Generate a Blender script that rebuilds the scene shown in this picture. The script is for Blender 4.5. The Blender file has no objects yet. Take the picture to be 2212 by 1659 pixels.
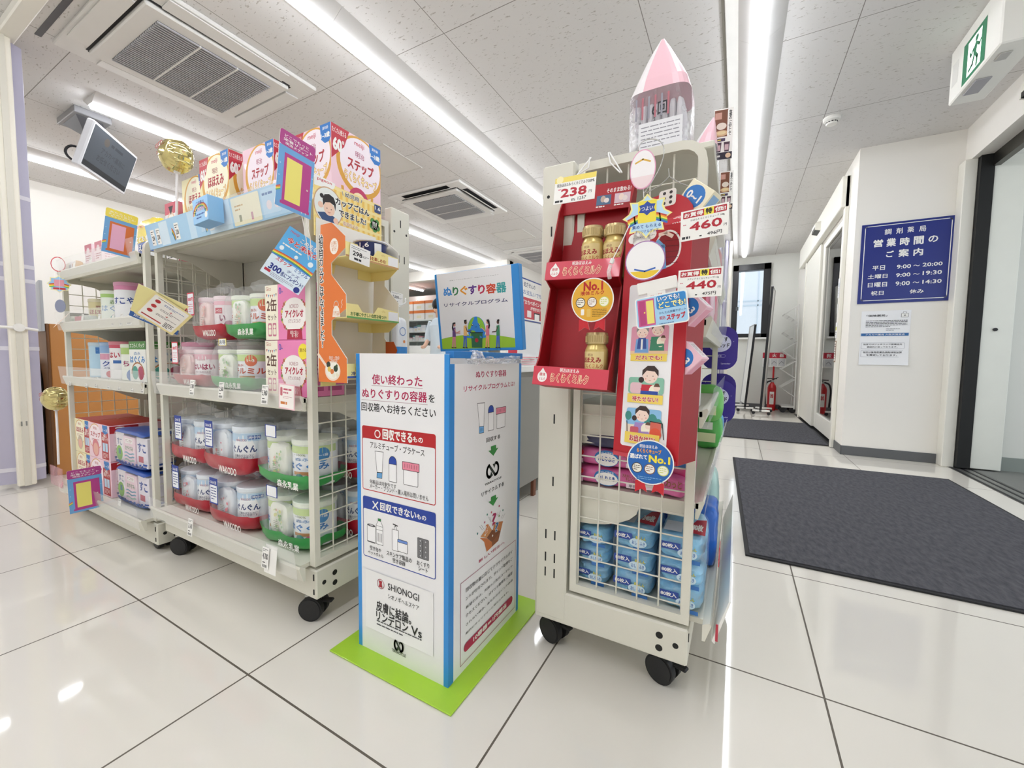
import bpy, math, random
from math import pi, sin, cos, radians
from mathutils import Vector as V, Matrix, noise

# ------------------------------------------------------------------ camera, world, exposure
SC = bpy.context.scene
COL = SC.collection
CAMZ, FOC, YAW, PITCH, ROLL = .771, 880.45, -.50344, -.062556, .01303
_F = V((sin(YAW)*cos(PITCH), cos(YAW)*cos(PITCH), sin(PITCH)))
_r = V((cos(YAW), -sin(YAW), 0)); _u = _r.cross(_F)
RT = _r*cos(ROLL) + _u*sin(ROLL); UP = _u*cos(ROLL) - _r*sin(ROLL)
cam = bpy.data.cameras.new('camera'); cam.sensor_width = 36; cam.lens = 36*FOC/2212; cam.clip_start = .02
camo = bpy.data.objects.new('camera', cam); COL.objects.link(camo)
camo.matrix_world = Matrix(((RT.x, UP.x, -_F.x, 0), (RT.y, UP.y, -_F.y, 0), (RT.z, UP.z, -_F.z, CAMZ), (0, 0, 0, 1)))
SC.camera = camo
SC.view_settings.view_transform = 'Standard'; SC.view_settings.look = 'None'
SC.view_settings.gamma = 1; SC.view_settings.use_curve_mapping = False
SC.view_settings.exposure = 0.55
LAMP = 19.0            # emission of the ceiling tubes
wd = bpy.data.worlds.new('daylight'); SC.world = wd; wd.use_nodes = True
wn = wd.node_tree; wn.nodes['Background'].inputs[0].default_value = (.88, .94, 1, 1); wn.nodes['Background'].inputs[1].default_value = 1.0
SC.cycles.max_bounces = 10; SC.cycles.transparent_max_bounces = 24; SC.cycles.diffuse_bounces = 5
SC.cycles.glossy_bounces = 5; SC.cycles.transmission_bounces = 6
SC.cycles.caustics_reflective = False; SC.cycles.caustics_refractive = False

# ------------------------------------------------------------------ where a point of the photograph lies on a known plane
CAMP = V((0, 0, CAMZ))
def ray(px, py): return _F + RT*((px-1106)/FOC) - UP*((py-829.5)/FOC)
def atX(px, py, X): d = ray(px, py); return CAMP + d*(X/d.x)
def atY(px, py, Y): d = ray(px, py); return CAMP + d*(Y/d.y)
def atZ(px, py, Z): d = ray(px, py); return CAMP + d*((Z-CAMZ)/d.z)

# ------------------------------------------------------------------ materials
_mc = {}
def lin(c): return tuple((x/12.92 if x <= .04045 else ((x+.055)/1.055)**2.4) for x in c)
def hexc(h): h = h.lstrip('#'); return lin(tuple(int(h[i:i+2], 16)/255 for i in (0, 2, 4)))
def mat_new(n):
    m = bpy.data.materials.new(n); m.use_nodes = True
    return m, m.node_tree, m.node_tree.nodes['Principled BSDF']
def C(h, rough=.5, metal=0, coat=0, bump=0, bscale=60):
    k = (h, rough, metal, coat, bump, bscale)
    if k in _mc: return _mc[k]
    m, t, b = mat_new('colour_'+h.lstrip('#')+('_%d' % len(_mc)))
    c = hexc(h)
    b.inputs['Roughness'].default_value = rough; b.inputs['Metallic'].default_value = metal
    b.inputs['Coat Weight'].default_value = coat; b.inputs['Coat Roughness'].default_value = .05
    nz = t.nodes.new('ShaderNodeTexNoise'); nz.inputs['Scale'].default_value = 9; nz.inputs['Detail'].default_value = 3
    mx = t.nodes.new('ShaderNodeMix'); mx.data_type = 'RGBA'
    mx.inputs['A'].default_value = (c[0]*.97, c[1]*.97, c[2]*.97, 1); mx.inputs['B'].default_value = (min(1, c[0]*1.03), min(1, c[1]*1.03), min(1, c[2]*1.03), 1)
    tc = t.nodes.new('ShaderNodeTexCoord')
    t.links.new(tc.outputs['Object'], nz.inputs['Vector'])
    t.links.new(nz.outputs['Fac'], mx.inputs['Factor']); t.links.new(mx.outputs['Result'], b.inputs['Base Color'])
    if bump:
        n2 = t.nodes.new('ShaderNodeTexNoise'); n2.inputs['Scale'].default_value = bscale; n2.inputs['Detail'].default_value = 4
        bp = t.nodes.new('ShaderNodeBump'); bp.inputs['Strength'].default_value = bump; bp.inputs['Distance'].default_value = .01
        t.links.new(tc.outputs['Object'], n2.inputs['Vector']); t.links.new(n2.outputs['Fac'], bp.inputs['Height']); t.links.new(bp.outputs['Normal'], b.inputs['Normal'])
    _mc[k] = m; return m
def emis(n, col, s):
    k = ('e', n)
    if k in _mc: return _mc[k]
    m, t, b = mat_new(n); c = hexc(col)
    b.inputs['Base Color'].default_value = (*c, 1); b.inputs['Emission Color'].default_value = (*c, 1); b.inputs['Emission Strength'].default_value = s
    _mc[k] = m; return m
def film(n, tint='#ffffff', fac=.2, rough=.18, bump=.6, bscale=25):
    k = ('f', n)
    if k in _mc: return _mc[k]
    m, t, b = mat_new(n)
    b.inputs['Base Color'].default_value = (*hexc(tint), 1); b.inputs['Roughness'].default_value = rough; b.inputs['Specular IOR Level'].default_value = .8
    tr = t.nodes.new('ShaderNodeBsdfTransparent'); tr.inputs[0].default_value = (*[min(1, x*.015+.985) for x in hexc(tint)], 1)
    ms = t.nodes.new('ShaderNodeMixShader'); lw = t.nodes.new('ShaderNodeLayerWeight'); lw.inputs['Blend'].default_value = .25
    nz = t.nodes.new('ShaderNodeTexNoise'); nz.inputs['Scale'].default_value = bscale; nz.inputs['Detail'].default_value = 3
    tc = t.nodes.new('ShaderNodeTexCoord'); t.links.new(tc.outputs['Object'], nz.inputs['Vector'])
    rp = t.nodes.new('ShaderNodeMapRange'); rp.inputs['From Min'].default_value = .52; rp.inputs['From Max'].default_value = .78
    rp.inputs['To Min'].default_value = fac*.35; rp.inputs['To Max'].default_value = min(1, fac*(2.2 if bump else .35))
    ad = t.nodes.new('ShaderNodeMath'); ad.operation = 'MULTIPLY_ADD'; ad.use_clamp = True; ad.inputs[1].default_value = .16
    t.links.new(nz.outputs['Fac'], rp.inputs['Value']); t.links.new(lw.outputs['Facing'], ad.inputs[0]); t.links.new(rp.outputs['Result'], ad.inputs[2])
    if bump:
        bp = t.nodes.new('ShaderNodeBump'); bp.inputs['Strength'].default_value = bump; bp.inputs['Distance'].default_value = .02
        t.links.new(nz.outputs['Fac'], bp.inputs['Height']); t.links.new(bp.outputs['Normal'], b.inputs['Normal'])
    out = t.nodes['Material Output']
    t.links.new(ad.outputs[0], ms.inputs[0]); t.links.new(tr.outputs[0], ms.inputs[1]); t.links.new(b.outputs[0], ms.inputs[2]); t.links.new(ms.outputs[0], out.inputs['Surface'])
    _mc[k] = m; return m
def glass(n, tint=(.93, .96, .95), fac=.12):
    k = ('g', n)
    if k in _mc: return _mc[k]
    m, t, b = mat_new(n); b.inputs['Base Color'].default_value = (.8, .85, .85, 1); b.inputs['Roughness'].default_value = .02
    gl = t.nodes.new('ShaderNodeBsdfGlossy'); gl.inputs['Roughness'].default_value = .01
    tr = t.nodes.new('ShaderNodeBsdfTransparent'); tr.inputs[0].default_value = (*tint, 1)
    fr = t.nodes.new('ShaderNodeFresnel'); ad = t.nodes.new('ShaderNodeMath'); ad.operation = 'ADD'; ad.inputs[1].default_value = fac; ad.use_clamp = True
    ms = t.nodes.new('ShaderNodeMixShader')
    t.links.new(fr.outputs[0], ad.inputs[0]); t.links.new(ad.outputs[0], ms.inputs[0]); t.links.new(tr.outputs[0], ms.inputs[1]); t.links.new(gl.outputs[0], ms.inputs[2])
    t.links.new(ms.outputs[0], t.nodes['Material Output'].inputs['Surface']); _mc[k] = m; return m

# ------------------------------------------------------------------ lettering
_tc = {}
def glyphs(s):
    k = s
    if k in _tc: return _tc[k]
    c = bpy.data.curves.new('lettering', 'FONT'); c.body = s; c.fill_mode = 'FRONT'; c.resolution_u = 2; c.align_x = 'CENTER' if '\n' in s else 'LEFT'; c.space_line = .82
    o = bpy.data.objects.new('lettering', c); me = o.to_mesh()
    vs = [(v.co.x, v.co.y) for v in me.vertices]; fs = [tuple(p.vertices) for p in me.polygons]
    o.to_mesh_clear(); bpy.data.objects.remove(o); bpy.data.curves.remove(c)
    x0 = min(v[0] for v in vs); x1 = max(v[0] for v in vs); y0 = min(v[1] for v in vs); y1 = max(v[1] for v in vs)
    w = max(x1-x0, 1e-6); h = max(y1-y0, 1e-6)
    _tc[k] = ([((x-x0)/w, (y-y0)/h) for x, y in vs], fs, w/h); return _tc[k]

# ------------------------------------------------------------------ mesh builder
class MB:
    def __init__(s): s.v = []; s.f = []; s.m = []; s.mats = []; s.T = None
    def mi(s, m):
        if m not in s.mats: s.mats.append(m)
        return s.mats.index(m)
    def add(s, vs, fs, m):
        n = len(s.v); i = s.mi(m)
        s.v += [tuple(s.T @ V(p)) if s.T else tuple(p) for p in vs]
        for f in fs: s.f.append(tuple(n+k for k in f)); s.m.append(i)
        return s
    def box(s, x0, x1, y0, y1, z0, z1, m, r=0):
        if x0 > x1: x0, x1 = x1, x0
        if y0 > y1: y0, y1 = y1, y0
        if z0 > z1: z0, z1 = z1, z0
        if r <= 0:
            return s.add([(x, y, z) for x in (x0, x1) for y in (y0, y1) for z in (z0, z1)], [(0, 1, 3, 2), (4, 6, 7, 5), (0, 4, 5, 1), (2, 3, 7, 6), (0, 2, 6, 4), (1, 5, 7, 3)], m)
        r = min(r, (x1-x0)*.45, (y1-y0)*.45, (z1-z0)*.45)
        vs = []; id = {}
        for i, (x, sx) in enumerate(((x0, 1), (x1, -1))):
            for j, (y, sy) in enumerate(((y0, 1), (y1, -1))):
                for k, (z, sz) in enumerate(((z0, 1), (z1, -1))):
                    for a in range(3):
                        id[i, j, k, a] = len(vs)
                        vs.append((x+(0 if a == 0 else sx*r), y+(0 if a == 1 else sy*r), z+(0 if a == 2 else sz*r)))
        fs = []
        for i in (0, 1):
            q = [id[i, 0, 0, 0], id[i, 1, 0, 0], id[i, 1, 1, 0], id[i, 0, 1, 0]]; fs.append(tuple(q if i else q[::-1]))
            q = [id[0, i, 0, 1], id[0, i, 1, 1], id[1, i, 1, 1], id[1, i, 0, 1]]; fs.append(tuple(q if i else q[::-1]))
            q = [id[0, 0, i, 2], id[1, 0, i, 2], id[1, 1, i, 2], id[0, 1, i, 2]]; fs.append(tuple(q if i else q[::-1]))
        for i in (0, 1):
            for j in (0, 1):
                e = (i == j)
                q = (id[i, j, 0, 0], id[i, j, 0, 1], id[i, j, 1, 1], id[i, j, 1, 0]); fs.append(q[::-1] if not e else q)
                q = (id[i, 0, j, 0], id[i, 1, j, 0], id[i, 1, j, 2], id[i, 0, j, 2]); fs.append(q[::-1] if e else q)
                q = (id[0, i, j, 1], id[1, i, j, 1], id[1, i, j, 2], id[0, i, j, 2]); fs.append(q if e else q[::-1])
                for k in (0, 1):
                    q = (id[i, j, k, 0], id[i, j, k, 1], id[i, j, k, 2]); fs.append(q if (i+j+k) % 2 else q[::-1])
        return s.add(vs, fs, m)
    def prism(s, pts, d, m, m2=None):
        # pts: a closed outline in 3-D, d: the extrusion vector
        n = len(pts); pts = [V(p) for p in pts]; d = V(d)
        s.add(pts+[p+d for p in pts], [tuple(range(n))[::-1], tuple(range(n, 2*n))], m)
        return s.add(pts+[p+d for p in pts], [(i, (i+1) % n, n+(i+1) % n, n+i) for i in range(n)], m2 or m)
    def rod(s, a, b, r, m, n=8, r2=None, caps=True):
        a = V(a); b = V(b); d = (b-a).normalized(); r2 = r if r2 is None else r2
        x = d.orthogonal().normalized(); y = d.cross(x)
        vs = [a+(x*cos(2*pi*i/n)+y*sin(2*pi*i/n))*r for i in range(n)]+[b+(x*cos(2*pi*i/n)+y*sin(2*pi*i/n))*r2 for i in range(n)]
        fs = [(i, (i+1) % n, n+(i+1) % n, n+i) for i in range(n)]
        if caps: fs += [tuple(range(n))[::-1], tuple(range(n, 2*n))]
        return s.add(vs, fs, m)
    def tube(s, path, r, m, n=6):
        path = [V(p) for p in path]; vs = []; fs = []; x = None
        for i, p in enumerate(path):
            d = (path[min(i+1, len(path)-1)]-path[max(i-1, 0)]).normalized()
            if x is None: x = d.orthogonal().normalized()
            else: x = (x-d*x.dot(d)).normalized()
            y = d.cross(x); vs += [p+(x*cos(2*pi*k/n)+y*sin(2*pi*k/n))*r for k in range(n)]
            if i: fs += [((i-1)*n+k, (i-1)*n+(k+1) % n, i*n+(k+1) % n, i*n+k) for k in range(n)]
        fs += [tuple(range(n))[::-1], tuple(range(len(vs)-n, len(vs)))]
        return s.add(vs, fs, m)
    def lathe(s, prof, c, m, n=32, axis=(0, 0, 1), ms=None):
        c = V(c); a = V(axis).normalized(); x = a.orthogonal().normalized(); y = a.cross(x)
        if abs(a.z) > .99: x = V((1, 0, 0)); y = V((0, 1, 0))*(1 if a.z > 0 else -1)
        R = [[c+a*h+(x*cos(2*pi*i/n)+y*sin(2*pi*i/n))*r for i in range(n)] for r, h in prof]
        for j in range(len(R)-1):
            s.add(R[j]+R[j+1], [(i, (i+1) % n, n+(i+1) % n, n+i) for i in range(n)], ms[j] if ms else m)
        if prof[0][0] > 1e-5: s.add(R[0], [tuple(range(n))[::-1]], ms[0] if ms else m)
        if prof[-1][0] > 1e-5: s.add(R[-1], [tuple(range(n))], ms[-1] if ms else m)
        return s
    def soft(s, c, sx, sy, sz, m, p=4.0, wr=0, seed=0, n=10, tint=None, pinch=0, fr=1.0):
        # a soft closed pack: a rounded box, wrinkled by noise; tint(u, v, w) may give another material per face, pinch draws in the top
        c = V(c); key = {}; vs = []; fs = []; ms = []
        def vt(q):
            k = tuple(round(t, 5) for t in q)
            if k in key: return key[k]
            d = V(q); l = (abs(d.x)**p+abs(d.y)**p+abs(d.z)**p)**(1/p); d = d/l
            if wr:
                w = noise.noise(V((d.x*2.2*fr+seed*7.3, d.y*2.2*fr, d.z*2.6*fr+seed)))*wr+noise.noise(V((d.x*5*fr, d.y*5*fr+seed*3.1, d.z*5*fr)))*wr*.5
                d = d*(1+w)
            if pinch and d.z > 0: d.y *= 1-pinch*d.z**2; 
            key[k] = len(vs); vs.append(c+V((d.x*sx/2, d.y*sy/2, d.z*sz/2))); return key[k]
        for ax in range(3):
            for sg in (-1, 1):
                for i in range(n):
                    for j in range(n):
                        q = []
                        for a, b in ((0, 0), (1, 0), (1, 1), (0, 1)):
                            t = [0, 0, 0]; t[ax] = sg; t[(ax+1) % 3] = -1+2*(i+a)/n; t[(ax+2) % 3] = -1+2*(j+b)/n; q.append(t)
                        mid = [sum(t[k] for t in q)/4 for k in range(3)]
                        f = [vt(t) for t in q]
                        fs.append(tuple(f if sg > 0 else f[::-1])); ms.append((tint(*mid) if tint else None) or m)
        b0 = len(s.v); s.v += [tuple(s.T @ p) if s.T else tuple(p) for p in vs]
        for f, mm in zip(fs, ms): s.f.append(tuple(b0+k for k in f)); s.m.append(s.mi(mm))
        return s
    def build(s, name, parent=None, loc=None, sharp=35, smooth=True, kind=None, label=None):
        me = bpy.data.meshes.new(name)
        off = V((0, 0, 0))
        if parent is not None:
            q = parent
            while q.parent: q = q.parent
            off = q.location.copy()
        elif loc is not None: off = V(loc)
        me.from_pydata([(a[0]-off.x, a[1]-off.y, a[2]-off.z) for a in s.v], [], s.f)
        for m in s.mats: me.materials.append(m)
        me.polygons.foreach_set('material_index', s.m)
        if smooth:
            me.polygons.foreach_set('use_smooth', [True]*len(s.f)); me.update()
            me.set_sharp_from_angle(angle=radians(sharp))
        o = bpy.data.objects.new(name, me); COL.objects.link(o)
        if parent is not None: o.parent = parent
        elif loc is not None: o.location = off
        if kind: o['kind'] = kind
        if label: o['label'] = label
        return o

def rounded(path, k=2):
    # rounds the corners of a path
    q = [V(p) for p in path]
    for _ in range(k): q = [q[0]]+[r for a, b in zip(q, q[1:]) for r in (a*.75+b*.25, a*.25+b*.75)]+[q[-1]]
    return q
def tag(o, label, cat, group=None, kind=None):
    o['label'] = label; o['category'] = cat
    if group: o['group'] = group
    if kind: o['kind'] = kind
    return o
def thing(name, label, cat, loc, group=None):
    o = bpy.data.objects.new(name, None); COL.objects.link(o); o.location = V(loc); o.empty_display_size = .05
    return tag(o, label, cat, group)
def copy_tree(o, parent=None, loc=None, rz=None, label=None, mat=None):
    c = o.copy(); COL.objects.link(c)
    if parent is not None: c.parent = parent
    if loc is not None: c.location = V(loc)
    if rz is not None: c.rotation_euler = (0, 0, rz)
    if label: c['label'] = label
    for ch in list(o.children): copy_tree(ch, c)
    return c
def struct(mb, name, **k): return mb.build(name, kind='structure', **k)

# ------------------------------------------------------------------ printed surfaces: flat (PL) or round (CY); positions in metres (u, v) or as photograph points
class PL:
    step = .00002
    def __init__(s, O, U, Vv, mb, px=None):
        s.O = V(O); s.U = V(U).normalized(); s.V = (V(Vv)-s.U*V(Vv).dot(s.U)).normalized(); s.N = s.U.cross(s.V); s.mb = mb; s.k = 1
    def uv(s, px, py):
        d = ray(px, py); P = CAMP + d*((s.O-CAMP).dot(s.N)/d.dot(s.N)) - s.O
        return (P.dot(s.U), P.dot(s.V))
    def at(s, u, v, off=0): return s.O+s.U*u+s.V*v+s.N*off
    def lay(s): s.k += 1; return s.k*s.step
    def p(s, q): return s.uv(*q) if abs(q[0]) > 3 or abs(q[1]) > 3 else q
    def poly(s, pts, m):
        o = s.lay(); q = [s.p(a) for a in pts]
        ar = sum(q[i][0]*q[(i+1) % len(q)][1]-q[(i+1) % len(q)][0]*q[i][1] for i in range(len(q)))
        if ar < 0: q = q[::-1]
        s.mb.add([s.at(u, v, o) for u, v in q], [tuple(range(len(q)))], m); return s
    def rect(s, a, b, m, r=0, rn=5):
        a = s.p(a); b = s.p(b); u0, u1 = sorted((a[0], b[0])); v0, v1 = sorted((a[1], b[1]))
        if r <= 0: return s.patch(u0, u1, v0, v1, m)
        r = min(r, (u1-u0)/2, (v1-v0)/2); q = []
        for cu, cv, t in ((u1-r, v1-r, 0), (u0+r, v1-r, 1), (u0+r, v0+r, 2), (u1-r, v0+r, 3)):
            q += [(cu+r*cos(pi/2*(t+i/rn)), cv+r*sin(pi/2*(t+i/rn))) for i in range(rn+1)]
        return s.poly(q, m)
    def patch(s, u0, u1, v0, v1, m): return s.poly([(u0, v0), (u1, v0), (u1, v1), (u0, v1)], m)
    def disc(s, c, r, m, n=28, ry=None):
        c = s.p(c); ry = ry or r
        return s.poly([(c[0]+r*cos(2*pi*i/n), c[1]+ry*sin(2*pi*i/n)) for i in range(n)], m)
    def ring(s, c, r, w, m, n=32, ry=None):
        c = s.p(c); ry = ry or r; o = s.lay()
        vs = [s.at(c[0]+(r-q)*cos(2*pi*i/n), c[1]+(ry-q)*sin(2*pi*i/n), o) for q in (0, w) for i in range(n)]
        s.mb.add(vs, [(i, (i+1) % n, n+(i+1) % n, n+i) for i in range(n)], m); return s
    def line(s, pts, w, m, close=False):
        q = [s.p(a) for a in pts]; o = s.lay()
        if close: q = q+[q[0]]
        for a, b in zip(q, q[1:]):
            d = V((b[0]-a[0], b[1]-a[1])); L = d.length
            if L < 1e-7: continue
            n = V((-d.y, d.x))/L*w/2; e = d/L*w*.4
            s.mb.add([s.at(*t, o) for t in ((a[0]-e.x-n.x, a[1]-e.y-n.y), (b[0]+e.x-n.x, b[1]+e.y-n.y), (b[0]+e.x+n.x, b[1]+e.y+n.y), (a[0]-e.x+n.x, a[1]-e.y+n.y))], [(0, 1, 2, 3)], m)
        return s
    def frame(s, a, b, w, m, r=0, n=5):
        a = s.p(a); b = s.p(b); u0, u1 = sorted((a[0], b[0])); v0, v1 = sorted((a[1], b[1])); q = []
        r = max(r, 1e-4)
        for cu, cv, t in ((u1-r, v1-r, 0), (u0+r, v1-r, 1), (u0+r, v0+r, 2), (u1-r, v0+r, 3)):
            q += [(cu+r*cos(pi/2*(t+i/n)), cv+r*sin(pi/2*(t+i/n))) for i in range(n+1)]
        return s.line(q, w, m, close=True)
    def text(s, t, a, b, m, bold=0, out=None, ow=6, rot=0):
        # lettering fitted into the box with corners a (bottom left) and b (top right)
        a = s.p(a); b = s.p(b); u0, u1 = sorted((a[0], b[0])); v0, v1 = sorted((a[1], b[1]))
        g, f, asp = glyphs(t); W, H = u1-u0, v1-v0; em = H/(t.count('\n')*.82+1) if '\n' in t else H; cu, cv = (u0+u1)/2, (v0+v1)/2; cr, sr = cos(rot), sin(rot)
        for mm, bd in (((out, bold+ow),) if out else ())+((m, bold),):
            e = bd*.0085*em; nd = 0 if bd < .5 else (4 if bd <= 3 else 8); sh = [(0, 0)]+[(e*cos(2*pi*i/nd+pi/4), e*sin(2*pi*i/nd+pi/4)) for i in range(nd)]
            if bd > 8: sh += [(e*.55*cos(pi/2*i), e*.55*sin(pi/2*i)) for i in range(4)]
            k = max(.5, 1-2*bold*.0085*em/max(W, 1e-6)); kh = max(.5, 1-2*bold*.0085*em/max(H, 1e-6)); o = s.lay()
            for j, (dx, dy) in enumerate(sh):
                if rot: vs = [s.at(cu+((x-.5)*W*k+dx)*cr-((y-.5)*H*kh+dy)*sr, cv+((x-.5)*W*k+dx)*sr+((y-.5)*H*kh+dy)*cr, o+j*1.5e-6) for x, y in g]
                else: vs = [s.at(cu+(x-.5)*W*k+dx, cv+(y-.5)*H*kh+dy, o+j*1.5e-6) for x, y in g]
                s.mb.add(vs, f, mm)
        return s
    def vtext(s, t, a, b, m, **k): return s.text('\n'.join(t.replace('ー', '｜')), a, b, m, **k)
    def greek(s, a, b, n, m, w=.3, seed=1):
        # small print too fine to read in the photograph: broken lines of ink
        a = s.p(a); b = s.p(b); u0, u1 = sorted((a[0], b[0])); v0, v1 = sorted((a[1], b[1])); R = random.Random(seed); h = (v1-v0)/n
        for i in range(n):
            v = v1-(i+.5)*h; u = u0
            end = u1 if i < n-1 else u0+(u1-u0)*.6
            while u < end-.15*h:
                L = min(R.uniform(.5, 2.2)*h, end-u); s.patch(u, u+L, v-h*w/2, v+h*w/2, m); s.k -= 1; u += L+h*.25
        s.k += 1; return s
class CY(PL):
    # print wrapped round an upright can: u runs along the surface from the side the can faces (ang), v from the bottom
    def __init__(s, c, r, ang, mb): s.c = V(c); s.r = r; s.a = ang; s.mb = mb; s.k = 1
    def at(s, u, v, off=0):
        t = s.a+u/s.r; return s.c+V((cos(t)*(s.r+off+.0004), sin(t)*(s.r+off+.0004), v))
    def p(s, q): return q
    def patch(s, u0, u1, v0, v1, m):
        n = max(1, int(abs(u1-u0)/s.r/.16)+1); o = s.lay()
        vs = [s.at(u0+(u1-u0)*i/n, v, o) for v in (v0, v1) for i in range(n+1)]
        s.mb.add(vs, [(i, i+1, n+2+i, n+1+i) for i in range(n)], m); return s
    def disc(s, c, r, m, n=24, ry=None):
        ry = ry or r; o = s.lay(); k = 8
        for i in range(k):
            x0 = -cos(pi*i/k); x1 = -cos(pi*(i+1)/k); h0 = ry*math.sqrt(max(0, 1-x0*x0)); h1 = ry*math.sqrt(max(0, 1-x1*x1))
            s.mb.add([s.at(c[0]+r*x0, c[1]-h0, o), s.at(c[0]+r*x1, c[1]-h1, o), s.at(c[0]+r*x1, c[1]+h1, o), s.at(c[0]+r*x0, c[1]+h0, o)], [(0, 1, 2, 3)], m)
        return s
WHITE = C('#f4f3ef'); BLACK = C('#15151a'); NAVY = C('#1c2f86'); RED = C('#c01828'); INK = C('#2a2a30')
# ================================================================== the room
def wall_mat(n, col, rough=.6):
    m, t, b = mat_new(n); c = hexc(col)
    nz = t.nodes.new('ShaderNodeTexNoise'); nz.inputs['Scale'].default_value = 350; nz.inputs['Detail'].default_value = 2
    bp = t.nodes.new('ShaderNodeBump'); bp.inputs['Strength'].default_value = .05; bp.inputs['Distance'].default_value = .002
    tc = t.nodes.new('ShaderNodeTexCoord'); t.links.new(tc.outputs['Object'], nz.inputs['Vector']); t.links.new(nz.outputs['Fac'], bp.inputs['Height'])
    t.links.new(bp.outputs['Normal'], b.inputs['Normal']); b.inputs['Base Color'].default_value = (*c, 1); b.inputs['Roughness'].default_value = rough
    return m
def grid_mask(t, tc, x0, dx, y0, dy, wx, wy):
    # 1 on the joints of a rectangular grid laid in object coordinates
    sp = t.nodes.new('ShaderNodeSeparateXYZ'); t.links.new(tc.outputs['Object'], sp.inputs[0]); r = []
    for ax, o, d, w in (('X', x0, dx, wx), ('Y', y0, dy, wy)):
        a = t.nodes.new('ShaderNodeMath'); a.operation = 'SUBTRACT'; a.inputs[1].default_value = o-d*50-d/2; t.links.new(sp.outputs[ax], a.inputs[0])
        b = t.nodes.new('ShaderNodeMath'); b.operation = 'MODULO'; b.inputs[1].default_value = d; t.links.new(a.outputs[0], b.inputs[0])
        c = t.nodes.new('ShaderNodeMath'); c.operation = 'SUBTRACT'; c.inputs[1].default_value = d/2; t.links.new(b.outputs[0], c.inputs[0])
        e = t.nodes.new('ShaderNodeMath'); e.operation = 'ABSOLUTE'; t.links.new(c.outputs[0], e.inputs[0])
        f = t.nodes.new('ShaderNodeMath'); f.operation = 'LESS_THAN'; f.inputs[1].default_value = w/2; t.links.new(e.outputs[0], f.inputs[0]); r.append(f)
    g = t.nodes.new('ShaderNodeMath'); g.operation = 'MAXIMUM'; t.links.new(r[0].outputs[0], g.inputs[0]); t.links.new(r[1].outputs[0], g.inputs[1])
    return g
def floor_mat():
    m, t, b = mat_new('polished_tile'); tc = t.nodes.new('ShaderNodeTexCoord')
    g = grid_mask(t, tc, -1.004, .606, 1.132, .613, .0045, .0045)
    nz = t.nodes.new('ShaderNodeTexNoise'); nz.inputs['Scale'].default_value = 1.3; nz.inputs['Detail'].default_value = 4; t.links.new(tc.outputs['Object'], nz.inputs['Vector'])
    mx = t.nodes.new('ShaderNodeMix'); mx.data_type = 'RGBA'; mx.inputs['A'].default_value = (*hexc('#dfdad0'), 1); mx.inputs['B'].default_value = (*hexc('#e8e4da'), 1)
    t.links.new(nz.outputs['Fac'], mx.inputs['Factor'])
    m2 = t.nodes.new('ShaderNodeMix'); m2.data_type = 'RGBA'; m2.inputs['B'].default_value = (*hexc('#5f574c'), 1)
    t.links.new(mx.outputs['Result'], m2.inputs['A']); t.links.new(g.outputs[0], m2.inputs['Factor']); t.links.new(m2.outputs['Result'], b.inputs['Base Color'])
    mr = t.nodes.new('ShaderNodeMapRange'); mr.inputs['To Min'].default_value = .05; mr.inputs['To Max'].default_value = .6; t.links.new(g.outputs[0], mr.inputs['Value']); t.links.new(mr.outputs['Result'], b.inputs['Roughness'])
    b.inputs['Specular IOR Level'].default_value = .62
    bp = t.nodes.new('ShaderNodeBump'); bp.inputs['Strength'].default_value = .4; bp.inputs['Distance'].default_value = .002; bp.invert = True
    t.links.new(g.outputs[0], bp.inputs['Height']); t.links.new(bp.outputs['Normal'], b.inputs['Normal']); return m
def ceil_mat():
    m, t, b = mat_new('fissured_board'); tc = t.nodes.new('ShaderNodeTexCoord')
    g = grid_mask(t, tc, -.49, .955, 1.82, .905, .004, .004)
    mp = t.nodes.new('ShaderNodeMapping'); mp.inputs['Scale'].default_value = (42, 105, 1); mp.inputs['Rotation'].default_value = (0, 0, .25); t.links.new(tc.outputs['Object'], mp.inputs['Vector'])
    nz = t.nodes.new('ShaderNodeTexNoise'); nz.inputs['Scale'].default_value = 1; nz.inputs['Detail'].default_value = 2.5; t.links.new(mp.outputs[0], nz.inputs['Vector'])
    mr = t.nodes.new('ShaderNodeMapRange'); mr.inputs['From Min'].default_value = .635; mr.inputs['From Max'].default_value = .70; t.links.new(nz.outputs['Fac'], mr.inputs['Value'])
    mx = t.nodes.new('ShaderNodeMix'); mx.data_type = 'RGBA'; mx.inputs['A'].default_value = (*hexc('#dbd9d7'), 1); mx.inputs['B'].default_value = (*hexc('#b4b0aa'), 1)
    t.links.new(mr.outputs['Result'], mx.inputs['Factor'])
    m2 = t.nodes.new('ShaderNodeMix'); m2.data_type = 'RGBA'; m2.inputs['B'].default_value = (*hexc('#8b8782'), 1)
    t.links.new(mx.outputs['Result'], m2.inputs['A']); t.links.new(g.outputs[0], m2.inputs['Factor']); t.links.new(m2.outputs['Result'], b.inputs['Base Color'])
    b.inputs['Roughness'].default_value = .9
    bp = t.nodes.new('ShaderNodeBump'); bp.inputs['Strength'].default_value = .3; bp.inputs['Distance'].default_value = .003; bp.invert = True
    t.links.new(mr.outputs['Result'], bp.inputs['Height']); t.links.new(bp.outputs['Normal'], b.inputs['Normal']); return m
WALL = wall_mat('wall_paper', '#f0ede6'); WALLG = wall_mat('wall_paper_grey', '#dfe0da'); BASE = C('#5d5f61', .5)
CREAM = C('#eceae0', .4); METALW = C('#dcdacd', .38); METALG = C('#c9c6b9', .42)
ZC = 2.5
struct(MB().box(-9.2, 3.2, -3.2, 9.2, -.06, 0, floor_mat()), 'floor')
struct(MB().box(-9.2, 3.2, -3.2, 9.2, ZC, ZC+.06, ceil_mat()), 'ceiling')
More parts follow.
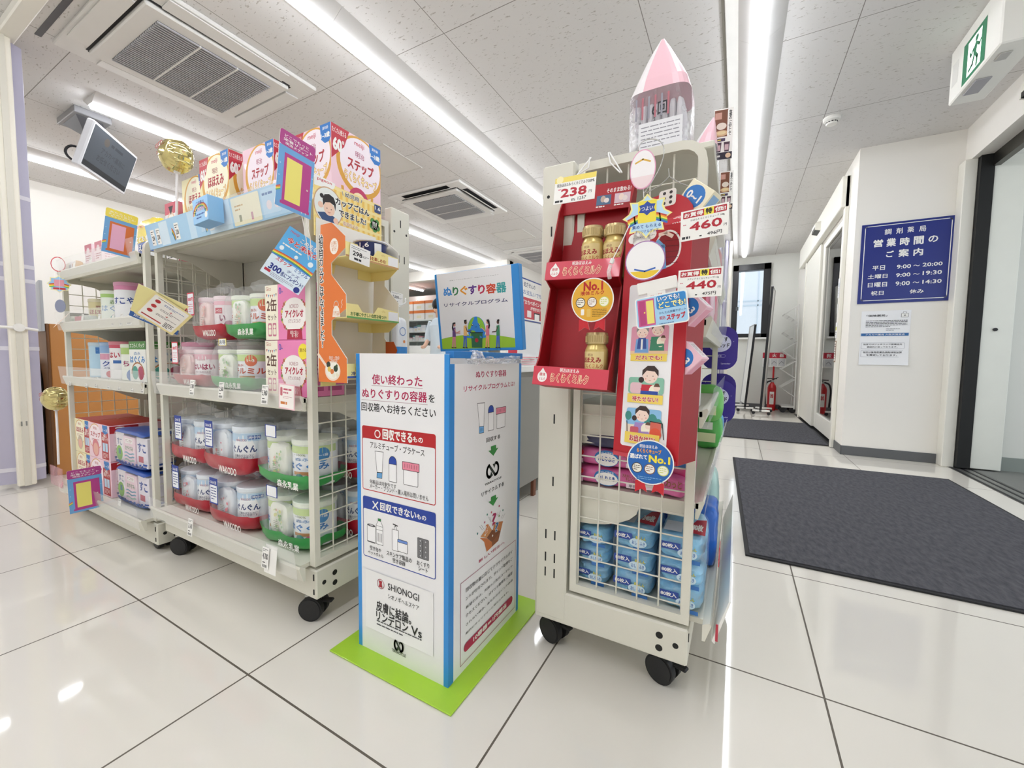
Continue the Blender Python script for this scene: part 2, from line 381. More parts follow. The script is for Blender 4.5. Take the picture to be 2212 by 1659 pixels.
struct(MB().box(-6.42, -6.3, -3.2, 6.4, 0, ZC, WALL), 'wall_left')
struct(MB().box(-6.3, 1.42, -3.2, -3.1, 0, ZC, WALL), 'wall_near')
struct(MB().box(-9.2, -9.1, 6.4, 9.2, 0, ZC, WALL).box(-9.2, -6.42, 6.3, 6.4, 0, ZC, WALL), 'wall_storeroom')
struct(MB().box(-9.1, -3.6, 6.4, 6.52, 2.31, ZC, WALL), 'wall_soffit')
struct(MB().box(-9.1, -3.6, 8.9, 9.0, 0, ZC, WALL), 'wall_far')
struct(MB().box(-3.72, -3.6, 6.3, 8.9, 0, ZC, WALL), 'wall_column')
struct(MB().box(-3.6, -2.4, 7.9, 8.0, 0, ZC, WALL), 'wall_rear')
# end wall of the corridor, with the window opening
WX0, WX1, WZ0, WZ1 = -.12, .42, 1.17, 2.37
struct(MB().box(-2.4, WX0, 7.9, 8.02, 0, ZC, WALLG).box(WX1, .9, 7.9, 8.02, 0, ZC, WALLG).box(WX0, WX1, 7.9, 8.02, 0, WZ0, WALLG).box(WX0, WX1, 7.9, 8.02, WZ1, ZC, WALLG), 'wall_end')
wf = MB(); BLK = C('#17181b', .35)
for a in ((WX0, WX1, WZ0, WZ0+.065), (WX0, WX1, WZ1-.10, WZ1), (WX0, WX0+.085, WZ0, WZ1), (WX1-.10, WX1, WZ0, WZ1)): wf.box(a[0], a[1], 7.86, 7.98, a[2], a[3], BLK, .004)
wo = struct(wf, 'window_1')
MB().box(WX0+.08, WX1-.09, 7.92, 7.926, WZ0+.06, WZ1-.09, glass('window_glass', (.97, .98, .99), .0)).build('glass_pane', wo)
MB().box(WX0+.06, WX0+.10, 7.85, 7.862, 1.62, 1.68, C('#555a5c', .3, .8), .002).build('latch', wo)
MB().box(WX0-.03, WX1+.03, 7.83, 7.9, WZ0-.03, WZ0, WHITE, .003).build('window_sill', wo)
# right side: corridor wall with an automatic door, return wall with the sign, and the entrance opening
XD = .80; YR = 4.33; XE = 1.42
struct(MB().box(XD, XD+.12, 4.39, 4.62, 0, ZC, WALL).box(XD, XD+.12, 4.62, 7.9, 2.1, ZC, WALL).box(XD, XD+.12, 6.9, 7.9, 0, 2.1, WALL), 'wall_corridor')
struct(MB().box(XD, XE, YR, YR+.06, 0, ZC, WALL), 'wall_return')
struct(MB().box(XD-.006, XE-.035, YR-.008, YR, 0, .075, BASE, .002).box(XD-.008, XD, YR-.008, 4.62, 0, .075, BASE, .002), 'baseboard_return')
struct(MB().box(XD-.012, XE+.02, 7.885, 7.9, 0, .075, BASE, .002).box(-2.4, XD, 7.885, 7.9, 0, .075, BASE, .002), 'baseboard_end')
# automatic sliding door in the corridor wall
dd = MB().box(XD-.03, XD, 4.60, 4.665, 0, 2.40, CREAM, .004).box(XD-.03, XD, 6.88, 6.95, 0, 2.14, CREAM, .004)
do = struct(dd, 'door_1')
MB().box(XD-.06, XD, 4.60, 7.35, 2.13, 2.40, CREAM, .006).build('header', do)
lf = MB()
for a in ((4.68, 4.80, .03, 2.12), (5.70, 5.82, .03, 2.12)): lf.box(XD+.005, XD+.045, a[0], a[1], a[2], a[3], CREAM, .004)
lf.box(XD+.005, XD+.045, 4.80, 5.70, .03, .20, CREAM, .004).box(XD+.005, XD+.045, 4.80, 5.70, 2.04, 2.12, CREAM, .004)
l1 = lf.build('sliding_leaf', do)
MB().box(XD+.022, XD+.028, 4.80, 5.70, .20, 2.04, glass('door_glass', (.82, .86, .86), .22)).build('glass_pane', l1)
MB().box(XD-.02, XD+.02, 5.84, 6.9, .03, 2.12, CREAM, .004).build('sliding_leaf', do)
MB().box(XD-.03, XD+.05, 4.6, 7.3, 0, .004, C('#3a3a3c', .4, .6)).build('floor_track', do)
# a room behind the glass of that door
struct(MB().box(2.2, 2.3, 4.39, 7.9, 0, ZC, WALLG).box(.92, 2.2, 7.9, 8.0, 0, ZC, WALLG), 'wall_back_room')
# entrance: header wall, dark door pocket, door leaf edge, vestibule
struct(MB().box(XE-.005, XE+.10, -3.2, YR, 2.245, ZC, WALL).box(XE, XE+.10, -3.2, .2, 0, 2.245, WALL), 'wall_right')
struct(MB().box(XE-.04, XE+.03, YR-.10, YR-.001, 0, 2.245, CREAM, .004), 'trim_1')
struct(MB().box(XE+.03, XE+.10, YR-.14, YR-.02, .01, 2.26, C('#0a0c0b', .6)), 'trim_2')
door = MB().box(XE+.10, XE+.26, YR-.13, YR-.05, .012, 2.22, C('#e6e8df', .35), .004)
de = struct(door, 'door_2'); MB().rod((XE+.17, YR-.14, 1.02), (XE+.17, YR-.128, 1.02), .012, BLACK, 10).build('keyhole', de)
MB().box(XE+.09, XE+.13, .2, YR-.05, 2.16, 2.26, C('#4c4a44', .3, .9)).build('header_rail', de)
tr = MB()
for x in (XE+.005, XE+.055, XE+.105): tr.box(x, x+.014, .2, YR-.06, .0005, .004, BLACK)
tr.box(XE, XE+.13, .2, YR-.02, .0002, .002, C('#8a8a86', .35, .7)); tr.build('floor_track', de)
struct(MB().box(XE+.2, 3.2, YR-.03, YR+.06, 0, ZC, WALLG), 'wall_vestibule')
struct(MB().box(XE+.2, 3.2, YR-.045, YR-.03, 0, .1, C('#8d9590', .6)), 'baseboard_vestibule')
struct(MB().box(XE+.13, 3.2, -3.2, YR-.05, .001, .003, C('#7e807c', .7, bump=.2, bscale=300)), 'trim_vestibule_floor')
# ceiling strip beside the corridor light and the overhead track of the folding partition
struct(MB().box(-.125, -.055, .3, 7.9, ZC-.012, ZC, WHITE, .003).box(-.14, -.128, .3, 7.9, ZC-.004, ZC, C('#a9a69d')), 'trim_3')
struct(MB().box(-5.2, 1.3, .655, .725, ZC-.05, ZC, CREAM, .006), 'trim_4')
struct(MB().box(-3.42, -1.0, .775, .80, ZC-.003, ZC, C('#56565a')), 'trim_5')
# what the end window looks out on
ob = MB().box(-2.5, 2.5, 11.0, 11.3, 0, 6, C('#eef4fa', .6))
for z in (1.2, 2.05, 2.15, 3.1): ob.box(-2.5, 2.5, 10.985, 11, z, z+.03, C('#cfdde8'))
for x in (-1.2, -.55, -.1, .35, .8): ob.box(x, x+.02, 10.985, 11, 0, 6, C('#d4e0ea'))
tag(ob.build('building', loc=(0, 11, 0)), 'pale sided building outside the end window of the corridor', 'building')

# ------------------------------------------------------------------ ceiling lights
TUBE = emis('lamp_diffuser', '#f6f9ff', LAMP); GREYL = C('#d8d6d4', .4)
def fixture(x, y0, y1, label, zc=ZC):
    t = thing('linear_ceiling_light', label, 'ceiling light', (x, (y0+y1)/2, zc), 'ceiling line lights')
    b = MB(); ym = y0; w1, w2, h = .115, .038, .050
    b.prism([(x-w1, ym, zc), (x+w1, ym, zc), (x+w2, ym, zc-h), (x-w2, ym, zc-h)], (0, y1-y0, 0), GREYL); b.build('housing', t)
    d = MB(); n = 8; pr = [(x+.030*cos(pi+pi*i/n), y0+.006, zc-h+.002+.030*sin(pi+pi*i/n)) for i in range(n+1)]
    d.prism(pr, (0, y1-y0-.012, 0), TUBE); d.build('diffuser', t)
for x, y0, n, L, what in ((-1.9, -2.3, 8, 1.25, 'centre row'), (.03, -1.15, 7, 1.245, 'corridor row'), (-3.9, 1.12, 1, 1.25, 'row behind the hanging screen'), (-3.9, 4.0, 2, 1.22, 'left row beyond the cassettes'), (-5.42, -1.2, 3, 1.25, 'left wall row'), (-3.9, -2.7, 2, 1.25, 'added fill row before partition'), (-.95, -2.7, 2, 1.25, 'added fill row behind camera'), (-5.37, 4.0, 2, 1.2, 'row before the medicine store'), (-7.0, 6.7, 1, 1.3, 'row in the medicine store')):  # rows before the partition and behind the camera are added, unseen fill
    for i in range(n):
        od = ('first', 'second', 'third', 'fourth', 'fifth', 'sixth', 'seventh', 'eighth')[i]
        fixture(x, y0+i*L, y0+(i+1)*L-.001, ('white ceiling line light, %s from the near end of the %s' % (od, what)) if n > 1 else 'single white linear ceiling light of the %s' % what)

# ------------------------------------------------------------------ ceiling cassettes, hatches, detector, exit sign
def cassette(cx, cy, label, flaps, z=ZC):
    t = thing('ceiling_air_conditioner', label, 'air conditioner', (cx, cy, z), 'ceiling cassette air conditioners'); h = .475
    W2 = C('#e2e1de', .45); D = C('#17171a', .6)
    b = MB().box(cx-h, cx+h, cy-h, cy+h, z-.022, z, W2, .006); b.build('outer_panel', t)
    b = MB()
    for k in range(4):
        b.T = Matrix.Translation((cx, cy, 0)) @ Matrix.Rotation(k*pi/2, 4, 'Z'); b.box(-.30, .30, -.45, -.37, z-.0235, z-.02, D if k in flaps else C('#c9c8c5')); b.box(-.36, .36, -.372, -.36, z-.024, z-.02, D) 
    b.build('air_slot', t)
    for k in range(4):
        f = MB(); f.T = Matrix.Translation((cx, cy, 0)) @ Matrix.Rotation(k*pi/2, 4, 'Z')
        if k in flaps: f.prism([(-.30, -.385, z-.024), (-.30, -.378, z-.024), (-.30, -.43, z-.052), (-.30, -.437, z-.050)], (.6, 0, 0), W2)
        else: f.prism([(-.30, -.46, z-.024), (-.30, -.375, z-.026), (-.30, -.378, z-.034), (-.30, -.46, z-.030)], (.6, 0, 0), W2)
        f.build('air_flap', t)
    b = MB().box(cx-.36, cx+.36, cy-.36, cy+.36, z-.045, z-.022, W2, .006); b.build('inner_panel', t)
    g = MB().box(cx-.285, cx+.285, cy-.285, cy+.285, z-.0465, z-.044, C('#2a2a2e', .7))
    for i in range(30): x = cx-.28+i*.56/29; g.box(x-.0040, x+.0040, cy-.285, cy+.285, z-.054, z-.0462, C('#b4b4b8', .5))
    for q in (-.095, .095): g.box(cx-.285, cx+.285, cy+q-.004, cy+q+.004, z-.056, z-.046, W2)
    g.build('intake_grille', t)
cassette(-2.925, 1.31, 'large white ceiling air conditioner nearest the camera with flaps closed', ())
cassette(-2.905, 3.77, 'white ceiling air conditioner with flaps hanging open, above the recycling box', (0, 1))
cassette(-2.9, 6.22, 'farthest ceiling air conditioner, half hidden behind the red milk rack', ())
for x0, x1, y0, y1, l in ((-3.03, -2.6, 2.49, 2.94, 'square flush ceiling hatch between the nearer two air conditioners'), (-3.06, -2.6, 4.92, 5.34, 'square flush ceiling hatch beyond the open flapped air conditioner')):
    b = MB(); b.box(x0, x1, y0, y1, ZC-.004, ZC-.0005, C('#dddbd7', .8), .002)
    for a in ((x0-.012, x0, y0-.012, y1+.012), (x1, x1+.012, y0-.012, y1+.012), (x0, x1, y0-.012, y0), (x0, x1, y1, y1+.012)): b.box(a[0], a[1], a[2], a[3], ZC-.007, ZC, C('#cfcdc8'))
    tag(b.build('ceiling_hatch', loc=((x0+x1)/2, (y0+y1)/2, ZC)), l, 'ceiling hatch', 'flush ceiling hatches')
t = thing('smoke_detector', 'round white smoke detector on the corridor ceiling', 'smoke detector', (.515, 3.71, ZC))
MB().lathe([(.001, 0), (.052, 0), (.052, -.012), (.046, -.02), (.03, -.026)][::-1], (.515, 3.71, ZC), C('#ecebe6', .4), 28).build('base', t)
b = MB().lathe([(.03, -.046), (.034, -.04), (.034, -.026), (.03, -.024)], (.515, 3.71, ZC), C('#ecebe6', .4), 28)
for i in range(12):
    a = 2*pi*i/12; b.T = Matrix.Translation((.515, 3.71, ZC-.033)) @ Matrix.Rotation(a, 4, 'Z'); b.box(.0335, .0352, -.006, .006, -.003, .003, BLACK)
b.build('sensor_cage', t)
t = thing('exit_sign', 'green running figure exit sign box on the corridor ceiling', 'exit sign', (1.05, 3.0, ZC))
b = MB().box(.978, 1.12, 2.745, 3.265, 2.215, ZC, C('#eeede6', .4), .006); b.build('housing', t)
b = MB(); s = PL((.9775, 3.265, 2.215), (0, -1, 0), (0, 0, 1), b); GR = C('#1f7d55', .4)
s.rect((.03, .08), (.10, .20), C('#d9d8d2')); s.rect((2125, 180), (2125, 130), GR) if 0 else None
u0, u1, v0, v1 = .155, .385, .018, .222
s.rect((u0, v0), (u1, v1), GR); s.rect((u0+.05, v0+.018), (u1-.045, v1-.018), emis('exit_panel', '#f4fff8', 1.1))
F = lambda *q: [(u0+.06+a*.125, v0+.02+c*.165) for a, c in q]
s.disc(F((.62, .86))[0], .016, GR, 14)
s.poly(F((.35, .62), (.55, .78), (.72, .72), (.62, .42), (.45, .40)), GR); s.line(F((.38, .64), (.2, .5), (.12, .62)), .013, GR); s.line(F((.66, .7), (.85, .58), (.97, .66)), .013, GR)
s.line(F((.58, .42), (.74, .28), (.70, .05)), .017, GR); s.line(F((.48, .42), (.36, .2), (.1, .12)), .017, GR)
b.build('legend_panel', t)
MB().box(1.0, 1.06, 3.02, 3.16, 2.208, 2.216, C('#a9a8ac', .5), .002).build('test_panel', t); MB().box(1.01, 1.05, 2.82, 2.88, 2.209, 2.216, C('#bdbcb8', .5), .002).build('battery_cover', t)
# door sensors
def sensor(X, y0, y1, z0, z1, label, d):
    t = thing('door_sensor', label, 'door sensor', (X, (y0+y1)/2, z0), 'automatic door sensors')
    MB().prism([(X, y0, z0), (X-d, y0, z0+.012), (X-d, y0, z1-.02), (X, y0, z1)], (0, y1-y0, 0), CREAM).build('housing', t)
    MB().prism([(X-.001, y0+.02, z0-.003), (X-d-.0015, y0+.02, z0+.010), (X-d-.0015, y0+.02, z0+.042), (X-d+.004, y0+.02, z0+.044), (X, y0+.02, z0)], (0, y1-y0-.04, 0), C('#101214', .15)).build('lens', t)
sensor(XE-.005, 3.25, 3.56, 2.29, 2.40, 'long white motion sensor above the entrance opening at right', .05)
sensor(XD-.06, 5.62, 5.86, 2.22, 2.32, 'small white motion sensor above the corridor sliding door', .05)
# ================================================================== display racks
ACR = film('clear_rail', '#f6f8f8', .30, .12, 0)
DARK = C('#141414', .6); CHROME = C('#b9b9b6', .25, .9); RUB = C('#121214', .55)
def rack(label, loc, rz, W, shelves, zbase, ztop, zpost, back=True, bracket='taper', rails=True, lipc=None, ends=(1, 1), casters=True, basetray=True, swivel=0):
    # local frame: x along the shelves, y = 0 at the front, growing towards the back
    t = thing('display_rack', label, 'shelf rack', loc, 'mobile display racks')
    T = Matrix.Translation(loc) @ Matrix.Rotation(rz, 4, 'Z')
    def N():
        m = MB(); m.T = T; return m
    D = .30
    for e, x in ((0, .012), (1, W-.012)):
        if not ends[e]: continue
        b = N(); R = .05; zb = zbase-.01
        path = [(x, .0, zb), (x, .0, ztop-R)]+[(x, R-R*cos(a), ztop-R+R*sin(a)) for a in (pi*.125*k for k in range(1, 5))]+[(x, D-.02, ztop), (x, D-.02, zb), (x, 0, zb)]
        # flat steel frame
        def ring(q): return [V(p) for p in q]
        P = ring(path[:-1]); c = V((x, D/2, (zb+ztop)/2)); n = len(P)
        inner = []
        for i, p in enumerate(P):
            inner.append(V((x, min(max(p.y, .017), D-.037) if abs(p.y-D/2) > .1 else p.y, min(max(p.z, zb+.02), ztop-.02))))
        for i, p in enumerate(P):
            if 1 <= i <= 5: a = pi*.125*(i-1); inner[i] = V((x, R-(R-.017)*cos(a), ztop-R+(R-.019)*sin(a)))
        w = .011
        vs = [p+V((s, 0, 0)) for s in (-w, w) for p in P]+[p+V((s, 0, 0)) for s in (-w, w) for p in inner]
        fs = []
        for i in range(n):
            j = (i+1) % n
            fs += [(i, j, n+j, n+i), (2*n+i, 3*n+i, 3*n+j, 2*n+j), (i, 2*n+i, 2*n+j, j), (n+i, n+j, 3*n+j, 3*n+i)]
        b.add(vs, fs, METALW); fr = b.build('side_frame', t)
        b = N()
        ny = 6
        for i in range(ny): y = .018+(D-.056)*i/(ny-1); b.rod((x, y, zb+.02), (x, y, ztop-.02), .0020, METALW, 5)
        nz = int((ztop-zb-.07)/.052)
        for i in range(nz+1): z = zb+.035+i*.052; b.rod((x+.003, .015, z), (x+.003, D-.035, z), .0020, METALW, 5)
        b.build('wire_mesh', fr)
    for x in (0, W):
        if not ends[1 if x else 0]: continue
        s = -1 if x else 1
        b = N().box(x-s*.004, x+s*.03, D-.012, D+.072, .10, zpost, METALW, .004)
        xx = x-s*.0045
        for z, q in ((zpost-.045, 1), (zpost-.16, 2), (.80, 2), (.62, 1), (.46, 1), (.32, 2), (.26, 2), (.22, 2)):
            for yy in ((D+.02, D+.045) if q == 2 else (D+.028,)): b.box(xx, xx+s*.002, yy-.0018, yy+.0018, z-.012, z+.012, DARK)
        for yy in (D+.0, D+.055): b.rod((xx, yy, zpost-.075), (xx+s*.002, yy, zpost-.075), .004, DARK, 10)
        b.build('rear_post', t)
    if back:
        N().box(.03, W-.03, D, D+.012, zbase, zpost-.02, C('#d3d1c8', .5)).build('back_panel', t)
    # base with hole clusters
    zt = zbase-.02
    b = N().box(-.002, W+.002, 0, D+.075, zt-.085, zt, METALW, .004)
    for x in (-.0025, W+.0025):
        s = 1 if x < 0 else -1
        for y0, d in ((.06, 1), (D-.0, -1)):
            for yy, zz, r in ((0, .055, .008), (0, .025, .008), (.035*-d*1, .042, .0065)): b.rod((x, y0+yy, zt-.085+zz), (x+s*.003, y0+yy, zt-.085+zz), r, DARK, 12)
        for y0 in (D+.02, D+.05): b.box(x, x+s*.002, y0-.002, y0+.002, zt-.06, zt-.035, DARK)
    b.box(.006, .010, -.0015, 0, zt-.03, zt-.012, DARK); b.box(W-.010, W-.006, -.0015, 0, zt-.03, zt-.012, DARK); b.box(W-.010, W-.006, -.0015, 0, zt-.07, zt-.055, DARK)
    b.build('base', t)
    for x in (.055, W-.055):
        if not casters: break
        for y in (.045, D+.03):
            r = .035; k = 1 if x > W/2 else -1; TC = T @ Matrix.Translation((x, y, 0)) @ Matrix.Rotation(swivel, 4, 'Z') @ Matrix.Translation((-x, -y, 0))
            def NC():
                m = MB(); m.T = TC; return m
            cw = NC()
            [cw.rod((x-.012, y+q*.008, r), (x-.012, y+q*.024, r), r, RUB, 26).rod((x-.012, y+q*.0235, r), (x-.012, y+q*.0255, r), r*.86, C('#19191b', .45), 24) for q in (-1, 1)]; cw.rod((x-.012, y-.008, r), (x-.012, y+.008, r), .006, CHROME, 8)
            w = cw.build('caster', t)
            f = NC().rod((x, y, .068), (x, y, zt-.085), .013, CHROME, 14)
            f.prism([(x-.036, y-.006, .055), (x+.012, y-.006, .072), (x+.016, y-.006, .05), (x-.004, y-.006, .028), (x-.016, y-.006, .030)], (0, .003, 0), CHROME)
            f.prism([(x-.036, y+.003, .055), (x+.012, y+.003, .072), (x+.016, y+.003, .05), (x-.004, y+.003, .028), (x-.016, y+.003, .030)], (0, .003, 0), CHROME)
            f.box(x-.03, x+.014, y-.018, y+.018, .0695, .0755, CHROME); f.build('fork', w)
            NC().box(x+.014, x+.046, y-.010, y+.010, .050, .058, RUB, .003).build('brake_pedal', w)
    # shelves
    zz = list(shelves)+([zbase] if basetray else [])
    for z in zz:
        base = z == zbase; yf = -.045 if base else -.02
        b = N().box(.026, W-.026, yf+.012, D-.002, z-.012, z, METALW)
        b.prism([(.004 if base else .026, yf+.012, z-.036), (.004 if base else .026, yf, z+.002), (.004 if base else .026, yf+.003, z+.008), (.004 if base else .026, yf+.018, z), (.004 if base else .026, yf+.018, z-.036)], (W-.008 if base else W-.052, 0, 0), METALW)
        if not base: b.box(.034, W-.034, .055, .20, z-.022, z-.0125, METALW)
        sh = b.build('shelf', t)
        if rails and not (lipc and z == max(zz)):
            r = N(); r.prism([(.012, yf-.001, z-.030), (.012, yf-.010, z+.052), (.012, yf-.0085, z+.052), (.012, yf+.0005, z-.030)], (W-.024, 0, 0), ACR); r.build('price_rail', sh)
        if not base:
            for x in (.028, W-.030):
                q = N()
                if bracket == 'arc':
                    pts = [(x, 0, z-.012), (x, D-.004, z-.012), (x, D-.004, z-.10)]+[(x, D-.02-.16*sin(a), z-.10+.065*(1-cos(a))) for a in (pi/2*k/6 for k in range(1, 7))]+[(x, 0, z-.036)]
                else:
                    pts = [(x, -.01, z-.012), (x, D-.004, z-.012), (x, D-.004, z-.135), (x, D-.05, z-.125), (x, D*.35, z-.05), (x, -.01, z-.034)]
                q.prism(pts, (.002, 0, 0), METALW); q.build('bracket', sh)
    return t, T
R_NEAR, T_NEAR = rack('cream wire sided rack of formula bags and boxes beside the recycling box', (-1.9, .70, 0), 0, .90, (.655, 1.175), .195, 1.205, 1.255, lipc=1, swivel=.45)
R_FAR, T_FAR = rack('cream wire sided rack at far left with rows of formula cans', (-2.82, .68, 0), 0, .90, (.655, .905, 1.14), .14, 1.205, 1.235)
R_RIGHT, T_RIGHT = rack('cream wire sided rack at right carrying the red milk display', (-.07, .95, 0), pi/2, .90, (.455, .66, .86, 1.03), .195, 1.235, 1.245, bracket='arc', swivel=-1.9)

# price tickets clipped to the rails
def ticket(px, py, Y, txt, label, w=.028, h=.05, tilt=0, z=None, X=None):
    P = atY(px, py, Y) if X is None else V((X, Y, z))
    b = MB(); b.T = Matrix.Translation(P) @ Matrix.Rotation(tilt, 4, 'Y') @ Matrix.Rotation(-.10, 4, 'X')
    b.box(-w/2, w/2, -.0006, .0006, -h/2, h/2, WHITE)
    s = PL((-w/2, -.0006, -h/2), (1, 0, 0), (0, 0, 1), b)
    s.greek((w*.1, h*.80), (w*.9, h*.94), 2, INK, .4, seed=int(px))
    if txt: s.text(txt, (w*.1, h*.40), (w*.92, h*.72), BLACK, 3)
    s.greek((w*.15, h*.22), (w*.8, h*.34), 1, INK, .4, seed=int(py))
    for i in range(9): s.patch(w*(.15+i*.08), w*(.19+i*.08+.02*(i % 3 == 0)), h*.05, h*.18, BLACK); s.k -= 1
    tag(b.build('price_ticket', loc=P), label, 'price ticket', 'shelf price tickets')
ticket(415, 837, .662, '1,780', 'white price ticket under the pink formula bags')
ticket(478, 843, .662, '2,560', 'white price ticket under the green banded bags on the middle shelf')
ticket(572, 852, .662, '5,960', 'white price ticket under the cream and pink boxes, reading 5,960', .03, .054)
ticket(411, 1139, .640, '3,160', 'white price ticket under the red banded bags on the bottom rail', .03, .056)
ticket(573, 1205, .640, '4,700', 'large white price ticket on the bottom rail, reading 4,700', .03, .058)
b = MB(); P = atY(585, 1207, .644); b.T = Matrix.Translation(P) @ Matrix.Rotation(-.1, 4, 'X'); b.box(-.028, .026, 0, .0008, -.042, .036, WHITE); tag(b.build('blank_card', loc=P), 'blank white card behind the 4,700 price ticket', 'card')
b = MB(); P = atY(619, 857, .66); b.T = Matrix.Translation(P) @ Matrix.Rotation(.05, 4, 'Y'); b.box(-.034, .034, 0, .001, -.034, .034, C('#f7c9d4')); s = PL((-.034, 0, -.034), (1, 0, 0), (0, 0, 1), b)
s.rect((.003, .003), (.065, .065), C('#fdf6f2')); s.rect((.006, .035), (.016, .058), C('#c86a78'), .003); s.greek((.02, .04), (.055, .058), 2, C('#c0506a'), .5, 2); s.greek((.008, .010), (.055, .022), 1, C('#d9803a'), .6, 5); s.greek((.018, .028), (.058, .036), 2, C('#d08a98'), .3, 6)
tag(b.build('price_card', loc=P), 'small pink bordered card on the rail below the pink boxes', 'card')
fx = ('under the first can', 'under the green can', 'under the pink can', 'at the right end')
for i, (px, py) in enumerate(((160, 575), (195, 568), (178, 690), (214, 690), (244, 690), (262, 690), (280, 688), (152, 822), (187, 826), (208, 826), (235, 828), (258, 831), (286, 834), (308, 836), (258, 1090))):
    row = 'top' if i < 2 else 'upper' if i < 7 else 'lower' if i < 14 else 'bottom'
    ps = (('first', 'second'), ('first', 'second', 'third', 'fourth', 'fifth'), ('first', 'second', 'third', 'fourth', 'fifth', 'sixth', 'seventh'), ('only',))[('top', 'upper', 'lower', 'bottom').index(row)][i-(0, 2, 7, 14)[('top', 'upper', 'lower', 'bottom').index(row)]]
    ticket(px, py, .668, '', '%s price ticket from the left on the %s rail of the far left rack' % (ps, row), .024 if i not in (6,) else .042, .046)
# ================================================================== goods on the two left racks
LEMON = C('#f6ecb6', .4, coat=.2); GOLD = C('#dca23a', .4); PINKB = C('#f2cfdc', .4, coat=.2); REDP = C('#c2283c', .4, coat=.2); BLUEB = C('#2878c8', .4)
BRED = C('#b01e2a', .45); CREAMB = C('#f6f0dc', .45); HOT = C('#ee86bc', .4, coat=.2); GREEN = C('#2f9a48', .35, coat=.3); WAK = C('#b00d2b', .3, coat=.4)
def carton(name, x0, y0, z0, w, d, h, m, label, cat='box', group=None, rz=0, side=None):
    # an upright carton: front (-Y) and right (+X) faces carry print; returns thing object builder helpers
    b = MB(); b.T = Matrix.Translation((x0, y0, z0)) @ Matrix.Rotation(rz, 4, 'Z')
    b.box(0, w, 0, d, 0, h, m, .0015)
    for q in ((0, w*.5, h, h+.0006),): b.box(.002, w-.002, d*.48, d*.52, h-.0002, h+.0005, m)
    return b, PL((0, 0, 0), (1, 0, 0), (0, 0, 1), b), PL((w, 0, 0), (0, 1, 0), (0, 0, 1), b), V((x0, y0, z0))
def cube_face(s, w, h, name, sub, age, pink, num=True):
    # print of the milk cube cartons
    base = PINKB if pink else LEMON
    s.poly([(.30*w, h*.0), (.42*w, h*.0), (w*.98, h*.52), (w, h*.62), (w, h*.46), (w*.80, h*.18), (w*.6, 0)], GOLD) if 0 else None
    s.disc((w*.56, h*.62), w*.50, GOLD, 30, ry=h*.36) if 0 else None
    q = [(w*.56+w*.47*cos(2*pi*i/36), h*.66+h*.34*sin(2*pi*i/36)) for i in range(36)]
    q = [(min(max(a, 0.001), w-.001), min(max(c, 0.001), h-.001)) for a, c in q]; s.poly(q, GOLD)
    q = [(min(max(w*.57+w*.41*cos(2*pi*i/36), .001), w-.001), min(max(h*.68+h*.30*sin(2*pi*i/36), .001), h-.001)) for i in range(36)]; s.poly(q, C('#f7ebf3') if pink else C('#fbf6dc'))
    q = [(w*.50+w*.30*cos(pi+pi*i/14), h*.36+h*.20*sin(pi+pi*i/14)) for i in range(15)]; s.line(q, w*.05, GOLD)
    if num:
        s.poly([(0.001, h-.001), (w*.34, h-.001), (w*.24, h*.80), (.001, h*.62)], REDP)
        s.text('たくさん使える', (w*.02, h*.905), (w*.28, h*.965), WHITE, 1); s.text('60', (w*.03, h*.72), (w*.20, h*.86), WHITE, 6); s.text('個', (w*.20, h*.82), (w*.24, h*.86), WHITE, 3)
    s.poly([(w*.74, h-.001), (w-.001, h-.001), (w-.001, h*.84), (w*.96, h*.80), (w*.86, h*.79), (w*.77, h*.84)], BLUEB); s.text(age, (w*.765, h*.845), (w*.975, h*.905), WHITE, 5); s.text('満年齢', (w*.80, h*.935), (w*.94, h*.97), WHITE, 1)
    s.text('meiji', (w*.44, h*.875), (w*.64, h*.94), C('#d0596e'), 2); s.text('明治', (w*.46, h*.76), (w*.64, h*.83), C('#b0446a') if pink else C('#b0505a'), 1)
    s.text(name, (w*.30, h*.60), (w*.84, h*.735), BRED, 4); s.text(sub, (w*.24, h*.46), (w*.90, h*.58), C('#fff3b8'), 1, out=C('#cf7f1e'), ow=5)
    if pink:
        s.disc((w*.52, h*.28), w*.20, C('#c53a66'), 24); s.disc((w*.52, h*.27), w*.135, C('#fbeac0'), 24); s.text('100', (w*.43, h*.27), (w*.61, h*.32), C('#b02a4a'), 2)
        s.poly([(w*.28, h*.22), (w*.76, h*.235), (w*.78, h*.175), (w*.26, h*.16)], C('#20449a')); s.text('実感しやすい', (w*.32, h*.175), (w*.72, h*.215), WHITE, 1); s.text('DHA100%', (w*.40, h*.115), (w*.64, h*.15), C('#3a8a3c'), 2)
    else:
        s.poly([(w*.24, h*.27), (w*.80, h*.29), (w*.84, h*.215), (w*.22, h*.195)], C('#20549e')); s.text('愛情実感しやすい', (w*.29, h*.22), (w*.77, h*.265), WHITE, 1)
        s.poly([(w*.34, h*.20), (w*.52, h*.20), (w*.52, h*.08), (w*.36, h*.13)], C('#3a9a56')); s.poly([(w*.53, h*.20), (w*.72, h*.20), (w*.70, h*.13), (w*.53, h*.08)], C('#e2683c')); s.text('DHA', (w*.36, h*.155), (w*.51, h*.19), WHITE, 2); s.text('ARA', (w*.54, h*.155), (w*.70, h*.19), WHITE, 2)
    s.rect((w*.04, h*.015), (w*.40, h*.085), REDP); s.text('計量いらず', (w*.07, h*.03), (w*.36, h*.07), WHITE, 1)
    s.rect((w*.52, h*.02), (w*.96, h*.10), C('#f3efdf')); s.text('簡単すっきり', (w*.55, h*.035), (w*.93, h*.085), C('#4a9a4a'), 1)
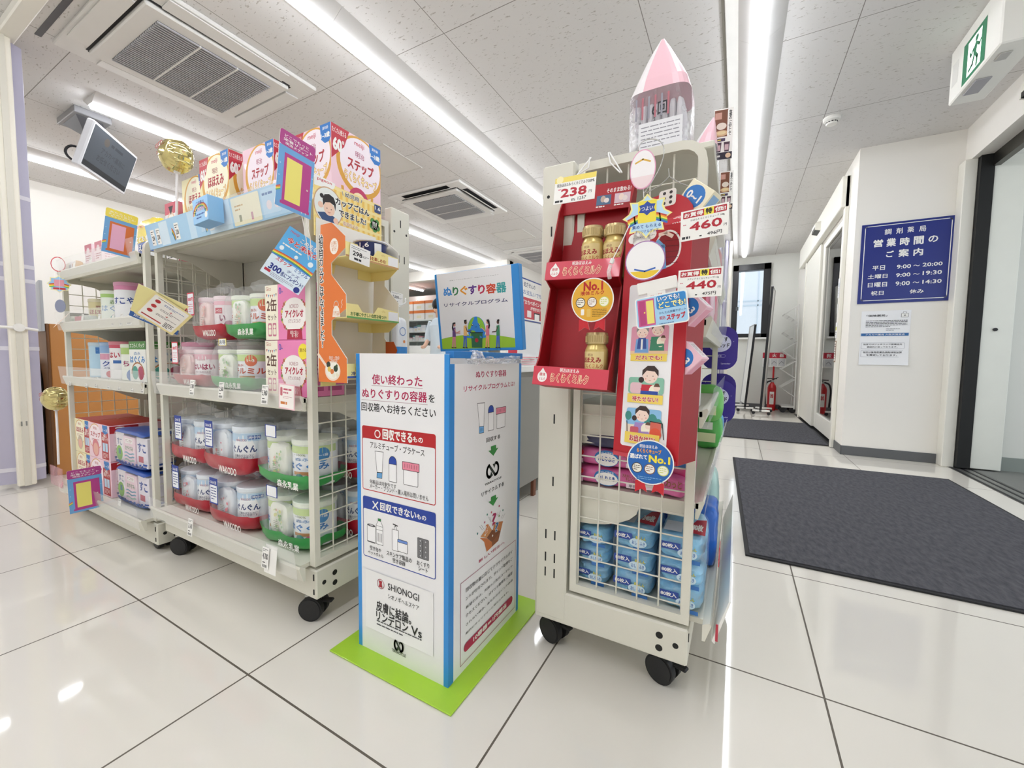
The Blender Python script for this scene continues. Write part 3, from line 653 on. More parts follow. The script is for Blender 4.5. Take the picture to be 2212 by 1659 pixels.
def cubebox(x0, y0, w, d, pink, label, rz=0, num=True, h=.262):
    b, s, r, o = carton('', x0, y0, 1.176, w, d, h, PINKB if pink else LEMON, label, rz=rz)
    a = ('ステップ', 'らくらくキューブ', '1~3歳') if pink else ('ほほえみ', 'らくらくキューブ', '0~1歳')
    cube_face(s, w, h, *a, pink, num); cube_face(r, d, h, *a, pink, True)
    tag(b.build('milk_cube_box', loc=o), label, 'box', 'formula cartons on the top shelf')
cubebox(-1.225, .80, .185, .185, 1, 'tall pink formula carton, rightmost on the top shelf')
cubebox(-1.435, .77, .17, .13, 1, 'pink formula carton, second from the right on the top shelf', num=False, h=.255)
cubebox(-1.655, .745, .185, .15, 0, 'yellow formula carton with a red 60 corner, beside the pink cartons')
cubebox(-1.83, .765, .165, .15, 0, 'yellow formula carton, second from the left on the top shelf', num=False, h=.235)
cubebox(-1.875, .93, .12, .05, 0, 'yellow formula carton at the left end of the near top shelf, partly hidden', h=.20)
cubebox(-1.25, .90, .10, .06, 1, 'pink formula carton wedged behind the two tallest ones', h=.20)
# sky blue header card along the top shelf edge, small blue carton in front
t = thing('shelf_header_card', 'long sky blue card strip along the top shelf edge of the near rack', 'shelf strip', (-1.46, .668, 1.16))
b = MB(); SKY = C('#a8d2f0', .35, coat=.2); b.prism([(-1.868, .678, 1.144), (-1.868, .664, 1.225), (-1.868, .666, 1.225), (-1.868, .680, 1.144)], (.84, 0, 0), SKY); s = PL((-1.868, .678, 1.144), (1, 0, 0), (0, -.014, .081), b)
R = random.Random(4)
s.rect((.10, .004), (.16, .078), C('#d6e9f6')); s.rect((.30, .0), (.34, .081), C('#c9e2f5')); s.rect((.42, .0), (.55, .081), C('#d9ecf8'))
for u in (.03, .07, .205, .42): s.rect((u, .010), (u+.028, .062), WHITE); s.greek((u+.004, .045), (u+.024, .058), 2, INK, .4, int(u*99)); s.text('440' if u > .4 else '238', (u+.005, .026), (u+.024, .041), BLACK, 4); s.greek((u+.004, .014), (u+.022, .022), 1, INK, .5, 3)
for k, c in enumerate(('#e0533f', '#f0a63c', '#f3dc55', '#63b35a', '#4a7ac8')):
    for u0 in (.18, .385, .60): s.line([(u0+.022*cos(a)-.001*k*cos(a)*2, .0+(.05-k*.004)*sin(a)) for a in (pi*.05*i for i in range(2, 9))], .004, C(c))
s.rect((.56, .003), (.70, .078), C('#f4edcf'), .004); s.greek((.575, .04), (.62, .06), 2, C('#c99a4a'), .4, 8); s.rect((.59, .012), (.602, .03), C('#8a8a60')); s.rect((.65, .01), (.66, .03), C('#c88a9a'))
s.rect((.71, .004), (.83, .076), C('#bcdcf3')); s.disc((.74, .035), .012, C('#f0dfe4')); s.disc((.775, .035), .012, C('#f0dfe4')); s.greek((.715, .058), (.80, .070), 1, C('#3a6ab0'), .5, 7)
b.build('card', t)
MB().box(-1.47, -1.06, .6625, .6635, 1.15, 1.232, film('clear_strip', '#f4fbff', .22, .1, 0)).build('clear_cover', t)
b = MB(); x0, y0, z0 = -1.425, .622, 1.152; b.T = Matrix.Translation((x0, y0, z0)) @ Matrix.Rotation(-.06, 4, 'Y') @ Matrix.Scale(.66, 4, (1, 0, 0)) @ Matrix.Scale(.60, 4, (0, 1, 0)) @ Matrix.Scale(.84, 4, (0, 0, 1)); b.box(0, .13, 0, .07, 0, .085, C('#8fc3ee', .35), .001); s = PL((0, 0, 0), (1, 0, 0), (0, 0, 1), b)
for k, c in enumerate(('#d9503c', '#f2a83c', '#f6e25a', '#6cb864', '#4c7cc8')): s.line([(.065+(.062-k*.005)*cos(a), .030+(.036-k*.003)*sin(a)) for a in (pi*i/12 for i in range(13))], .004, C(c))
s.text('ご応募は', (.03, .060), (.10, .074), NAVY, 2); s.text('こちらから', (.025, .040), (.105, .053), C('#c8324a'), 2, out=WHITE); s.greek((.03, .012), (.10, .034), 2, C('#3a5aa0'), .4, 5); s.disc((.112, .02), .011, WHITE, 14)
b2 = tag(b.build('leaflet_box', loc=(x0, y0, z0)), 'small sky blue rainbow carton hooked on the top shelf edge', 'leaflet box')
# pink and cream boxed twin cans on the middle shelf, one on the other
for k, (z0, dx, l) in enumerate(((.656, 0, 'pink and cream twin can carton, lower of the pair on the middle shelf'), (.815, .006, 'pink and cream twin can carton on top, under the hanging blue flyer'))):
    h = .158; w = .195; b, s, r, o = carton('', -1.222+dx, .705, z0, w, .12, h, HOT, l)
    cw = .062; s.rect((.0005, .0005), (cw, h-.0005), CREAMB); DK = C('#5a2f22')
    s.text('Glico', (.006, h*.90), (.030, h*.97), C('#b8452f')); s.text('2缶', (.007, h*.52), (.056, h*.76), DK, 3); s.text('セット', (.010, h*.36), (.054, h*.47), DK, 2)
    for i in range(6): s.poly([(.006+i*.009, h*.84-.003*sin(i/5*pi)), (.012+i*.009, h*.84-.003*sin(i/5*pi)), (.009+i*.009, h*.785-.003*sin(i/5*pi))], C(('#c23a3a', '#5a8ac0', '#8a5a3a')[i % 3]))
    for u in (.013, .035): s.rect((u, h*.07), (u+.017, h*.31), C('#c9748e'), .003); s.rect((u+.002, h*.10), (u+.015, h*.20), CREAMB, .003); s.disc((u+.0085, h*.245), .006, CREAMB, 12)
    c = (cw+(w-cw)*.55, h*.44); s.disc(c, .055, C('#f6f1ee'), 36, ry=.047)
    for i in range(40):
        a = 2*pi*i/40+.1
        if pi*.30 < a < pi*.7: continue
        s.disc((c[0]+.057*cos(a), c[1]+.049*sin(a)), .0032 if i % 3 else .005, C(('#c24a4a', '#7a8a4a', '#e0c060', '#b86a50')[i % 4]), 8); s.k -= 1
    s.k += 2
    s.text('ICREO', (c[0]-.018, c[1]+.018), (c[0]+.020, c[1]+.028), C('#9a3a52')); s.text('アイクレオ', (c[0]-.040, c[1]-.008), (c[0]+.042, c[1]+.014), C('#b3193c'), 5); s.text('バランスミルク', (c[0]-.027, c[1]-.023), (c[0]+.029, c[1]-.012), C('#8a2a4a'), 1)
    s.poly([(c[0]-.030, c[1]-.040), (c[0]+.032, c[1]-.040), (c[0]+.036, c[1]-.068), (c[0]-.034, c[1]-.068)], C('#b0193f')); s.text('母乳に近い、\n味・香り', (c[0]-.018, c[1]-.063), (c[0]+.020, c[1]-.044), WHITE, 1)
    s.text('0', (cw+.006, h*.82), (cw+.017, h*.94), C('#3a5ac0')); s.greek((cw+.018, h*.84), (cw+.030, h*.87), 1, C('#5a6ac0'), .5)
    if k == 0: s.disc((w-.016, h*.80), .022, C('#f5e23c'), 18); s.text('溶ける', (w-.031, h*.79), (w-.003, h*.86), C('#7a4a10'), 2)
    for u in (0, .06): r.patch(.004+u, .05+u, h*.10, h*.18, C('#c05a8a')); r.greek((.006+u, h*.3), (.05+u, h*.6), 4, C('#c04a80'), .4, 3)
    r.ring((.022, h*.75), .012, .0015, C('#8a2a4a')); 
    tag(b.build('twin_can_carton', loc=o), l, 'box', 'pink twin can cartons')

# ---- formula cans
def can(x, y, z, r, h, body, lid, prints, label, group, ang=None, band=None):
    t = thing('formula_can', label, 'can', (x, y, z), group)
    b = MB().lathe([(r*.97, 0), (r, .004), (r, h-.012), (r*.985, h-.009)], (x, y, z), body, 30)
    s = CY((x, y, z), r, math.atan2(-y, -x) if ang is None else ang, b)
    if band: s.patch(-r*1.6, r*1.6, h*band[0], h*band[1], C(band[2], .4))
    for kind, a, q, col, *k in prints:
        if kind == 't': s.text(a, (q[0]*r, q[1]*h), (q[2]*r, q[3]*h), C(col), *(k or [3]))
        elif kind == 'd': s.disc((q[0]*r, q[1]*h), a*r, C(col))
        elif kind == 'r': s.patch(q[0]*r, q[2]*r, q[1]*h, q[3]*h, C(col))
    b.build('body', t)
    MB().lathe([(r*1.015, h-.016), (r*1.03, h-.014), (r*1.03, h-.002), (r*.99, h), (.001, h)], (x, y, z), lid, 30).build('lid', t)
    return t
LIDW = C('#ecebe4', .35); G = 'formula cans on the far left rack'
S1 = .906; S2 = .656
can(-2.74, .80, S1, .052, .125, C('#e9dfae', .3), C('#e9e2c4', .35), [('t', 'ほほえみ', (-1.1, .40, .9, .58), '#a8202c'), ('d', .36, (.75, .74), '#2a70b8'), ('t', '明治', (-.5, .64, .1, .74), '#b0606a', 1), ('r', 0, (-1.2, .02, 1.2, .22), '#8a9a8a'), ('d', .3, (.1, .12), '#c0404a')], 'pale yellow formula can on the upper shelf of the far left rack', G)
can(-2.62, .87, S1, .05, .135, C('#efece4', .3), C('#b9a2a6', .35), [('t', 'い', (.2, .35, .7, .55), '#b03050'), ('r', 0, (.1, .6, .9, .72), '#a83a4a')], 'white can mostly hidden behind the green topped can', G)
can(-2.50, .78, S1, .056, .145, C('#e9f1e6', .3), C('#e8eee0', .35), [('r', 0, (-1.5, .78, 1.5, .90), '#a9cf7a'), ('t', '森永', (-.5, .58, .3, .70), '#7a9a5a', 1), ('t', 'はぐくみ', (-1.15, .36, 1.15, .54), '#4a8ac8'), ('d', .62, (.1, .10), '#3a9aa0'), ('d', .42, (.5, .10), '#d86a80')], 'green topped white formula can in the middle of the upper row', G)
can(-2.33, .78, S1, .062, .168, C('#eef0f4', .3), C('#d79ab8', .35), [('r', 0, (-1.5, .80, 1.5, .92), '#d98ab0'), ('t', 'すこやか', (-1.3, .44, .55, .62), '#28489a'), ('t', 'M1', (.58, .46, .95, .58), '#28489a'), ('d', .24, (.3, .76), '#f4e6ee'), ('t', '0~1歳', (.12, .72, .5, .79), '#8a5a90', 2), ('r', 0, (-.2, .24, .6, .36), '#b84a5a')], 'tall pink topped formula can at the right of the upper row', G)
can(-2.80, .73, S1, .032, .055, C('#d8dccf', .25), C('#4a4a30', .35), [('r', 0, (-1, .2, 1, .5), '#a8b0a0')], 'small squat can standing before the pale yellow can', G)
t = thing('blister_card', 'low clear packs lying in front of the upper row of cans', 'blister pack', (-2.66, .715, S1))
MB().soft((-2.64, .715, S1+.020), .15, .05, .036, C('#c3ccc4', .3), 3, .15, 3, 6).build('tray', t); MB().box(-2.70, -2.60, .688, .690, S1+.01, S1+.032, C('#c05a6a')).build('card', t)
can(-2.77, .84, S2, .048, .125, C('#7a6a9a', .3), C('#8a8fb0', .35), [('r', 0, (-1, .3, 1, .5), '#4a4a8a')], 'purple can at the left end of the lower row, half hidden', G)
can(-2.68, .78, S2, .055, .165, C('#b9d9ee', .3), C('#c8dbe8', .35), [('r', 0, (-.6, .68, .5, .86), '#3a78c0'), ('t', '一番', (-.5, .71, .4, .83), '#ffffff', 2), ('r', 0, (-1.2, .05, 1.2, .25), '#e2eef4'), ('t', '/', (-.5, .15, .3, .6), '#2a3a6a')], 'light blue formula can at the left of the lower row', G)
can(-2.555, .78, S2, .052, .165, C('#e6eaf2', .3), C('#9fb9da', .35), [('r', 0, (-1.5, .70, 1.5, .92), '#8fb2dc'), ('r', 0, (-1.4, .52, 1.4, .68), '#dca0b8'), ('t', 'クレオ', (-1.0, .33, 1.1, .48), '#2a4a9a'), ('t', 'バランスミルク', (-.9, .25, .9, .31), '#4a4a8a', 1), ('d', .3, (-.4, .12), '#c83a50')], 'blue shouldered white formula can second from left in the lower row', G)
can(-2.435, .78, S2, .055, .168, C('#f0f0f2', .3), C('#d98a98', .35), [('r', 0, (-1.5, .82, 1.5, .93), '#d05a70'), ('t', 'はいはい', (-1.3, .56, .6, .72), '#c0304a'), ('t', '0歳', (.2, .76, .7, .86), '#5a6a9a'), ('r', 0, (-.9, .42, 1, .50), '#3a6ab0'), ('d', .22, (.2, .14), '#3a9a6a')], 'white can with a pink rim in the middle of the lower row', G)
can(-2.31, .78, S2, .055, .155, C('#eef2ea', .3), C('#e6eede', .35), [('r', 0, (-1.5, .72, 1.5, .90), '#b2d080'), ('d', .30, (.45, .68), '#d9823a'), ('t', '0~1', (.25, .64, .65, .72), '#ffffff', 2), ('t', 'ちゃん', (-1.1, .38, .9, .54), '#a83a6a'), ('d', .5, (-.3, .14), '#4a7ac0'), ('d', .28, (.6, .14), '#8ab8e0')], 'green shouldered white can beside the big refill box', G)
# big refill box at the right end of that row
b, s, r, o = carton('', -2.22, .72, S2, .155, .15, .165, C('#eef0ec', .4), ''); w, d, h = .155, .15, .165
for q, ww in ((s, w), (r, d)):
    q.rect((.0005, h*.80), (ww-.0005, h-.0005), C('#4a8a3c')); q.text('エコらくパック', (ww*.06, h*.84), (ww*.94, h*.95), WHITE, 3); q.text('森永', (ww*.3, h*.66), (ww*.7, h*.74), C('#5a8ab8'), 1); q.text('はぐくみ', (ww*.05, h*.46), (ww*.95, h*.64), C('#3a82c4'), 5)
    q.disc((ww*.34, h*.22), .028, C('#4aa090')); q.disc((ww*.68, h*.22), .028, C('#b8506a')); q.line([(ww*.5+.058*cos(a), h*.20+.045*sin(a)) for a in (pi*i/10 for i in range(11))], .006, C('#c98a5a'))
tag(b.build('refill_carton', loc=o), 'large white carton with a green top band beside the rack upright', 'box')
# cans seen through the mesh of the near rack
G2 = 'cans behind the wire mesh of the near rack'
can(-1.83, .80, .656, .05, .16, C('#e6cfd8', .3), C('#d98aa8', .35), [('r', 0, (-1, .3, 1, .5), '#c86a88')], 'pink lidded can behind the mesh at left end of near rack', G2)
can(-1.77, .90, .825, .06, .15, C('#e9e7e6', .3), LIDW, [('t', 'スィー', (-.9, .3, .9, .5), '#b84a5a'), ('r', 0, (.2, .55, 1.0, .78), '#2a5aa0'), ('d', .3, (.5, .15), '#d8a83a')], 'white can with a blue patch behind the wire mesh', G2)
can(-1.63, .905, .825, .06, .14, C('#dfdcdc', .3), LIDW, [('r', 0, (0, .4, 1, .6), '#c89a3a'), ('r', 0, (0, .15, 1, .3), '#2a4a90')], 'greyish can beside the blue patched can, behind the pink bags', G2)
for q, l in ((-1.77, 'white can standing under the blue patched can'), (-1.63, 'white can standing under the greyish can')): can(q, .905, .656, .06, .165, C('#e4e2e0', .3), LIDW, [('r', 0, (-.5, .3, .6, .6), '#b86a7a')], l, G2)

# ---- bagged twin packs: two cans and a pack of wipes in clear film with a coloured band
FILM = film('bag_film', '#f6f9fb', .13, .14, .7, 20)
def bagpack(x0, y0, z0, w, d, h, style, label, group, seed, tagp=None, rz=0, handle=False):
    t = thing('bagged_formula_pack', label, 'formula pack', (x0+w/2, y0+d/2, z0), group)
    T = Matrix.Translation((x0+w/2, y0+d/2, z0)) @ Matrix.Rotation(rz, 4, 'Z')
    def N():
        m = MB(); m.T = T; return m
    band, bandtx, r = style['band'], style['bandtx'], min(d*.43, w*.235)
    ch = h*.80
    for cx in (-w*.235, w*.235):
        b = N(); cz = .012
        b.lathe([(r*.97, cz), (r, cz+.004), (r, ch*.9), (r*.98, ch*.92)], (cx, 0, 0), style['can'], 28)
        s = CY((cx, 0, cz), r, -pi/2+.42, b); ch2 = ch*.9-cz
        for kind, a, q, col, *k in style['print']:
            if kind == 't': s.text(a, (q[0]*r, q[1]*ch2), (q[2]*r, q[3]*ch2), C(col), *(k or [4]))
            elif kind == 'd': s.disc((q[0]*r, q[1]*ch2), a*r, C(col))
            elif kind == 'o': s.disc((q[0]*r, q[1]*ch2), a*r, C(col), ry=a*r*1.5)
            else: s.patch(q[0]*r, q[2]*r, q[1]*ch2, q[3]*ch2, C(col))
        cb = b.build('can', t)
        N().lathe([(r*1.02, ch*.90), (r*1.035, ch*.91), (r*1.035, ch*.985), (r, ch), (.001, ch)], (cx, 0, 0), style['lid'], 28).build('lid', cb)
    wb = N(); wb.soft((-w*.10, -d*.36, h*.40), w*.34, d*.22, h*.60, style['wipe'], 4, .08, seed, 6); wp = wb
    s = PL((-w*.24, -d*.500, h*.12), (1, 0, 0), (0, 0, 1), wb)
    R = random.Random(seed)
    for i in range(style.get('dots', 14)): s.disc((R.uniform(.03, w*.26), R.uniform(.01, h*.5)), R.uniform(.0025, .006), C(R.choice(style['wdot'])), 9)
    s.greek((w*.10, h*.14), (w*.20, h*.30), 5, C('#8a8a7a'), .3, seed); wb.build('wipes_pack', t)
    # film with a coloured lower band; the free top edge is gathered
    b = N(); zb = band[1]
    def tint(u, v, q): return BM if q < zb else None
    BM = style['bm']; b.soft((0, 0, h*.5), w*1.02, d*1.10, h*1.0, FILM, 5, .05, seed, 16, tint=tint, pinch=.45)
    fl_ = b.build('film_bag', t, sharp=60)
    s2b = N(); s = PL((-w*.06, -d*.575, .0), (1, 0, 0), (0, 0, 1), s2b)
    s.text(bandtx, (w*.06, h*.045), (w*.44, h*.165), WHITE, 3); s2b.build('band_lettering', fl_)
    ph = N(); n = 12
    ph.soft((w*.05, 0, h*1.0), w*.5, d*.16, h*.20, FILM, 2.6, .25, seed+5, 8); ph.build('gathered_top', fl_)
    if handle:
        N().tube([(w*.05+.04*cos(a), 0, h*1.02+.036*sin(a)) for a in (pi*i/10 for i in range(11))], .006, FILM, 7).build('handle', fl_)
    if tagp:
        tx, tz, tw, th, bc, tt = tagp; g = N(); g.box(tx-tw/2, tx+tw/2, -d*.60, -d*.595, tz-th/2, tz+th/2, C(bc))
        s = PL((tx-tw/2, -d*.60, tz-th/2), (1, 0, 0), (0, 0, 1), g); s.rect((tw*.07, th*.05), (tw*.93, th*.95), C('#f2f5fa'), .003)
        if bc == '#233f9a': s.rect((tw*.07, th*.72), (tw*.93, th*.95), C(bc)); s.text(tt, (tw*.14, th*.76), (tw*.86, th*.90), WHITE, 2); s.greek((tw*.16, th*.14), (tw*.84, th*.66), 5, C('#3a4a8a'), .35, seed)
        elif bc == '#d8304a': s.text(tt, (tw*.14, th*.62), (tw*.86, th*.80), C('#d8304a'), 4); s.greek((tw*.16, th*.14), (tw*.84, th*.54), 4, C('#e08a98'), .35, seed)
        else: s.text(tt, (tw*.10, th*.15), (tw*.9, th*.85), WHITE if bc != '#f0e060' else INK, 2)
        g.build('hang_tag', t)
    return t
WK = dict(band=(0, -.42), bandtx='WAKODO', can=C('#dfe9f3', .3), lid=C('#e2eaf2', .3), wipe=C('#e4e9ee', .4), wdot=('#b9c6da', '#d05a6a'), bm=WAK, print=[('r', 0, (-1.6, .78, 1.6, .97), '#b7d3ea'), ('o', .62, (.12, .52), '#f6f8fa'), ('t', 'WAKODO', (-.30, .78, .30, .84), '#c05a68', 1), ('r', 0, (.35, .82, 1.0, .92), '#3a62b0'), ('t', '満9か月', (.40, .84, .95, .90), '#ffffff', 2), ('t', 'ぐんぐん', (-.62, .50, .80, .68), '#263f78', 5), ('t', '栄養のバランスに\nおいしくサポート', (-.45, .34, .65, .46), '#5a6a80', 2), ('d', .17, (-.05, .22), '#d86a78'), ('d', .14, (.34, .20), '#9cc8e8'), ('r', 0, (1.35, .1, 1.6, .6), '#c4d6e6')])
MG = dict(band=(0, -.46), bandtx='森永乳業', can=C('#eef1f6', .3), lid=C('#eaf0e2', .3), wipe=C('#eef0e6', .4), wdot=('#8ab87a', '#e0b0a0', '#d8d890', '#a8c8a0'), dots=26, bm=GREEN, print=[('r', 0, (-1.6, .80, 1.6, .98), '#c8dd9a'), ('d', .34, (.85, .76), '#2f86c6'), ('t', '0~1歳', (.60, .72, 1.1, .79), '#ffffff', 3), ('t', '森永', (-.5, .62, .3, .70), '#4a86c0', 1), ('t', '~100%', (-.6, .74, .1, .79), '#7a8a4a', 2), ('t', 'はぐくみ', (-1.1, .40, 1.15, .58), '#2f7cc4', 5), ('r', 0, (-.6, .28, .5, .36), '#c98a4a'), ('d', .26, (-.25, .18), '#3aa098'), ('d', .22, (.25, .18), '#d05a80')])
HP = dict(band=(0, -.50), bandtx='WAKODO', can=C('#f0e6ea', .3), lid=C('#f0dfe4', .3), wipe=C('#f0d9d6', .4), wdot=('#e8a8a8', '#e6c0b0'), bm=WAK, print=[('r', 0, (-1.6, .80, 1.6, .97), '#e8b9c6'), ('o', .6, (.1, .5), '#f8f4f6'), ('t', 'WAKODO', (-.3, .76, .3, .81), '#b05a70', 1), ('t', 'はいはい', (-.7, .46, .85, .66), '#a8285a', 5), ('t', '赤ちゃんのミルク', (-.5, .36, .6, .42), '#8a5a6a', 1), ('d', .2, (.3, .18), '#a8c8e8'), ('d', .14, (-.3, .18), '#c84a7a')])
MR = dict(MG); MR['print'] = [('r', 0, (-1.6, .78, 1.6, .98), '#c3dc96'), ('d', .34, (.3, .80), '#d9704a'), ('t', '1~3', (.1, .76, .5, .84), '#ffffff', 3), ('t', '森永', (-.7, .62, -.1, .70), '#c05a48', 1), ('t', 'チルミル', (-1.0, .40, 1.1, .58), '#c8502e', 5), ('r', 0, (-.5, .26, .5, .34), '#c89a5a'), ('d', .3, (0, .15), '#3a6ab0')]
HR = dict(HP); HR['print'] = [('r', 0, (-1.6, .86, 1.6, .97), '#e8b9c6'), ('r', 0, (-.5, .62, .1, .78), '#c04a5a'), ('t', 'レーベンス', (-.45, .66, .05, .74), '#ffffff', 2), ('d', .3, (.5, .3), '#b0587a'), ('t', 'い', (-.1, .40, .3, .58), '#8a3a5a')]
DT = lambda x, z: (x, z, .05, .088, '#233f9a', 'DHA 鉄'); PT = lambda x, z: (x, z, .045, .078, '#d8304a', '0800円')
bagpack(-1.875, .715, .196, .255, .13, .175, WK, 'red banded formula bag, lower one at the left of the bottom shelf', 'red banded formula bags', 1, DT(-.06, .12))
bagpack(-1.60, .705, .196, .27, .13, .18, WK, 'red banded formula bag, lower one in the middle of the bottom shelf', 'red banded formula bags', 2, DT(-.05, .12))
bagpack(-1.88, .715, .374, .255, .13, .195, WK, 'red banded formula bag, upper one at the left of the bottom shelf', 'red banded formula bags', 3, DT(-.02, .13))
bagpack(-1.61, .700, .379, .275, .135, .20, WK, 'red banded formula bag with a loop handle, upper middle of the bottom shelf', 'red banded formula bags', 4, DT(-.05, .13), handle=True)
bagpack(-1.315, .715, .196, .27, .14, .18, MG, 'green banded formula bag, lower one on the bottom shelf', 'green banded formula bags', 5, (-.02, .17, .055, .034, '#1f3a90', 'はぐくみ'))
bagpack(-1.305, .712, .379, .265, .145, .185, MG, 'green banded formula bag with handle, upper one on the bottom shelf', 'green banded formula bags', 6, (-.02, .17, .055, .036, '#1f3a90', 'はぐくみ'), handle=True)
bagpack(-1.845, .715, .656, .235, .12, .165, HP, 'pink formula bag with red price tag, lower one on the middle shelf', 'pink formula bags', 7, PT(-.05, .12))
bagpack(-1.70, .72, .824, .215, .12, .18, HR, 'pink formula bag with red price tag, upper one on the middle shelf', 'pink formula bags', 8, PT(-.07, .12))
bagpack(-1.565, .71, .656, .245, .125, .165, MR, 'green banded formula bag, lower one on the middle shelf beside pink cartons', 'green banded bags on the middle shelf', 9, (.0, .155, .045, .022, '#f0e060', 'お得'))
bagpack(-1.475, .712, .824, .225, .125, .17, MR, 'green banded formula bag, upper one on the middle shelf', 'green banded bags on the middle shelf', 10)
for i, (x, z, l) in enumerate(((-1.80, .38, 'dim formula bag in the back row at left of the bottom shelf'), (-1.5, .38, 'dim formula bag in the back row at middle of the bottom shelf'), (-1.25, .38, 'dim formula bag in the back row behind the green banded bag'))):
    bagpack(x, .865, z, .24, .10, .18, WK, l, 'bags in the back row', 20+i)
    bagpack(x, .865, .196, .24, .10, .18, WK, l.replace('dim', 'lower dim'), 'bags in the back row', 30+i)

# ---- far rack bottom: yellow and pink twin boxes, white packs
def twin(x0, y0, z0, w, d, h, pink, label):
    b, s, r, o = carton('', x0, y0, z0, w, d, h, PINKB if pink else C('#f1e8bd', .4), label)
    s.disc((w*.34, h*.62), w*.30, C('#f8e9ef') if pink else C('#fbf5dc'), 26, ry=h*.36); s.line([(w*.34+w*.31*cos(a), h*.62+h*.36*sin(a)) for a in (2*pi*i/24 for i in range(4, 22))], .004, GOLD)
    s.text('ステップ' if pink else 'ほほえみ', (w*.10, h*.60), (w*.58, h*.76), BRED, 5); s.text('明治', (w*.25, h*.82), (w*.42, h*.90), BRED, 1); s.greek((w*.15, h*.48), (w*.52, h*.56), 2, C('#b0606a'), .35)
    s.disc((w*.34, h*.30), w*.17, C('#d9828a') if pink else C('#c9b8a0')); s.disc((w*.34, h*.26), w*.12, C('#e8b0a0'))
    s.rect((w*.64, h*.04), (w*.96, h*.80), BRED); s.text('24袋入\n2箱パック', (w*.66, h*.56), (w*.94, h*.76), WHITE, 2); s.rect((w*.68, h*.26), (w*.79, h*.50), C('#bcd8ee')); s.rect((w*.81, h*.26), (w*.92, h*.50), C('#bcd8ee')); s.greek((w*.68, h*.07), (w*.92, h*.22), 4, WHITE, .3)
    s.poly([(w*.70, h*.995), (w*.94, h*.995), (w*.94, h*.80), (w*.82, h*.74), (w*.70, h*.80)], C('#2f78c0')); s.text('0~1' if not pink else '1~3', (w*.72, h*.82), (w*.92, h*.90), WHITE, 2)
    if pink: r.rect((.002, h*.78), (d*.5, h*.98), BRED); r.text('2', (d*.1, h*.80), (d*.3, h*.96), WHITE, 4); r.greek((d*.1, h*.2), (d*.8, h*.5), 3, C('#c0506a'), .3)
    b.box(.004, w-.004, .004, d-.004, h, h+.0012, BRED); tag(b.build('sachet_carton', loc=o), label, 'box', 'twin pack sachet cartons at the foot of the far left rack')
for z0, nm in ((.141, 'lower'), (.30, 'upper')):
    twin(-2.785, .69, z0, .19, .20, .157, 0, 'pale yellow sachet carton, %s of its stack' % nm)
    twin(-2.59, .685, z0, .235, .20, .157, 1, 'pink sachet carton, %s of its stack' % nm)
    t = thing('bagged_sachet_pack', '%s clear bag of white and pink sachet boxes beside the pink cartons' % nm, 'formula pack', (-2.19, .74, z0), 'bagged sachet boxes')
    b = MB(); x0 = -2.33; zz = z0+.004; h = .155
    b.box(x0, x0+.085, .70, .78, zz+.008, zz+.135, C('#ece6ea', .4), .002); s = PL((x0, .70, zz+.008), (1, 0, 0), (0, 0, 1), b); s.text('すこ', (.01, .07), (.06, .10), C('#5a6a9a'), 4); s.disc((.03, .035), .032, C('#7ab83a')); s.text('菌', (.02, .03), (.045, .055), C('#3a6a9a'), 3); b.build('inner_box', t)
    b = MB(); b.box(x0+.088, x0+.20, .695, .775, zz+.008, zz+.125, C('#efd3de', .4), .002); s = PL((x0+.088, .695, zz+.008), (1, 0, 0), (0, 0, 1), b)
    s.rect((.018, .088), (.092, .108), WHITE, .004); s.text('すこやか', (.024, .092), (.086, .105), C('#a8506a'), 2); s.text('おやすみ', (.02, .058), (.095, .078), C('#4a8a5a'), 3)
    for v, c in ((.046, '#8ac0d8'), (.032, '#6aa8c8'), (.018, '#9cc8b0')): s.line([(.012+.015*i, v+.003*sin(i*1.4)) for i in range(7)], .006, C(c))
    b.build('inner_box', t)
    b = MB(); b.box(x0+.203, x0+.30, .70, .78, zz+.008, zz+.13, C('#e8e4ee', .4), .002); s = PL((x0+.203, .70, zz+.008), (1, 0, 0), (0, 0, 1), b); s.text('すこ', (.01, .06), (.085, .10), C('#2a4a9a'), 5); s.rect((.015, .02), (.06, .045), C('#c05a6a')); b.build('inner_box', t)
    CHK = C('#2f55a8', .35)
    def tint(u, v, w): return CHK if (w < -.62 and (int((u+1)*9)+int((w+1)*12)) % 2) or w < -.9 or w > .86 else None
    MB().soft((x0+.15, .745, z0+.078), .31, .125, .155, FILM, 6, .03, int(z0*90), 18, tint=tint).build('film_bag', t, sharp=60)
# ---- far rack top: pink cartons, pouch, milk tea box, little packs
for i, (x0, l) in enumerate(((-2.80, 'slim pink and white carton, left of the pair on the far top shelf'), (-2.675, 'slim pink and white carton, right of the pair behind the door card'))):
    b, s, r, o = carton('', x0, .76, 1.141, .085, .06, .15, C('#f3dfe4', .4), l); s.rect((.0, .11), (.085, .15), C('#d98a9a')); s.disc((.042, .115), .02, C('#f6e4e8'), 18); s.greek((.012, .07), (.072, .10), 3, C('#b0405a'), .4, i); s.greek((.015, .04), (.07, .06), 2, C('#c87a8a'), .3, i+3); s.disc((.05, .022), .014, C('#d06a7a'), 14); r.greek((.01, .03), (.05, .12), 8, C('#d0a0aa'), .3)
    tag(b.build('drink_carton', loc=o), l, 'box', 'slim pink cartons')
t = thing('supplement_pouch', 'yellow and blue foil pouch standing beside the orange door card', 'pouch', (-2.16, .80, 1.141)); b = MB()
def tint(u, v, w): return C('#2a56a8', .25, coat=.4) if (.05 > w > -.45) else (C('#e6e9ec', .2, .3) if w < -.45 else None)
b.soft((-2.17, .80, 1.235), .22, .06, .20, C('#f0d83c', .25, coat=.4), 3.2, .06, 4, 12, tint=tint)
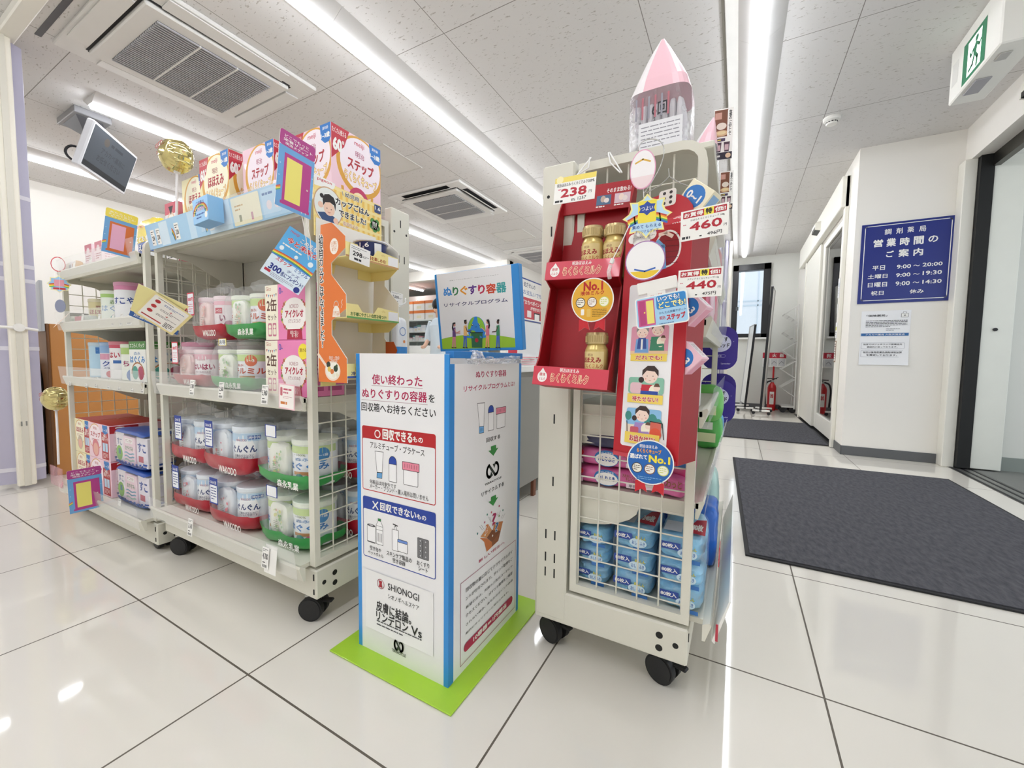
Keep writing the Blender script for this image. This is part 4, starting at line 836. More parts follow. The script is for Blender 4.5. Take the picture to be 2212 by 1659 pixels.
s = PL((-2.25, .768, 1.19), (1, 0, 0), (0, 0, 1), b); s.text('こども食育', (0, .045), (.15, .07), WHITE, 4); s.text('えいよう', (.03, .01), (.14, .035), WHITE, 4); s.text('meiji', (.02, .10), (.08, .115), C('#c8323a'), 2); s.poly([(.01, -.01), (.05, -.01), (.03, -.045)], C('#f0d83c')); b.build('pouch_body', t)
b, s, r, o = carton('', -2.06, .80, 1.141, .10, .06, .235, C('#f4eeee', .4), ''); s.rect((0, .19), (.10, .235), C('#cf5f70')); s.disc((.05, .165), .032, C('#e9c9b4')); s.disc((.05, .168), .022, C('#f8efe4')); s.poly([(.03, .22), (.07, .22), (.05, .185)], BLACK); s.text('ミルクティー', (.008, .095), (.092, .118), INK, 1); s.rect((.02, .06), (.07, .08), C('#c04a5a')); s.greek((.01, .015), (.09, .04), 3, INK, .4, 3); r.rect((0, .0), (.06, .235), C('#d9798a'))
tag(b.build('milk_tea_carton', loc=o), 'tall pink and white drink carton with a cup picture, next to the yellow cartons', 'box')
for i, (x, l) in enumerate(((-2.77, 'small white and navy pack at the left end of the far top shelf'), (-2.725, 'small brown and cream packet on the far top shelf'))):
    b = MB().soft((x-.0, .715, 1.171), .045, .03, .06, C(('#e6e6e8', '#d9b58a')[i], .3), 4, .1, i, 6); s = PL((x-.018, .699, 1.15), (1, 0, 0), (0, 0, 1), b)
    for k in range(4): s.rect((.004+k*.008, .004), (.008+k*.008, .034), C(('#2a3058', '#a86a3a')[i]))
    tag(b.build('snack_packet', loc=(x, .715, 1.141)), l, 'packet')
# ================================================================== the recycling box
def zz(x, y, k): return lambda a, b: (x+a/k, y+b/k)
t = thing('recycling_box', 'tall white and blue cardboard collection box standing on a lime green board', 'recycling box', (-.705, .90, 0))
PAP = C('#eeeef0', .42, coat=.15); BLU = C('#2b8fdd', .38, coat=.2); LIME = C('#a6d233', .4, coat=.25); MAG = C('#b0104e', .45); INKB = C('#17171c', .45); NAV = C('#1c3f9e', .45)
MB().box(-.902, -.507, .667, 1.137, .0008, .0045, LIME, .001).build('base_board', t)
X0, X1, Y0, Y1, z0 = -.853, -.557, .7217, 1.067, .0045
b = MB(); q = .004
b.box(X0, X1, Y0, Y0+q, z0, .779, PAP).box(X0, X0+q, Y0+q, Y1, z0, .777, PAP).box(X0, X1, Y1-q, Y1, z0, .777, PAP).box(X1-q, X1, Y0+q, Y1-q, z0, .757, PAP).box(X0+q, X1-q, Y0+q, Y1-q, .30, .304, C('#3a3a3a'))
f = PL((X0, Y0, 0), (1, 0, 0), (0, 0, 1), b); W = X1-X0
b.box(X0-.0004, X0+.0125, Y0-.0004, Y0+.004, z0, .7785, BLU).box(X1-.0125, X1+.0004, Y0-.0004, Y0+.0035, z0, .7785, BLU).box(X1-.004, X1+.0004, Y0+.0035, Y0+.020, z0, .7568, C('#2a86d2', .38))
A = zz(770, 780, 10.367)
f.text('使い終わった', A(350, 518), A(1475, 335), MAG, 3); f.line([A(340, 546), A(1480, 612)], .0008, C('#9a5a70'))
f.text('ぬりぐすりの容器', A(130, 818), A(1580, 690), MAG, 3); f.text('を', A(1615, 925), A(1755, 752), INKB, 3); f.line([A(115, 860), A(1590, 978)], .0008, C('#9a5a70'))
f.text('回収箱へお持ちください', A(112, 1108), A(1780, 1062), INKB, 2)
def icons(s, B, tube, bottle, jar, w=.0012):
    K = INKB; p = [B(*q) for q in tube[:4]]; s.poly(p, C('#f6f6f8')); s.line(p, w, K, True); p = [B(*q) for q in tube[4:]]; s.poly(p, C('#6fb2ea')); s.line(p, w, K, True)
    u0, v0 = s.p(p[3]); u1, v1 = s.p(p[1])
    for i in (1, 2, 3): x = u0+(u1-u0)*i/4; s.line([(x, v0+(v1-v0)*.25), (x, v0+(v1-v0)*.75)], w*.8, K)
    u0, v0 = s.p(B(*bottle[0])); u1, v1 = s.p(B(*bottle[1])); vm = s.p(B(*bottle[2]))[1]; r = (u1-u0)/2
    s.rect((u0, v0), (u1, vm), C('#f6f6f8'), .002); s.frame((u0, v0), (u1, vm), w, K, .002)
    d = [(u0+r+r*cos(pi*i/14), vm+(v1-vm)*sin(pi*i/14)**.7) for i in range(15)]; s.poly(d, C('#2247a8')); s.line(d, w, K, True)
    u0, v0 = s.p(B(*jar[0])); u1, v1 = s.p(B(*jar[1])); vm = s.p(B(*jar[2]))[1]; e = (u1-u0)*.07
    s.rect((u0+e, v0), (u1-e, vm), C('#f6f6f8'), .003); s.frame((u0+e, v0), (u1-e, vm), w, K, .003); s.rect((u0, vm), (u1, v1), C('#e88aa0'), .0015); s.frame((u0, vm), (u1, v1), w, K, .0015)
    for i in range(6): x = u0+(u1-u0)*(i+1)/7; s.line([(x, vm+(v1-vm)*.3), (x, vm+(v1-vm)*.75)], w*.8, K)
B = zz(700, 740, 4.608)
CR = C('#b8141e', .45)
a1 = f.p(B(385, 1455)); a2 = f.p(B(1113, 915)); hb = f.p(B(385, 945))[1]
f.rect((a1[0], a1[1]), a2, CR, .006); e = .0022; f.rect((a1[0]+e, a1[1]+e), (a2[0]-e, hb), PAP, .004)
f.ring(B(532, 910), .0105, .003, WHITE); f.text('回収できる', B(582, 963), B(880, 895), WHITE, 4); f.text('もの', B(885, 990), B(985, 945), WHITE, 4)
f.text('アルミチューブ・プラケース', B(460, 1046), B(1000, 1062), INKB, 1)
icons(f, B, [(508, 1080), (590, 1090), (580, 1295), (528, 1290), (528, 1293), (579, 1298), (577, 1352), (526, 1345)], [(648, 1380), (722, 1140), (648, 1205)], [(782, 1408), (948, 1212), (782, 1262)])
f.text('化粧品は対象外です', B(457, 1398), B(720, 1413), INKB, 0); f.text('メーカー・ブランド・購入場所は問いません', B(457, 1447), B(1042, 1526), INKB, 0)
D = zz(770, 1060, 8.295)
a1 = f.p(D(130, 1150)); a2 = f.p(D(1425, 400)); hb = f.p(D(128, 300))[1]
f.rect(a1, a2, NAV, .006); f.rect((a1[0]+e, a1[1]+e), (a2[0]-e, hb), PAP, .004)
f.line([D(300, 190), D(390, 335)], .0035, WHITE); f.line([D(385, 205), D(300, 310)], .0035, WHITE)
f.text('回収できない', D(428, 348), D(1075, 365), WHITE, 4); f.text('もの', D(1085, 500), D(1255, 450), WHITE, 4)
u0, v0 = f.p(D(200, 900)); u1, v1 = f.p(D(345, 640)); w = .0011
f.rect((u0, v0), (u1, v1), C('#f6f6f8'), .003); f.frame((u0, v0), (u1, v1), w, INKB, .003); f.disc(((u0+u1)/2, v1), (u1-u0)/2, C('#4a4a4e'), 20, ry=.0035); f.disc(((u0+u1)/2, v1+.0005), (u1-u0)*.25, C('#c8c8cc'), 16, ry=.0015); f.rect((u0+.001, v0), (u1-.001, v0+.0028), C('#55555a'), .001)
u0, v0 = f.p(D(362, 945)); u1, v1 = f.p(D(478, 560)); h = v1-v0; ww = u1-u0
pt = [(u0, v0), (u1, v0), (u1, v0+h*.80), (u0+ww*.68, v1), (u0+ww*.30, v1), (u0, v0+h*.80)]; f.poly(pt, C('#f6f6f8')); f.line(pt, w, INKB, True); f.rect((u0+ww*.28, v1), (u0+ww*.70, v1+.006), C('#2f8a44')); f.frame((u0+ww*.28, v1), (u0+ww*.70, v1+.006), w*.8, INKB)
for k in (.62, .78): f.line([(u0, v0+h*k), (u1, v0+h*k)], w*.8, INKB)
for i in range(5): x = u0+ww*(i+1)/6; f.line([(x, v0+h*.12), (x, v0+h*.48)], w*.9, INKB)
u0, v0 = f.p(D(648, 1055)); u1, v1 = f.p(D(760, 715)); f.rect((u0, v0), (u1, v1), C('#f6f6f8'), .002); f.frame((u0, v0), (u1, v1), w, INKB, .002); um = (u0+u1)/2
f.poly([(um-.0045, v1), (um+.0045, v1), (um+.0022, v1+.008), (um-.0022, v1+.008)], C('#f6f6f8')); f.line([(um-.0045, v1), (um+.0045, v1), (um+.0022, v1+.008), (um-.0022, v1+.008)], w, INKB, True); f.line([(um-.007, v1+.013), (um+.007, v1+.011)], .003, C('#3a3a3e')); f.line([(um, v1+.008), (um, v1+.012)], .0016, INKB)
u0, v0 = f.p(D(745, 1075)); u1, v1 = f.p(D(918, 915)); f.rect((u0, v0), (u1, v1), C('#f6f6f8'), .002); f.rect((u0, v1-.007), (u1, v1), C('#6f92d8'), .0015); f.frame((u0, v0), (u1, v1), w, INKB, .002); f.line([(u0, v1-.007), (u1, v1-.007)], w, INKB)
u0, v0 = f.p(D(1102, 1190)); u1, v1 = f.p(D(1298, 890)); f.rect((u0, v0), (u1, v1), C('#77777b'), .002); f.frame((u0, v0), (u1, v1), w, INKB, .002)
for i in range(4):
    for k in (.27, .75): f.disc((u0+(u1-u0)*k, v0+(v1-v0)*(i+.5)/4), .0032, C('#b9b9bd'), 14); f.ring((u0+(u1-u0)*k, v0+(v1-v0)*(i+.5)/4), .0034, .0008, INKB, 14)
f.line([((u0+u1)/2, v0+.004), ((u0+u1)/2, v1-.004)], w*1.4, INKB)
for s, a, c in (('空き缶や', (250, 1045), (450, 1036)), ('ペットボトル', (218, 1118), (492, 1142)), ('スキンケア製品の', (548, 1148), (998, 1206)), ('空き容器', (655, 1276), (882, 1268)), ('おくすり', (1090, 1322), (1312, 1308)), ('シート', (1118, 1422), (1285, 1392))): f.text(s, D(*a), D(*c), INKB, 1)
def loop(s, c, w, h, m, th):
    P = [(-.5+.5*cos(a)*.92, .0+.92*sin(a)) for a in (-pi*.30-pi*1.12*i/14 for i in range(15))]
    R_ = [(.5+.5*cos(a)*.92, .92*sin(a)) for a in (-pi*.58+pi*1.12*i/14 for i in range(15))]
    c = s.p(c); F = lambda q: (c[0]+q[0]*w/2, c[1]+q[1]*h/2)
    L = [F(q) for q in P+R_]; s.line(L, th, m)
    for k, (x, y) in enumerate(((-.26, -.78), (.26, .78))):
        g = -1 if k == 0 else 1; s.poly([F((x-g*.30, y+g*.12)), F((x+g*.02, y-g*.62)), F((x+g*.20, y+g*.14))], m)
H_ = zz(770, 1220, 7.543)
GRL = C('#1d2a22', .5)
loop(f, H_(695, 1318), .029, .025, GRL, .0052); f.text('TERRACYCLE', H_(585, 1398), H_(810, 1458), GRL, 3)
b.T = None; ub = f.mb
# right side
s = PL((X1, Y0, 0), (0, 1, 0), (0, 0, 1), b); D2 = Y1-Y0
s.rect((D2-.014, z0), (D2, .757), C('#2a86d2', .38))
E = zz(960, 780, 7.54); s.text('ぬりぐすり容器', E(512, 278), E(1008, 140), MAG, 3); s.text('リサイクルプログラム', E(315, 505), E(1025, 340), MAG, 3); s.text('とは?', E(1035, 415), E(1142, 328), MAG, 2)
icons(s, E, [(537, 690), (655, 678), (640, 1062), (570, 1072), (567, 1070), (640, 1060), (640, 1165), (567, 1178)], [(710, 1140), (803, 712), (710, 845)], [(838, 1108), (1000, 737), (838, 870)], .0013)
s.text('回収する', E(680, 1330), E(905, 1188), INKB, 2)
ARR = C('#2f8a3c', .45)
s.poly([E(*q) for q in ((755, 1390), (838, 1362), (840, 1422), (875, 1407), (795, 1543), (715, 1462), (757, 1452))], ARR)
G = zz(960, 980, 6.383); loop(s, G(665, 222), .060, .034, GRL, .0078); s.text('TERRACYCLE', G(553, 447), G(783, 308), GRL, 4); s.text('リサイクルする', G(508, 600), G(818, 380), INKB, 2)
s.poly([G(*q) for q in ((640, 600), (708, 564), (710, 612), (740, 592), (670, 718), (605, 664), (640, 652))], ARR)
for pts, c in ((((580, 1160), (655, 1050), (770, 1060), (735, 1200), (655, 1215)), '#7a4526'), (((495, 1145), (610, 985), (652, 1052), (580, 1162)), '#c98a55'), (((665, 1055), (690, 945), (805, 930), (772, 1062)), '#c07a44'), (((485, 1162), (580, 1165), (655, 1217), (650, 1285), (580, 1352), (545, 1215)), '#c4713c'), (((655, 1217), (772, 1062), (795, 970), (740, 1200), (650, 1285)), '#8a4f2c')): s.poly([G(*q) for q in pts], C(c, .5))
for a, c, col in (((655, 992), (715, 797), '#a8245a'), ((695, 1087), (745, 927), '#2f6a96'), ((562, 1102), (608, 957), '#c8763a')): s.text('?', G(*a), G(*c), C(col), 4, out=WHITE if col != '#a8245a' else None, ow=5)
for x, y, c in ((752, 720, '#a8245a'), (803, 778, '#2f7a6a'), (587, 840, '#3a8a7a'), (552, 945, '#b04a6a'), (452, 1102, '#3a7a7a'), (665, 978, '#b0304a'), (557, 1122, '#f4f0e8'), (660, 1130, '#f4f0e8'), (645, 808, '#b04a5a'), (750, 856, '#7a9a5a')): s.disc(G(x, y), .0030, C(c), 12)
for p1, p2 in (((480, 1000), (520, 1050)), ((505, 985), (540, 1040)), ((605, 870), (632, 945)), ((620, 875), (642, 935)), ((725, 855), (735, 800)), ((742, 845), (770, 785)), ((775, 890), (800, 840)), ((795, 890), (830, 825))): s.line([G(*p1), G(*p2)], .0008, C('#6a5a60'))
s.text('新しい何かへ', G(468, 1512), G(825, 1195), MAG, 3)
I_ = zz(960, 1160, 4.877)
s.frame(I_(165, 1365), I_(745, 30), .0013, C('#a03060'))
for k, (tx, bl, tr) in enumerate((('回収物の量に応じてテラサイクルポイ', (222, 585), (712, 132)), ('ントが付与されます。ポイント取得をご', (222, 672), (712, 208)), ('希望の方は、天面の二次元コードにア', (222, 762), (712, 290)), ('クセスください。ポイント取得をご希望', (222, 850), (712, 358)), ('されない場合、あなたのポイントは自', (222, 940), (712, 440)), ('動的にチャリティーに寄付されます。', (222, 1030), (672, 558)))): s.text(tx, I_(*bl), I_(*tr), INKB, 1)
s.rect(I_(202, 1228), I_(713, 607), MAG, .03, 8); s.text('10容器＝1円相当', I_(300, 1105), I_(648, 687), WHITE, 5)
b.build('body', t)
# taped sheet on the front
b = MB(); a1 = f.uv(*H_(165, 985)); a2 = f.uv(*H_(1260, 455)); x0, x1, y0, y1 = X0+a1[0], X0+a2[0], a1[1], a2[1]
n = 12; vs = []; R = random.Random(3)
for j in range(n+1):
    for i in range(n+1):
        u, v = i/n, j/n; lift = .0012+.004*max(0, abs(v-.5)*2-.72)*(1+.6*sin(u*5))+.0035*max(0, u-.85)*max(0, .3-v)*6
        vs.append((x0+(x1-x0)*u, Y0-lift, y0+(y1-y0)*v))
b.add(vs, [(j*(n+1)+i, j*(n+1)+i+1, (j+1)*(n+1)+i+1, (j+1)*(n+1)+i) for j in range(n) for i in range(n)], C('#f1f1f2', .4))
g = PL((X0, Y0-.0020, 0), (1, 0, 0), (0, 0, 1), b)
c = f.p(H_(403, 308)); g.ring(c, .0128, .0014, C('#9a2438'), 32); r = .0098
g.poly([(c[0]-r*.75, c[1]+r*.85), (c[0]+r*.55, c[1]+r*.85), (c[0]+r*.42, c[1]), (c[0]+r*.62, c[1]-r*.85), (c[0]-r*.7, c[1]-r*.9), (c[0]-r*.42, c[1])], C('#a8202c'))
g.text('SHIONOGI', H_(512, 405), H_(1018, 487), INKB, 1); g.text('シオノギヘルスケア', H_(512, 547), H_(1018, 665), INKB, 0)
g.text('皮膚に結論。', H_(322, 742), H_(890, 802), INKB, 2); g.text('リンデロン', H_(322, 888), H_(840, 952), INKB, 3); g.text('Vs', H_(890, 1130), H_(1065, 1062), INKB, 3); g.greek(H_(330, 985), H_(1060, 1200), 2, C('#4a4a50'), .32, 9)
b.build('taped_sheet', t, sharp=80)
# lid standing open at the back
b = MB(); O = atY(951, 757, 1.052); U = V((1, 0, 0)); Vv = V((-.02, -.11, 1)).normalized(); U = (U-Vv*U.dot(Vv)).normalized(); N = U.cross(Vv)
lw, lh, lt = .303, .240, .022
M = Matrix(((U.x, -N.x, Vv.x, O.x), (U.y, -N.y, Vv.y, O.y), (U.z, -N.z, Vv.z, O.z), (0, 0, 0, 1)))
b.T = M; b.box(0, lw, 0, lt, -.004, lh, BLU, .0015); b.T = None
c = PL(O, U, Vv, b); J = zz(930, 560, 6.912); ins = .010
c.rect((ins, .004), (lw-.024, lh-.001), PAP)
c.text('皮膚トラブルが治ったら、地球のトラブルも治そう', J(283, 325), J(1012, 225), INKB, 1)
for ch, a, q, col in (('ぬ', (197, 555), (315, 412), '#3f8fdc'), ('り', (335, 548), (412, 407), '#2a7a4a'), ('ぐ', (445, 540), (550, 392), '#e2962c'), ('す', (570, 530), (685, 380), '#5b2a8a'), ('り', (715, 522), (808, 370), '#c01c4e'), ('容', (832, 520), (972, 352), '#cf4528'), ('器', (985, 506), (1128, 336), '#3aa2a4')): c.text(ch, J(*a), J(*q), C(col, .45), 5)
c.text('リサイクルプログラム', J(205, 718), J(1150, 572), C('#1c2360', .45), 3)
g0 = c.p(J(190, 1345)); g1 = c.p(J(1278, 1350)); gv = c.p(J(190, 1190))[1]; gm = c.p(J(720, 1120))[1]; gr = c.p(J(1275, 1180))[1]
c.poly([(ins, .004), (lw-.024, .004), (lw-.024, gr)]+[(lw-.024+(ins-lw+.024)*i/12, (gr*(1-i/12)+gv*i/12)+(gm-(gr+gv)/2)*(1-(2*i/12-1)**2)) for i in range(1, 13)], C('#9fcc34', .45))
cc = c.p(J(687, 1045)); rx = .0325; ry = .0385
c.disc(cc, rx, C('#2f86d8', .45), 40, ry=ry); LG = C('#8cc63a', .45)
def blob(pts, m): c.poly([(cc[0]+x*rx, cc[1]+y*ry) for x, y in pts], m)
blob([(-.95, .28), (-.72, .66), (-.36, .93), (-.15, .95), (-.42, .55), (-.55, .30), (-.7, .05), (-.95, .0)], LG)
blob([(.16, .97), (.5, .84), (.78, .58), (.97, .12), (.93, -.30), (.62, .10), (.40, .02), (.36, .35), (.20, .52)], LG); blob([(-.55, -.05), (-.2, -.12), (-.05, -.35), (-.3, -.62), (-.62, -.70), (-.80, -.45)], LG); blob([(.5, -.80), (.7, -.66), (.4, -.93), (.2, -.97)], LG)
for x in (-.44, .36): c.disc((cc[0]+x*rx, cc[1]+.36*ry), .0030, BLACK, 16); c.disc((cc[0]+x*rx+.0006, cc[1]+.36*ry+.0008), .0016, WHITE, 12)
c.line([(cc[0]+(-.04+.09*cos(a))*rx, cc[1]+(.26+.11*sin(a))*ry) for a in (pi+pi*i/8 for i in range(9))], .0007, BLACK)
a0 = c.p(J(605, 1095)); a1 = c.p(J(620, 1320)); a2 = c.p(J(775, 1322)); a3 = c.p(J(778, 1095))
c.line([c.p(J(500, 1150)), c.p(J(600, 1165))], .006, C('#2f86d8')); c.line([c.p(J(830, 1150)), c.p(J(770, 1165))], .006, C('#2f86d8'))
c.poly([a0, a1, a2, a3], C('#2c6a48', .45)); c.line([c.p(J(592, 1097)), c.p(J(780, 1095))], .0026, BLACK); c.disc(J(690, 1210), .0065, C('#b82438'), 18)
for hx, hy in ((625, 1158), (750, 1158)):
    for dd in (-14, 0, 14): c.line([J(hx-12, hy+dd), J(hx+14, hy+dd*.5+8)], .0016, C('#2f86d8'))
def fig(x, top, hair, skin, shirt, leg, face, arm, pony=False):
    # a little printed figure: x centre and top of head in the picture's coordinates
    L = 1325-top; s_ = 1 if face > 0 else -1
    c.poly([J(x-22, top+L*.55), J(x+22, top+L*.55), J(x+20*1.2, top+L*.97), J(x+4, top+L*.97), J(x, top+L*.66), J(x-14, top+L*.97), J(x-32, top+L*.97)], C(leg, .45))
    c.poly([J(x-24, top+L*.22), J(x+18, top+L*.20), J(x+26, top+L*.57), J(x-26, top+L*.57)], C(shirt, .45))
    c.disc(J(x+4*s_, top+L*.10), .0042, C(skin), 14, ry=.0056); c.poly([J(x-20, top+L*.02), J(x+16, top), J(x+20, top+L*.06), J(x-6*s_, top+L*.08), J(x-14*s_, top+L*.17)], C(hair))
    if pony: c.line([J(x-16*s_, top+L*.06), J(x-24*s_, top+L*.22), J(x-18*s_, top+L*.30)], .005, C(hair))
    for dy in arm: c.line([J(x+8*s_, top+L*.27), J(x+30*s_, top+L*.42), J(x+88*s_, top+L*dy)], .0028, C(skin))
    for dx in (-26, 14): c.line([J(x+dx-8, 1318), J(x+dx+16, 1322)], .0026, BLACK)
fig(355, 940, '#15151a', '#d99a90', '#6a4a86', '#d98a98', 1, (.34, .42), True); fig(522, 900, '#15151a', '#6a4632', '#f2c27a', '#4a6cc8', 1, (.40,)); fig(855, 895, '#15151a', '#e0a08a', '#e07a92', '#f0a878', -1, (.30,), True); fig(1012, 895, '#15151a', '#5a3a2c', '#3f9068', '#4a6cc8', -1, (.44,))
b.build('lid', t)
MB().box(X1-.020, X1+.004, Y0+.012, Y1, .770, .786, C('#2a7fca', .4), .001).build('lid_hinge_flap', t)
# bin liner peeping out
b = MB().soft((-.556, .822, .772), .030, .05, .034, film('liner', '#ffffff', .55, .3, .8, 40), 2.2, .35, 3, 10); b.soft((-.560, .90, .767), .02, .13, .020, film('liner', '#ffffff', .55, .3, .8, 40), 2.2, .4, 5, 10).soft((-.557, 1.0, .770), .022, .105, .018, film('liner', '#ffffff', .55, .3, .8, 40), 2.2, .4, 8, 8)
tag(b.build('bin_liner', loc=(-.556, .87, .757)), 'crumpled white plastic bag peeping over the side of the recycling box', 'plastic bag')
# ================================================================== the red milk display on the right rack
E5 = zz(1140, 440, 3.95); D4 = zz(1140, 80, 4.148); G6 = zz(1140, 840, 4.366)
CRIM = C('#a80d1d', .5); CRIMD = C('#9c0b17', .5); LIPC = C('#d23a50', .35, coat=.3); YELL = C('#f3d660', .4); OUT = C('#f6e7b4', .4)
def plane(O, U, Vv, b):
    return PL(O, U, Vv, b)
t = thing('milk_display_rack', 'red two tier card display for small milk bottles hung on the rack mesh', 'display stand', (-.31, .87, .72))
O = atY(1151, 828, .820); Tp = atY(1201, 386, .900); U = V((1, 0, -.035)).normalized(); Vv = (Tp-O).normalized(); Vv = (Vv-U*Vv.dot(U)).normalized(); N = U.cross(Vv); L = (Tp-O).length
M = Matrix(((U.x, -N.x, Vv.x, O.x), (U.y, -N.y, Vv.y, O.y), (U.z, -N.z, Vv.z, O.z), (0, 0, 0, 1)))
w = .168; dp = .072; h2 = .238
def TB():
    m = MB(); m.T = M; return m
TB().box(.004, w-.004, dp-.003, dp, .0, L, CRIM).build('back_panel', t)
for x in (.0, w-.003):
    m = TB(); m.prism([(x, 0, 0), (x, dp, 0), (x, dp, L), (x, .055, L), (x, .028, L*.86), (x, .012, h2+.06), (x, 0, h2+.035), (x, 0, h2), (x, .03, h2-.01), (x, .012, .06), (x, 0, .036)], (.003, 0, 0), CRIMD, CRIMD); m.build('side_panel', t)
for z in (0, h2):
    TB().box(.002, w-.002, .001, dp, z, z+.003, CRIMD).build('tray_floor', t)
    m = TB(); m.box(-.001, w+.001, -.003, 0, z-.002, z+.040, LIPC, .001); m.T = None; s = PL(O+N*.003+Vv*z, U, Vv, m)
    s.disc((.022, .017), .0115, WHITE, 20, ry=.0125); s.poly([(.0125, .022), (.0315, .022), (.022, .0365)], WHITE); s.text('液体', (.0145, .018), (.0295, .0255), C('#c02a40'), 3); s.text('ミルク', (.0145, .0085), (.0295, .015), C('#c02a40'), 2)
    s.text('明治ほほえみ', (.062, .0285), (.106, .0375), WHITE, 2); s.text('らくらくミルク', (.042, .006), (.128, .026), C('#c02a40'), 2, out=C('#fbe9c0'), ow=5); m.build('front_lip', t)
m = TB(); m.box(0, w, .050, .055, L*.865, L, CRIM); m.T = None; s = PL(O+Vv*(L*.865)+N*-.050, U, Vv, m); k = L*.135
s.text('そのまま飲める!', (w*.62, k*.62), (w*.95, k*.80), WHITE, 2)
for u0, u1, c1, c2 in ((.49, .69, '#4a6a8a', '#c8b0a0'), (.74, .95, '#d9c2cc', '#f0dcd0')):
    s.rect((w*u0, k*.20), (w*u1, k*.56), C(c1)); s.disc((w*(u0+.09), k*.42), .006, C(c2), 12, ry=.008); s.disc((w*(u0+.14), k*.36), .006, C('#e8dcd8'), 12); s.rect((w*u0, k*.10), (w*u1, k*.19), CRIMD); s.greek((w*u0, k*.10), (w*u1, k*.19), 1, WHITE, .5, 3)
m.build('header', t)
def bottle(P, label, ang=-pi/2-.25):
    q = thing('milk_bottle', label, 'bottle', P, 'small gold milk bottles'); r = .0245; h = .118; x, y, z = P
    b = MB().lathe([(r*.85, 0), (r, .005), (r, h*.62), (r*.97, h*.70), (r*.80, h*.78), (r*.76, h*.81)], P, C('#d8bf78', .28, .35), 28); s = CY(P, r, ang, b)
    s.patch(-r*1.2, r*1.2, h*.04, h*.66, C('#e2cd92', .35)); s.text('明治', (-r*.25, h*.575), (r*.25, h*.625), C('#8a4a30'), 1); s.text('ほほえみ', (-r*.95, h*.46), (r*.95, h*.56), C('#a3242a'), 5); s.text('らくらくミルク', (-r*1.1, h*.36), (r*1.1, h*.44), C('#a3242a'), 3, out=C('#f6e08a'), ow=5)
    s.patch(-r*1.1, r*1.1, h*.22, h*.30, C('#234a90')); s.text('愛情実感しやすい', (-r*.9, h*.24), (r*.9, h*.28), WHITE, 1); s.patch(-r*.7, -r*.02, h*.06, h*.19, C('#2f8a54')); s.patch(r*.02, r*.7, h*.06, h*.19, C('#c8503a')); s.text('DHA', (-r*.6, h*.10), (-r*.1, h*.15), WHITE, 2); s.text('ARA', (r*.1, h*.10), (r*.6, h*.15), WHITE, 2); b.build('body', q)
    n = 30; b = MB().lathe([(r*.80, h*.79), (r*.95, h*.80), (r*.95, h*.96), (r*.90, h), (.001, h)], P, C('#c9b484', .3, .6), n)
    for i in range(n): a = 2*pi*i/n; b.rod((x+r*.95*cos(a), y+r*.95*sin(a), z+h*.83), (x+r*.95*cos(a), y+r*.95*sin(a), z+h*.94), .0010, C('#bda673', .3, .6), 4)
    b.build('cap', q)
P = lambda u, d, z: O+U*u-N*d+Vv*z
bottle(P(.098, .036, h2+.004), 'gold milk bottle, left one on the upper tier of the red display')
bottle(P(.147, .038, h2+.004), 'gold milk bottle, right one on the upper tier of the red display')
bottle(P(.134, .034, .004), 'gold milk bottle standing alone on the lower tier of the red display')
# price card 238
def card(name, O, U, Vv, w, h, th, m, draw, label, cat, group=None, r=0):
    b = MB(); U = V(U).normalized(); Vv = V(Vv); Vv = (Vv-U*Vv.dot(U)).normalized(); N = U.cross(Vv); O = V(O)
    M = Matrix(((U.x, -N.x, Vv.x, O.x), (U.y, -N.y, Vv.y, O.y), (U.z, -N.z, Vv.z, O.z), (0, 0, 0, 1)))
    if r:
        q = []
        for cu, cv, k in ((w-r, h-r, 0), (r, h-r, 1), (r, r, 2), (w-r, r, 3)): q += [(cu+r*cos(pi/2*(k+i/4)), 0, cv+r*sin(pi/2*(k+i/4))) for i in range(5)]
        b.prism([M @ V(p) for p in q], -N*th, m)
    else: b.T = M; b.box(0, w, 0, th, 0, h, m); b.T = None
    draw(PL(O, U, Vv, b), w, h, b); return tag(b.build(name, loc=O), label, cat, group)
def d238(s, w, h, b):
    s.rect((0, h*.80), (w, h), C('#f1dc6a')); s.disc((w*.12, h*.92), h*.14, C('#f8eeb8'), 18); s.text('明治ほほえみ らくらくミルク200ML', (w*.06, h*.63), (w*.97, h*.77), BLACK, 2); s.text('238', (w*.17, h*.22), (w*.80, h*.56), C('#b81c30'), 6); s.text('円', (w*.85, h*.25), (w*.92, h*.36), INK, 1)
    s.greek((w*.10, h*.50), (w*.22, h*.58), 1, C('#c8506a'), .4); s.greek((w*.04, h*.04), (w*.36, h*.15), 1, BLACK, .7, 5); s.text('8%', (w*.44, h*.04), (w*.54, h*.14), INK, 1); s.text('1257', (w*.60, h*.05), (w*.80, h*.17), INK, 1)
card('price_card', atY(1195, 443, .835), (1, 0, -.02), (-.02, .13, 1), .092, .058, .001, WHITE, d238, 'white price card reading 238 with a yellow top on the red display header', 'price card', 'large price cards')
# second dispenser with illustrated front
t = thing('cube_dispenser', 'tall red card dispenser with three illustrated panels on a white front', 'display stand', (-.15, .88, .57))
O2 = atY(1324, 981, .845); R2 = atY(1463, 989, .812); U2 = (V((R2.x, R2.y, O2.z))-O2).normalized(); V2 = (atY(1362, 505, .872)-O2); V2 = (V2-U2*V2.dot(U2)).normalized(); N2 = U2.cross(V2)
w2 = (R2-O2).length; H2 = .525; M2 = Matrix(((U2.x, -N2.x, V2.x, O2.x), (U2.y, -N2.y, V2.y, O2.y), (U2.z, -N2.z, V2.z, O2.z), (0, 0, 0, 1)))
b = MB(); b.T = M2; dz = .095
q = [(0, 0, 0), (w2, 0, 0), (w2, 0, H2-.05)]+[(w2/2+w2/2*cos(a), 0, H2-.05+.05*sin(a)) for a in (pi*i/10 for i in range(11))]+[(0, 0, H2-.05)]
